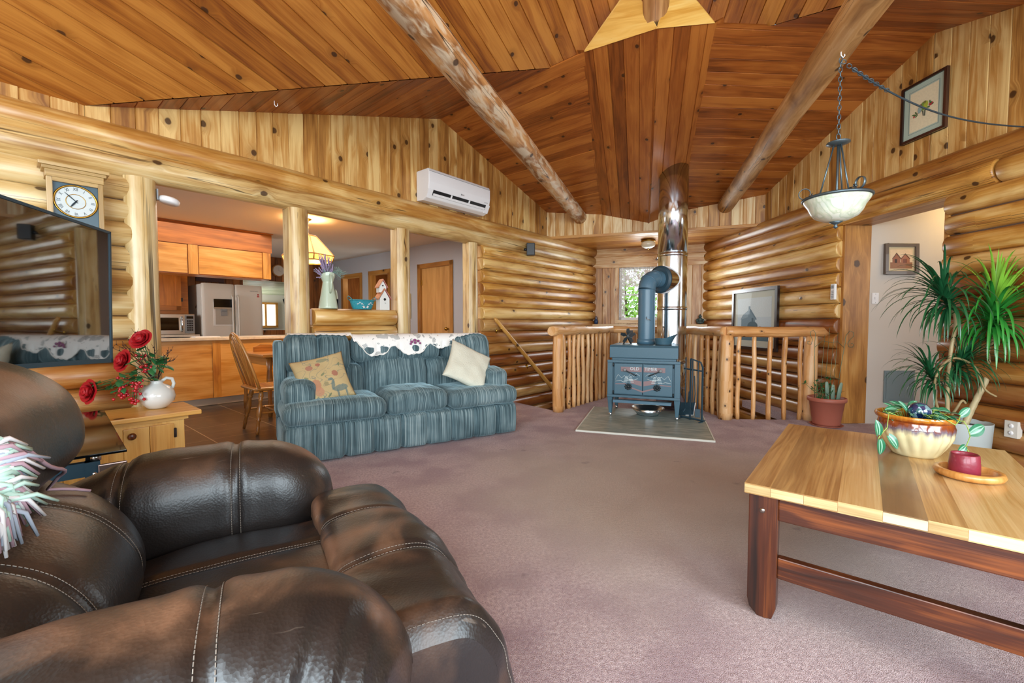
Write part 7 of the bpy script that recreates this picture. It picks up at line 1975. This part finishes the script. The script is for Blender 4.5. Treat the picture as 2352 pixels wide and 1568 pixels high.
for path, leaves in (
    ([(-.10, -.06, .02), (-.185, -.04, .05), (-.20, -.05, -.02), (-.235, -.05, -.055), (-.255, -.06, -.07)], [((-.255, -.06, -.05), (-.15, -.1, .9), .068), ((-.255, -.07, -.075), (.1, -.15, -1), .07), ((-.19, -.05, -.06), (.35, -.3, -.5), .07)]),
    ([(.06, -.12, .03), (.085, -.185, .035), (.09, -.20, .01), (.11, -.195, -.03), (.095, -.19, -.08), (.12, -.2, -.12), (.16, -.21, -.149)], [((.11, -.197, -.015), (.9, -.2, .5), .075), ((.085, -.195, -.075), (-.9, -.3, -.5), .05)]),
    ([(-.02, -.13, .02), (.0, -.178, .04), (.03, -.195, .02), (.05, -.19, .035), (.08, -.17, .06)], [((.08, -.17, .06), (.6, -.2, .5), .055)])):
    mstem.tube(path, .0022, 6)
    for p, d, L_ in leaves: heart(mb, p, d, (0, -1, .4), L_, L_ * .78)
for k in range(7):
    a = r5.uniform(2.5, 5); mstem.tube([(.12 * math.cos(a), .12 * math.sin(a), .03), (.16 * math.cos(a), .16 * math.sin(a), .06), (.17 * math.cos(a + .15), .17 * math.sin(a + .15), .045), (.15 * math.cos(a + .2), .15 * math.sin(a + .2), .04)], .0012, 5)
mb.build('leaves', M['vleaf'], vn); mstem.build('stems', mat('vine_stem', '#8fae4e', .5), vn)
def floatmat():
    m, nt, b = newmat('art_glass'); L = nt.links
    tc = N_(nt, 'TexCoord').outputs['Object']; v = N_(nt, 'TexVoronoi'); v.inputs['Scale'].default_value = 42; v.inputs['Randomness'].default_value = .6; L.new(tc, v.inputs['Vector'])
    s = N_(nt, 'SeparateColor'); L.new(v.outputs['Color'], s.inputs[0])
    c = ramp_(nt, s.outputs[0], [(.0, srgb('#0c1c4c')), (.45, srgb('#16345e')), (.65, srgb('#1d6a66')), (.85, srgb('#9fb4c8'))]); L.new(c, b.inputs['Base Color']); b.inputs['Roughness'].default_value = .06; b.inputs['Coat Weight'].default_value = 1; b.inputs['Specular IOR Level'].default_value = .8
    return m
t = thing('glass_float', 'dark blue mosaic glass ball resting among the vine leaves', 'glass ball', BP0 + Vector((-.01, -.03, .200))); t.scale = (.8, .8, .8)
mb = MB(); mb.ball((0, 0, 0), .052, n=28, m=18); mb.build('ball', floatmat(), t); mb = MB(); mb.tube([(0, -.01, -.045), (.005, -.02, -.062)], .012, 8); mb.build('stub', M['navy'] if 'navy' in M else M['blackgloss'], t)
# candle in a wooden dish
DC = Vector((1.765, 1.66, TH + .0005))
t = thing('wooden_dish', 'round wooden dish with a thick rim under the candle on the coffee table', 'dish', DC); t.scale = (.78, .78, .85)
M['dishwood'] = wood('dishwood', '#d9a05c', '#c08542', '#8e5a28', knots=0, grain=14, rough=.3, coat=.3)
mb = MB(); mb.rt(); pr2 = [(0, 0.0), (.10, .0), (.122, .008), (.130, .022), (.124, .036), (.112, .039), (.100, .034), (.096, .016), (0, .014)]; mb.lathe(pr2, 48, c=(0, 0, 0)); mb.build('dish', M['dishwood'], t)
t = thing('pillar_candle', 'thick dark red pillar candle standing in the wooden dish', 'candle', DC + Vector((-.005, .012, .0125))); t.scale = (.76, .76, .86)
M['wax'] = mat('wax', '#86283a', .42, coat=.25, var=.2, vscale=40, bump=.1)
mb = MB(); mb.lathe([(0, 0), (.058, 0), (.060, .004), (.0595, .045), (.055, .086), (.051, .090), (.047, .084), (.044, .070), (0, .066)], 40, smooth=True); mb.build('wax', M['wax'], t)
mb = MB(); mb.tube([(0, 0, .066), (.002, 0, .078)], .0015, 5); mb.build('wick', M['black'], t)

# ================================================================ hanging bowl lamp
HK = Vector((1.92, 2.61, 2.665))
hl = thing('hanging_bowl_lamp', 'hanging lamp with frosted glass bowl and iron scrolls on a chain, right side', 'lamp', HK)
zd = -.505   # canopy disc height below the hook
mb = MB(); mb.tube([(0, 0, .035), (0, 0, -.005), (.012, 0, -.02), (.022, 0, -.008), (.02, 0, .0)], .003, 8); mb.build('hook', M['white'], hl)
mb = MB(); chain(mb, (.0, 0, -.02), (0, 0, zd + .05), .034, .0026, .0085); mb.build('chain', M['lampmetal'], hl)
mb = MB(); mb.tube([(.012 * math.cos(2 * PI * k / 20), 0, zd + .032 + .018 * math.sin(2 * PI * k / 20)) for k in range(20)], .003, 6, closed=True); mb.lathe([(0, zd + .02), (.02, zd + .012), (.058, zd), (.060, zd - .006), (.03, zd - .016), (0, zd - .02)], 30); mb.build('disc', M['lampmetal'], hl)
zb = -.83
for k in range(3):
    a = 2 * PI * k / 3 + .6
    mb = MB(); mb.tube([(.02 * math.cos(a), .02 * math.sin(a), zd - .012), (.085 * math.cos(a), .085 * math.sin(a), zb + .02)], .0045, 8); mb.build('rod', M['lampmetal'], hl)
    mb = MB(); sc2 = []
    for i in range(26):
        th = i / 25 * 2.2 * PI; rr_ = .036 * (1 - .26 * i / 25)
        sc2.append(((.128 + rr_ * math.cos(PI + th) * 1.0 + .03) * math.cos(a), (.128 + rr_ * math.cos(PI + th) + .03) * math.sin(a), zb + .045 + rr_ * math.sin(PI + th)))
    body = [(.07 * math.cos(a), .07 * math.sin(a), zb + .015), (.10 * math.cos(a), .10 * math.sin(a), zb + .035), (.12 * math.cos(a), .12 * math.sin(a), zb + .03)]
    mb.tube(body + sc2, .0055, 6, sq=(.5, 1.5)); mb.build('scroll', M['lampmetal'], hl)
mb = MB(); mb.tube([(0, 0, zd - .01), (0, 0, zb - .12)], .006, 10); mb.build('centre_stem', M['lampmetal'], hl)
mb = MB(); mb.lathe([(.168, zb + .004), (.174, zb + .008), (.176, zb), (.170, zb - .008), (.162, zb - .006), (.162, zb + .002), (.168, zb + .004)], 60); mb.build('rim', M['lampmetal'], hl)
def frost():
    m, nt, b = newmat('frosted_glass'); L = nt.links
    tc = N_(nt, 'TexCoord').outputs['Object']; n = N_(nt, 'TexNoise'); n.inputs['Scale'].default_value = 7; n.inputs['Detail'].default_value = 3; n.inputs['Distortion'].default_value = 2; L.new(tc, n.inputs['Vector'])
    L.new(ramp_(nt, n.outputs['Fac'], [(.4, srgb('#dfe2cf')), (.5, srgb('#c4cdb4')), (.56, srgb('#e6e8d8'))]), b.inputs['Base Color']); b.inputs['Roughness'].default_value = .3; b.inputs['Coat Weight'].default_value = .3; b.inputs['Subsurface Weight'].default_value = .2
    return m
mb = MB(); mb.lathe([(.168, zb), (.162, zb - .018), (.141, zb - .050), (.128, zb - .082), (.108, zb - .108), (.065, zb - .130), (.02, zb - .140), (0, zb - .141)], 60)
mb.lathe([(.0, zb - .136), (.065, zb - .125), (.123, zb - .080), (.157, zb - .018), (.163, zb)], 60); mb.build('glass_bowl', frost(), hl)
mb = MB(); mb.lathe([(0, zb - .178), (.010, zb - .172), (.012, zb - .165), (.006, zb - .158), (.014, zb - .150), (.034, zb - .140), (.03, zb - .136), (0, zb - .136)], 20); mb.build('finial', M['lampmetal'], hl)
cd2 = thing('swag_cord', 'dark swag cord with chain links running from the lamp hook to the right wall', 'cord')
e1 = HK + Vector((.0, 0, -.03)); e2 = RW(-1.60, -.05, 2.475)
pts_ = []
for i in range(41):
    f = i / 40; p = e1.lerp(e2, f); p.z -= .14 * math.sin(PI * f) ** .9 * (1 - .35 * f); pts_.append(p)
mb = MB(); mb.tube(pts_[2:], .0052, 8, rough=.15); mb.build('cord', mat('cordgrey', '#2c3c44', .5), cd2)
mb = MB()
for a, b in zip(pts_[0:9], pts_[1:10]): chain(mb, a, b, .034, .0026, .010)
mb.build('chain', M['lampmetal'], cd2)

# ================================================================ terracotta pot by the railing
TPm = Vector((3.37, 4.63, 0))
t = thing('terracotta_pot', 'terracotta-coloured plastic pot on a saucer at the foot of the door timber', 'plant pot', TPm); t.scale = (.81, .81, 1)
M['terra'] = mat('terra', '#a8604e', .5)
mb = MB(); mb.lathe([(0, .012), (.150, .012), (.155, .03), (.195, .262), (.213, .264), (.219, .272), (.217, .305), (.208, .308), (.198, .298), (.190, .27), (0, .262)], 48); mb.build('pot', M['terra'], t)
mb = MB(); mb.lathe([(0, 0.001), (.17, 0.001), (.192, .016), (.188, .017), (.168, .006), (0, .006)], 40); mb.build('saucer', M['terra'], t)
mb = MB(); mb.lathe([(0, .268), (.19, .264)], 24); mb.build('soil', M['burlap'] if 'burlap' in M else M['dark'], t)
t2 = thing('potted_shrub', 'small leafy plant with grey-green succulent blades growing in the terracotta pot', 'houseplant', TPm + Vector((0, 0, .268)))
mb = MB(); mst = MB(); r6 = random.Random(9)
for (bx, by, hgt, nL, lean_) in ((-.13, -.05, .22, 46, -.06), (-.10, 0, .16, 30, .03), (.04, -.02, .27, 34, -.01), (.10, .0, .09, 20, .02), (-.06, -.05, .10, 26, .0)):
    for br in range(4):
        e = Vector((bx + lean_ + r6.uniform(-.06, .06), by + r6.uniform(-.05, .05), hgt * r6.uniform(.6, 1.05))); b0 = Vector((bx * .8, by, 0)); m1 = b0.lerp(e, .5) + Vector((r6.uniform(-.02, .02), 0, .01))
        mst.tube([b0, m1, e], [.004, .003, .0015], 5)
        for q in range(nL // 4):
            f = r6.random(); p = (b0.lerp(m1, f * 2) if f < .5 else m1.lerp(e, f * 2 - 1)) if q % 2 else e
            leafmesh(mb, p, (r6.uniform(-1, 1), r6.uniform(-1, .5), r6.uniform(-.2, .9)), (0, 0, 1), r6.uniform(.025, .045), r6.uniform(.014, .02))
mb.build('leaves', M['leaf'], t2); mst.build('stems', M['stem'], t2)
M['succ'] = mat('succ', '#7f9a88', .4)
for x, h_, tl in ((-.015, .20, -4), (.04, .17, 0), (.095, .19, 10)):
    mb = MB(); mb.tube([(x, -.03, 0), (x + math.tan(math.radians(tl)) * h_ * .6, -.03, h_ * .7), (x + math.tan(math.radians(tl)) * h_, -.03, h_), (x + math.tan(math.radians(tl)) * h_ * 1.03, -.03, h_ * 1.05)], [.022, .022, .016, .002], 8, sq=(1, .4)); mb.build('succulent_blade', M['succ'], t2)
t3 = thing('wire_trellis', 'thin wire plant trellis with curled ends standing in the terracotta pot', 'trellis', TPm + Vector((0, 0, .268)))
M['wire'] = mat('wire', '#6d7a60', .4, metal=.5)
def curl(cx, cz, r0, turns, sg, n_=26): return [(cx + sg * r0 * (1 - .55 * i / n_) * math.cos(PI + turns * 2 * PI * i / n_) , .03, cz + r0 * (1 - .55 * i / n_) * math.sin(turns * 2 * PI * i / n_)) for i in range(n_ + 1)]
mb = MB()
mb.tube([(.12, .03, -.01), (.16, .03, .35), (.20, .03, .62)] + curl(.27, .66, .07, -.02, 1, 1)[:1] + [(.21, .03, .70), (.245, .03, .745), (.285, .03, .73), (.29, .03, .69), (.25, .03, .65), (.225, .03, .61), (.24, .03, .575), (.28, .03, .57), (.295, .03, .595), (.275, .03, .615), (.26, .03, .605)], .003, 6)
mb.tube([(-.11, .03, -.01), (-.12, .03, .35), (-.125, .03, .62), (-.12, .03, .72), (-.145, .03, .755), (-.175, .03, .735), (-.17, .03, .69), (-.15, .03, .65), (-.165, .03, .60), (-.20, .03, .605), (-.20, .03, .635), (-.18, .03, .635)], .003, 6)
for x0, x1, h_ in ((-.06, -.02, .70), (-.01, .03, .78), (.04, .075, .66), (.08, .12, .73)): mb.tube([(x0, .03, -.01), (x1, .03, h_)], .0022, 5)
mb.tube([(-.125, .03, .57), (-.05, .025, .64), (.04, .025, .62), (.12, .03, .63), (.185, .03, .57)], .0025, 5); mb.tube([(-.10, .03, .20), (.0, .025, .25), (.08, .025, .25), (.155, .03, .22)], .0025, 5)
mb.build('wire_frame', M['wire'], t3)

# ================================================================ white planter with the dracaena
DP = Vector((3.44, 3.30, 0))
t = thing('white_planter', 'round pale grey planter behind the coffee table against the right log wall', 'planter', DP); t.scale = (.86, .86, 1)
M['planter'] = mat('planter', '#b9c4c3', .45)
mb = MB(); mb.lathe([(0, 0.001), (.165, 0.001), (.176, .01), (.196, .345), (.196, .352), (.188, .352), (.184, .30), (0, .30)], 48); mb.build('pot', M['planter'], t)
mb = MB(); mb.lathe([(0, .322), (.184, .315)], 24); mb.build('soil', mat('soil2', '#4a4a48', .9, bump=1, bscale=60), t)
dp = thing('dracaena_plant', 'tall dracaena with arching narrow leaves and bare bent canes in the pale planter', 'houseplant', DP + Vector((0, 0, .318)))
M['cane'] = wood('cane', '#cdbd94', '#a89468', '#7a6844', knots=0, grain=10, rough=.7)
M['dleaf'] = mat('dleaf', '#2f8a34', .32, coat=.3, var=.45, vscale=9); M['dleafdark'] = mat('dleafdark', '#1f5a35', .32, coat=.3, var=.4, vscale=8); M['dleafyoung'] = mat('dleafyoung', '#7fb83a', .35, coat=.2, var=.3, vscale=9)
r7 = random.Random(13)
def cane(path, r0, r1): 
    mb = MB(); mb.rt(); n_ = len(path) - 1
    P = [Vector(p) for p in path]; fine = []
    for i in range(n_ * 6 + 1):
        x = i / 6; k = min(int(x), n_ - 1); f = x - k
        g = lambda q: P[max(0, min(n_, q))]
        fine.append(.5 * (2 * g(k) + (g(k + 1) - g(k - 1)) * f + (2 * g(k - 1) - 5 * g(k) + 4 * g(k + 1) - g(k + 2)) * f * f + (3 * g(k) - g(k - 1) - 3 * g(k + 1) + g(k + 2)) * f ** 3))
    L_ = len(fine); mb.tube(fine, [(r0 + (r1 - r0) * i / (L_ - 1)) * (1 + .10 * (i % 2)) for i in range(L_)], 10); return mb.build('cane', M['cane'], dp)
def crown(c, ax, n_, L0, L1, m, young=0, droop=1.0, w=.020, name='leaf_crown'):
    mb = MB(); my = MB(); c = Vector(c); ax = Vector(ax).normalized(); s1 = ax.orthogonal().normalized(); s2 = ax.cross(s1)
    for k in range(n_):
        a = k * 2.39996 + r7.uniform(-.2, .2); f = k / n_
        el_ = .15 + 1.25 * (1 - f) ** 1.0 if True else 0           # inner leaves stand, outer leaves hang
        out = (s1 * math.cos(a) + s2 * math.sin(a)); th = .12 + 1.35 * f
        d = (ax * math.cos(th) + out * math.sin(th)).normalized(); L_ = r7.uniform(L0, L1) * (.62 + .38 * math.sin(PI * min(1, f + .25)))
        base = c - ax * (.14 * f)
        tgt = my if (young and f < young) else mb
        tgt.tint = (r7.random(), 0); ns = 10; pp = base.copy(); dd_ = d.copy(); path = [pp.copy()]; gk = (.11 + .30 * f) * droop * r7.uniform(.8, 1.25)
        for q in range(ns): dd_ = (dd_ - Vector((0, 0, gk * (q + 2) / ns * 1.5))).normalized(); pp = pp + dd_ * (L_ / ns); path.append(pp.copy())
        sd0 = d.cross(Vector((0, 0, 1)))
        if sd0.length < .05: sd0 = s1.copy()
        sd0.normalize()
        def lf(i, j):
            x_ = i * ns; k_ = min(int(x_), ns - 1); p = path[k_].lerp(path[k_ + 1], x_ - k_); wd = w * (1 - i) ** .6 * (min(1, i * 6 + .45)); up_ = sd0.cross((path[k_ + 1] - path[k_]).normalized())
            return p + sd0 * ((j - .5) * wd) + up_ * (abs(j - .5) * wd * .4)
        tgt.grid(10, 2, lf)
    o = mb.build(name, m, dp); 
    if young: my.build('young_leaves', M['dleafyoung'], dp)
    return o
# thick right cane leaning right, forking into three
cane([(.02, .0, -.01), (.07, .0, .12), (.15, .0, .30), (.205, .0, .43)], .021, .017)
cane([(.205, 0, .43), (.16, -.02, .52), (.155, -.05, .66), (.16, -.08, .80)], .011, .008)
cane([(.205, 0, .43), (.24, -.02, .50), (.225, -.05, .62), (.20, -.08, .74), (.17, -.10, .86)], .011, .008)
cane([(.205, 0, .43), (.27, .0, .54), (.25, -.02, .66), (.225, -.04, .8)], .010, .007)
# thin bent canes from the left
cane([(-.15, -.05, -.01), (-.17, -.05, .25), (-.16, -.05, .55), (-.12, -.04, .78), (-.16, -.04, .90)], .013, .010)
cane([(-.17, -.05, .02), (-.26, -.06, .18), (-.29, -.08, .38), (-.20, -.1, .52), (-.04, -.11, .46), (.03, -.12, .30), (.12, -.12, .24)], .009, .006)
cane([(-.17, -.05, .05), (-.12, -.06, .12), (-.08, -.07, .20), (-.05, -.07, .18)], .009, .007)
crown((.06, -.14, .86), (.05, -.12, 1), 130, .46, .60, M['dleaf'], young=.20, droop=1.15, w=.030)
crown((-.27, -.08, .98), (-.55, -.15, .7), 80, .42, .56, M['dleafdark'], droop=1.1, w=.024)
crown((-.04, -.04, .50), (.1, -.3, .6), 90, .28, .40, M['dleafdark'], droop=1.1, w=.022)
crown((-.32, -.05, .42), (-.5, -.1, .8), 66, .28, .40, M['dleafdark'], droop=1.2, w=.018)
cane([(-.16, -.04, .88), (-.21, -.06, .93), (-.27, -.08, .98)], .012, .013)
cane([(.16, -.08, .74), (.12, -.11, .80), (.06, -.14, .86)], .009, .012)
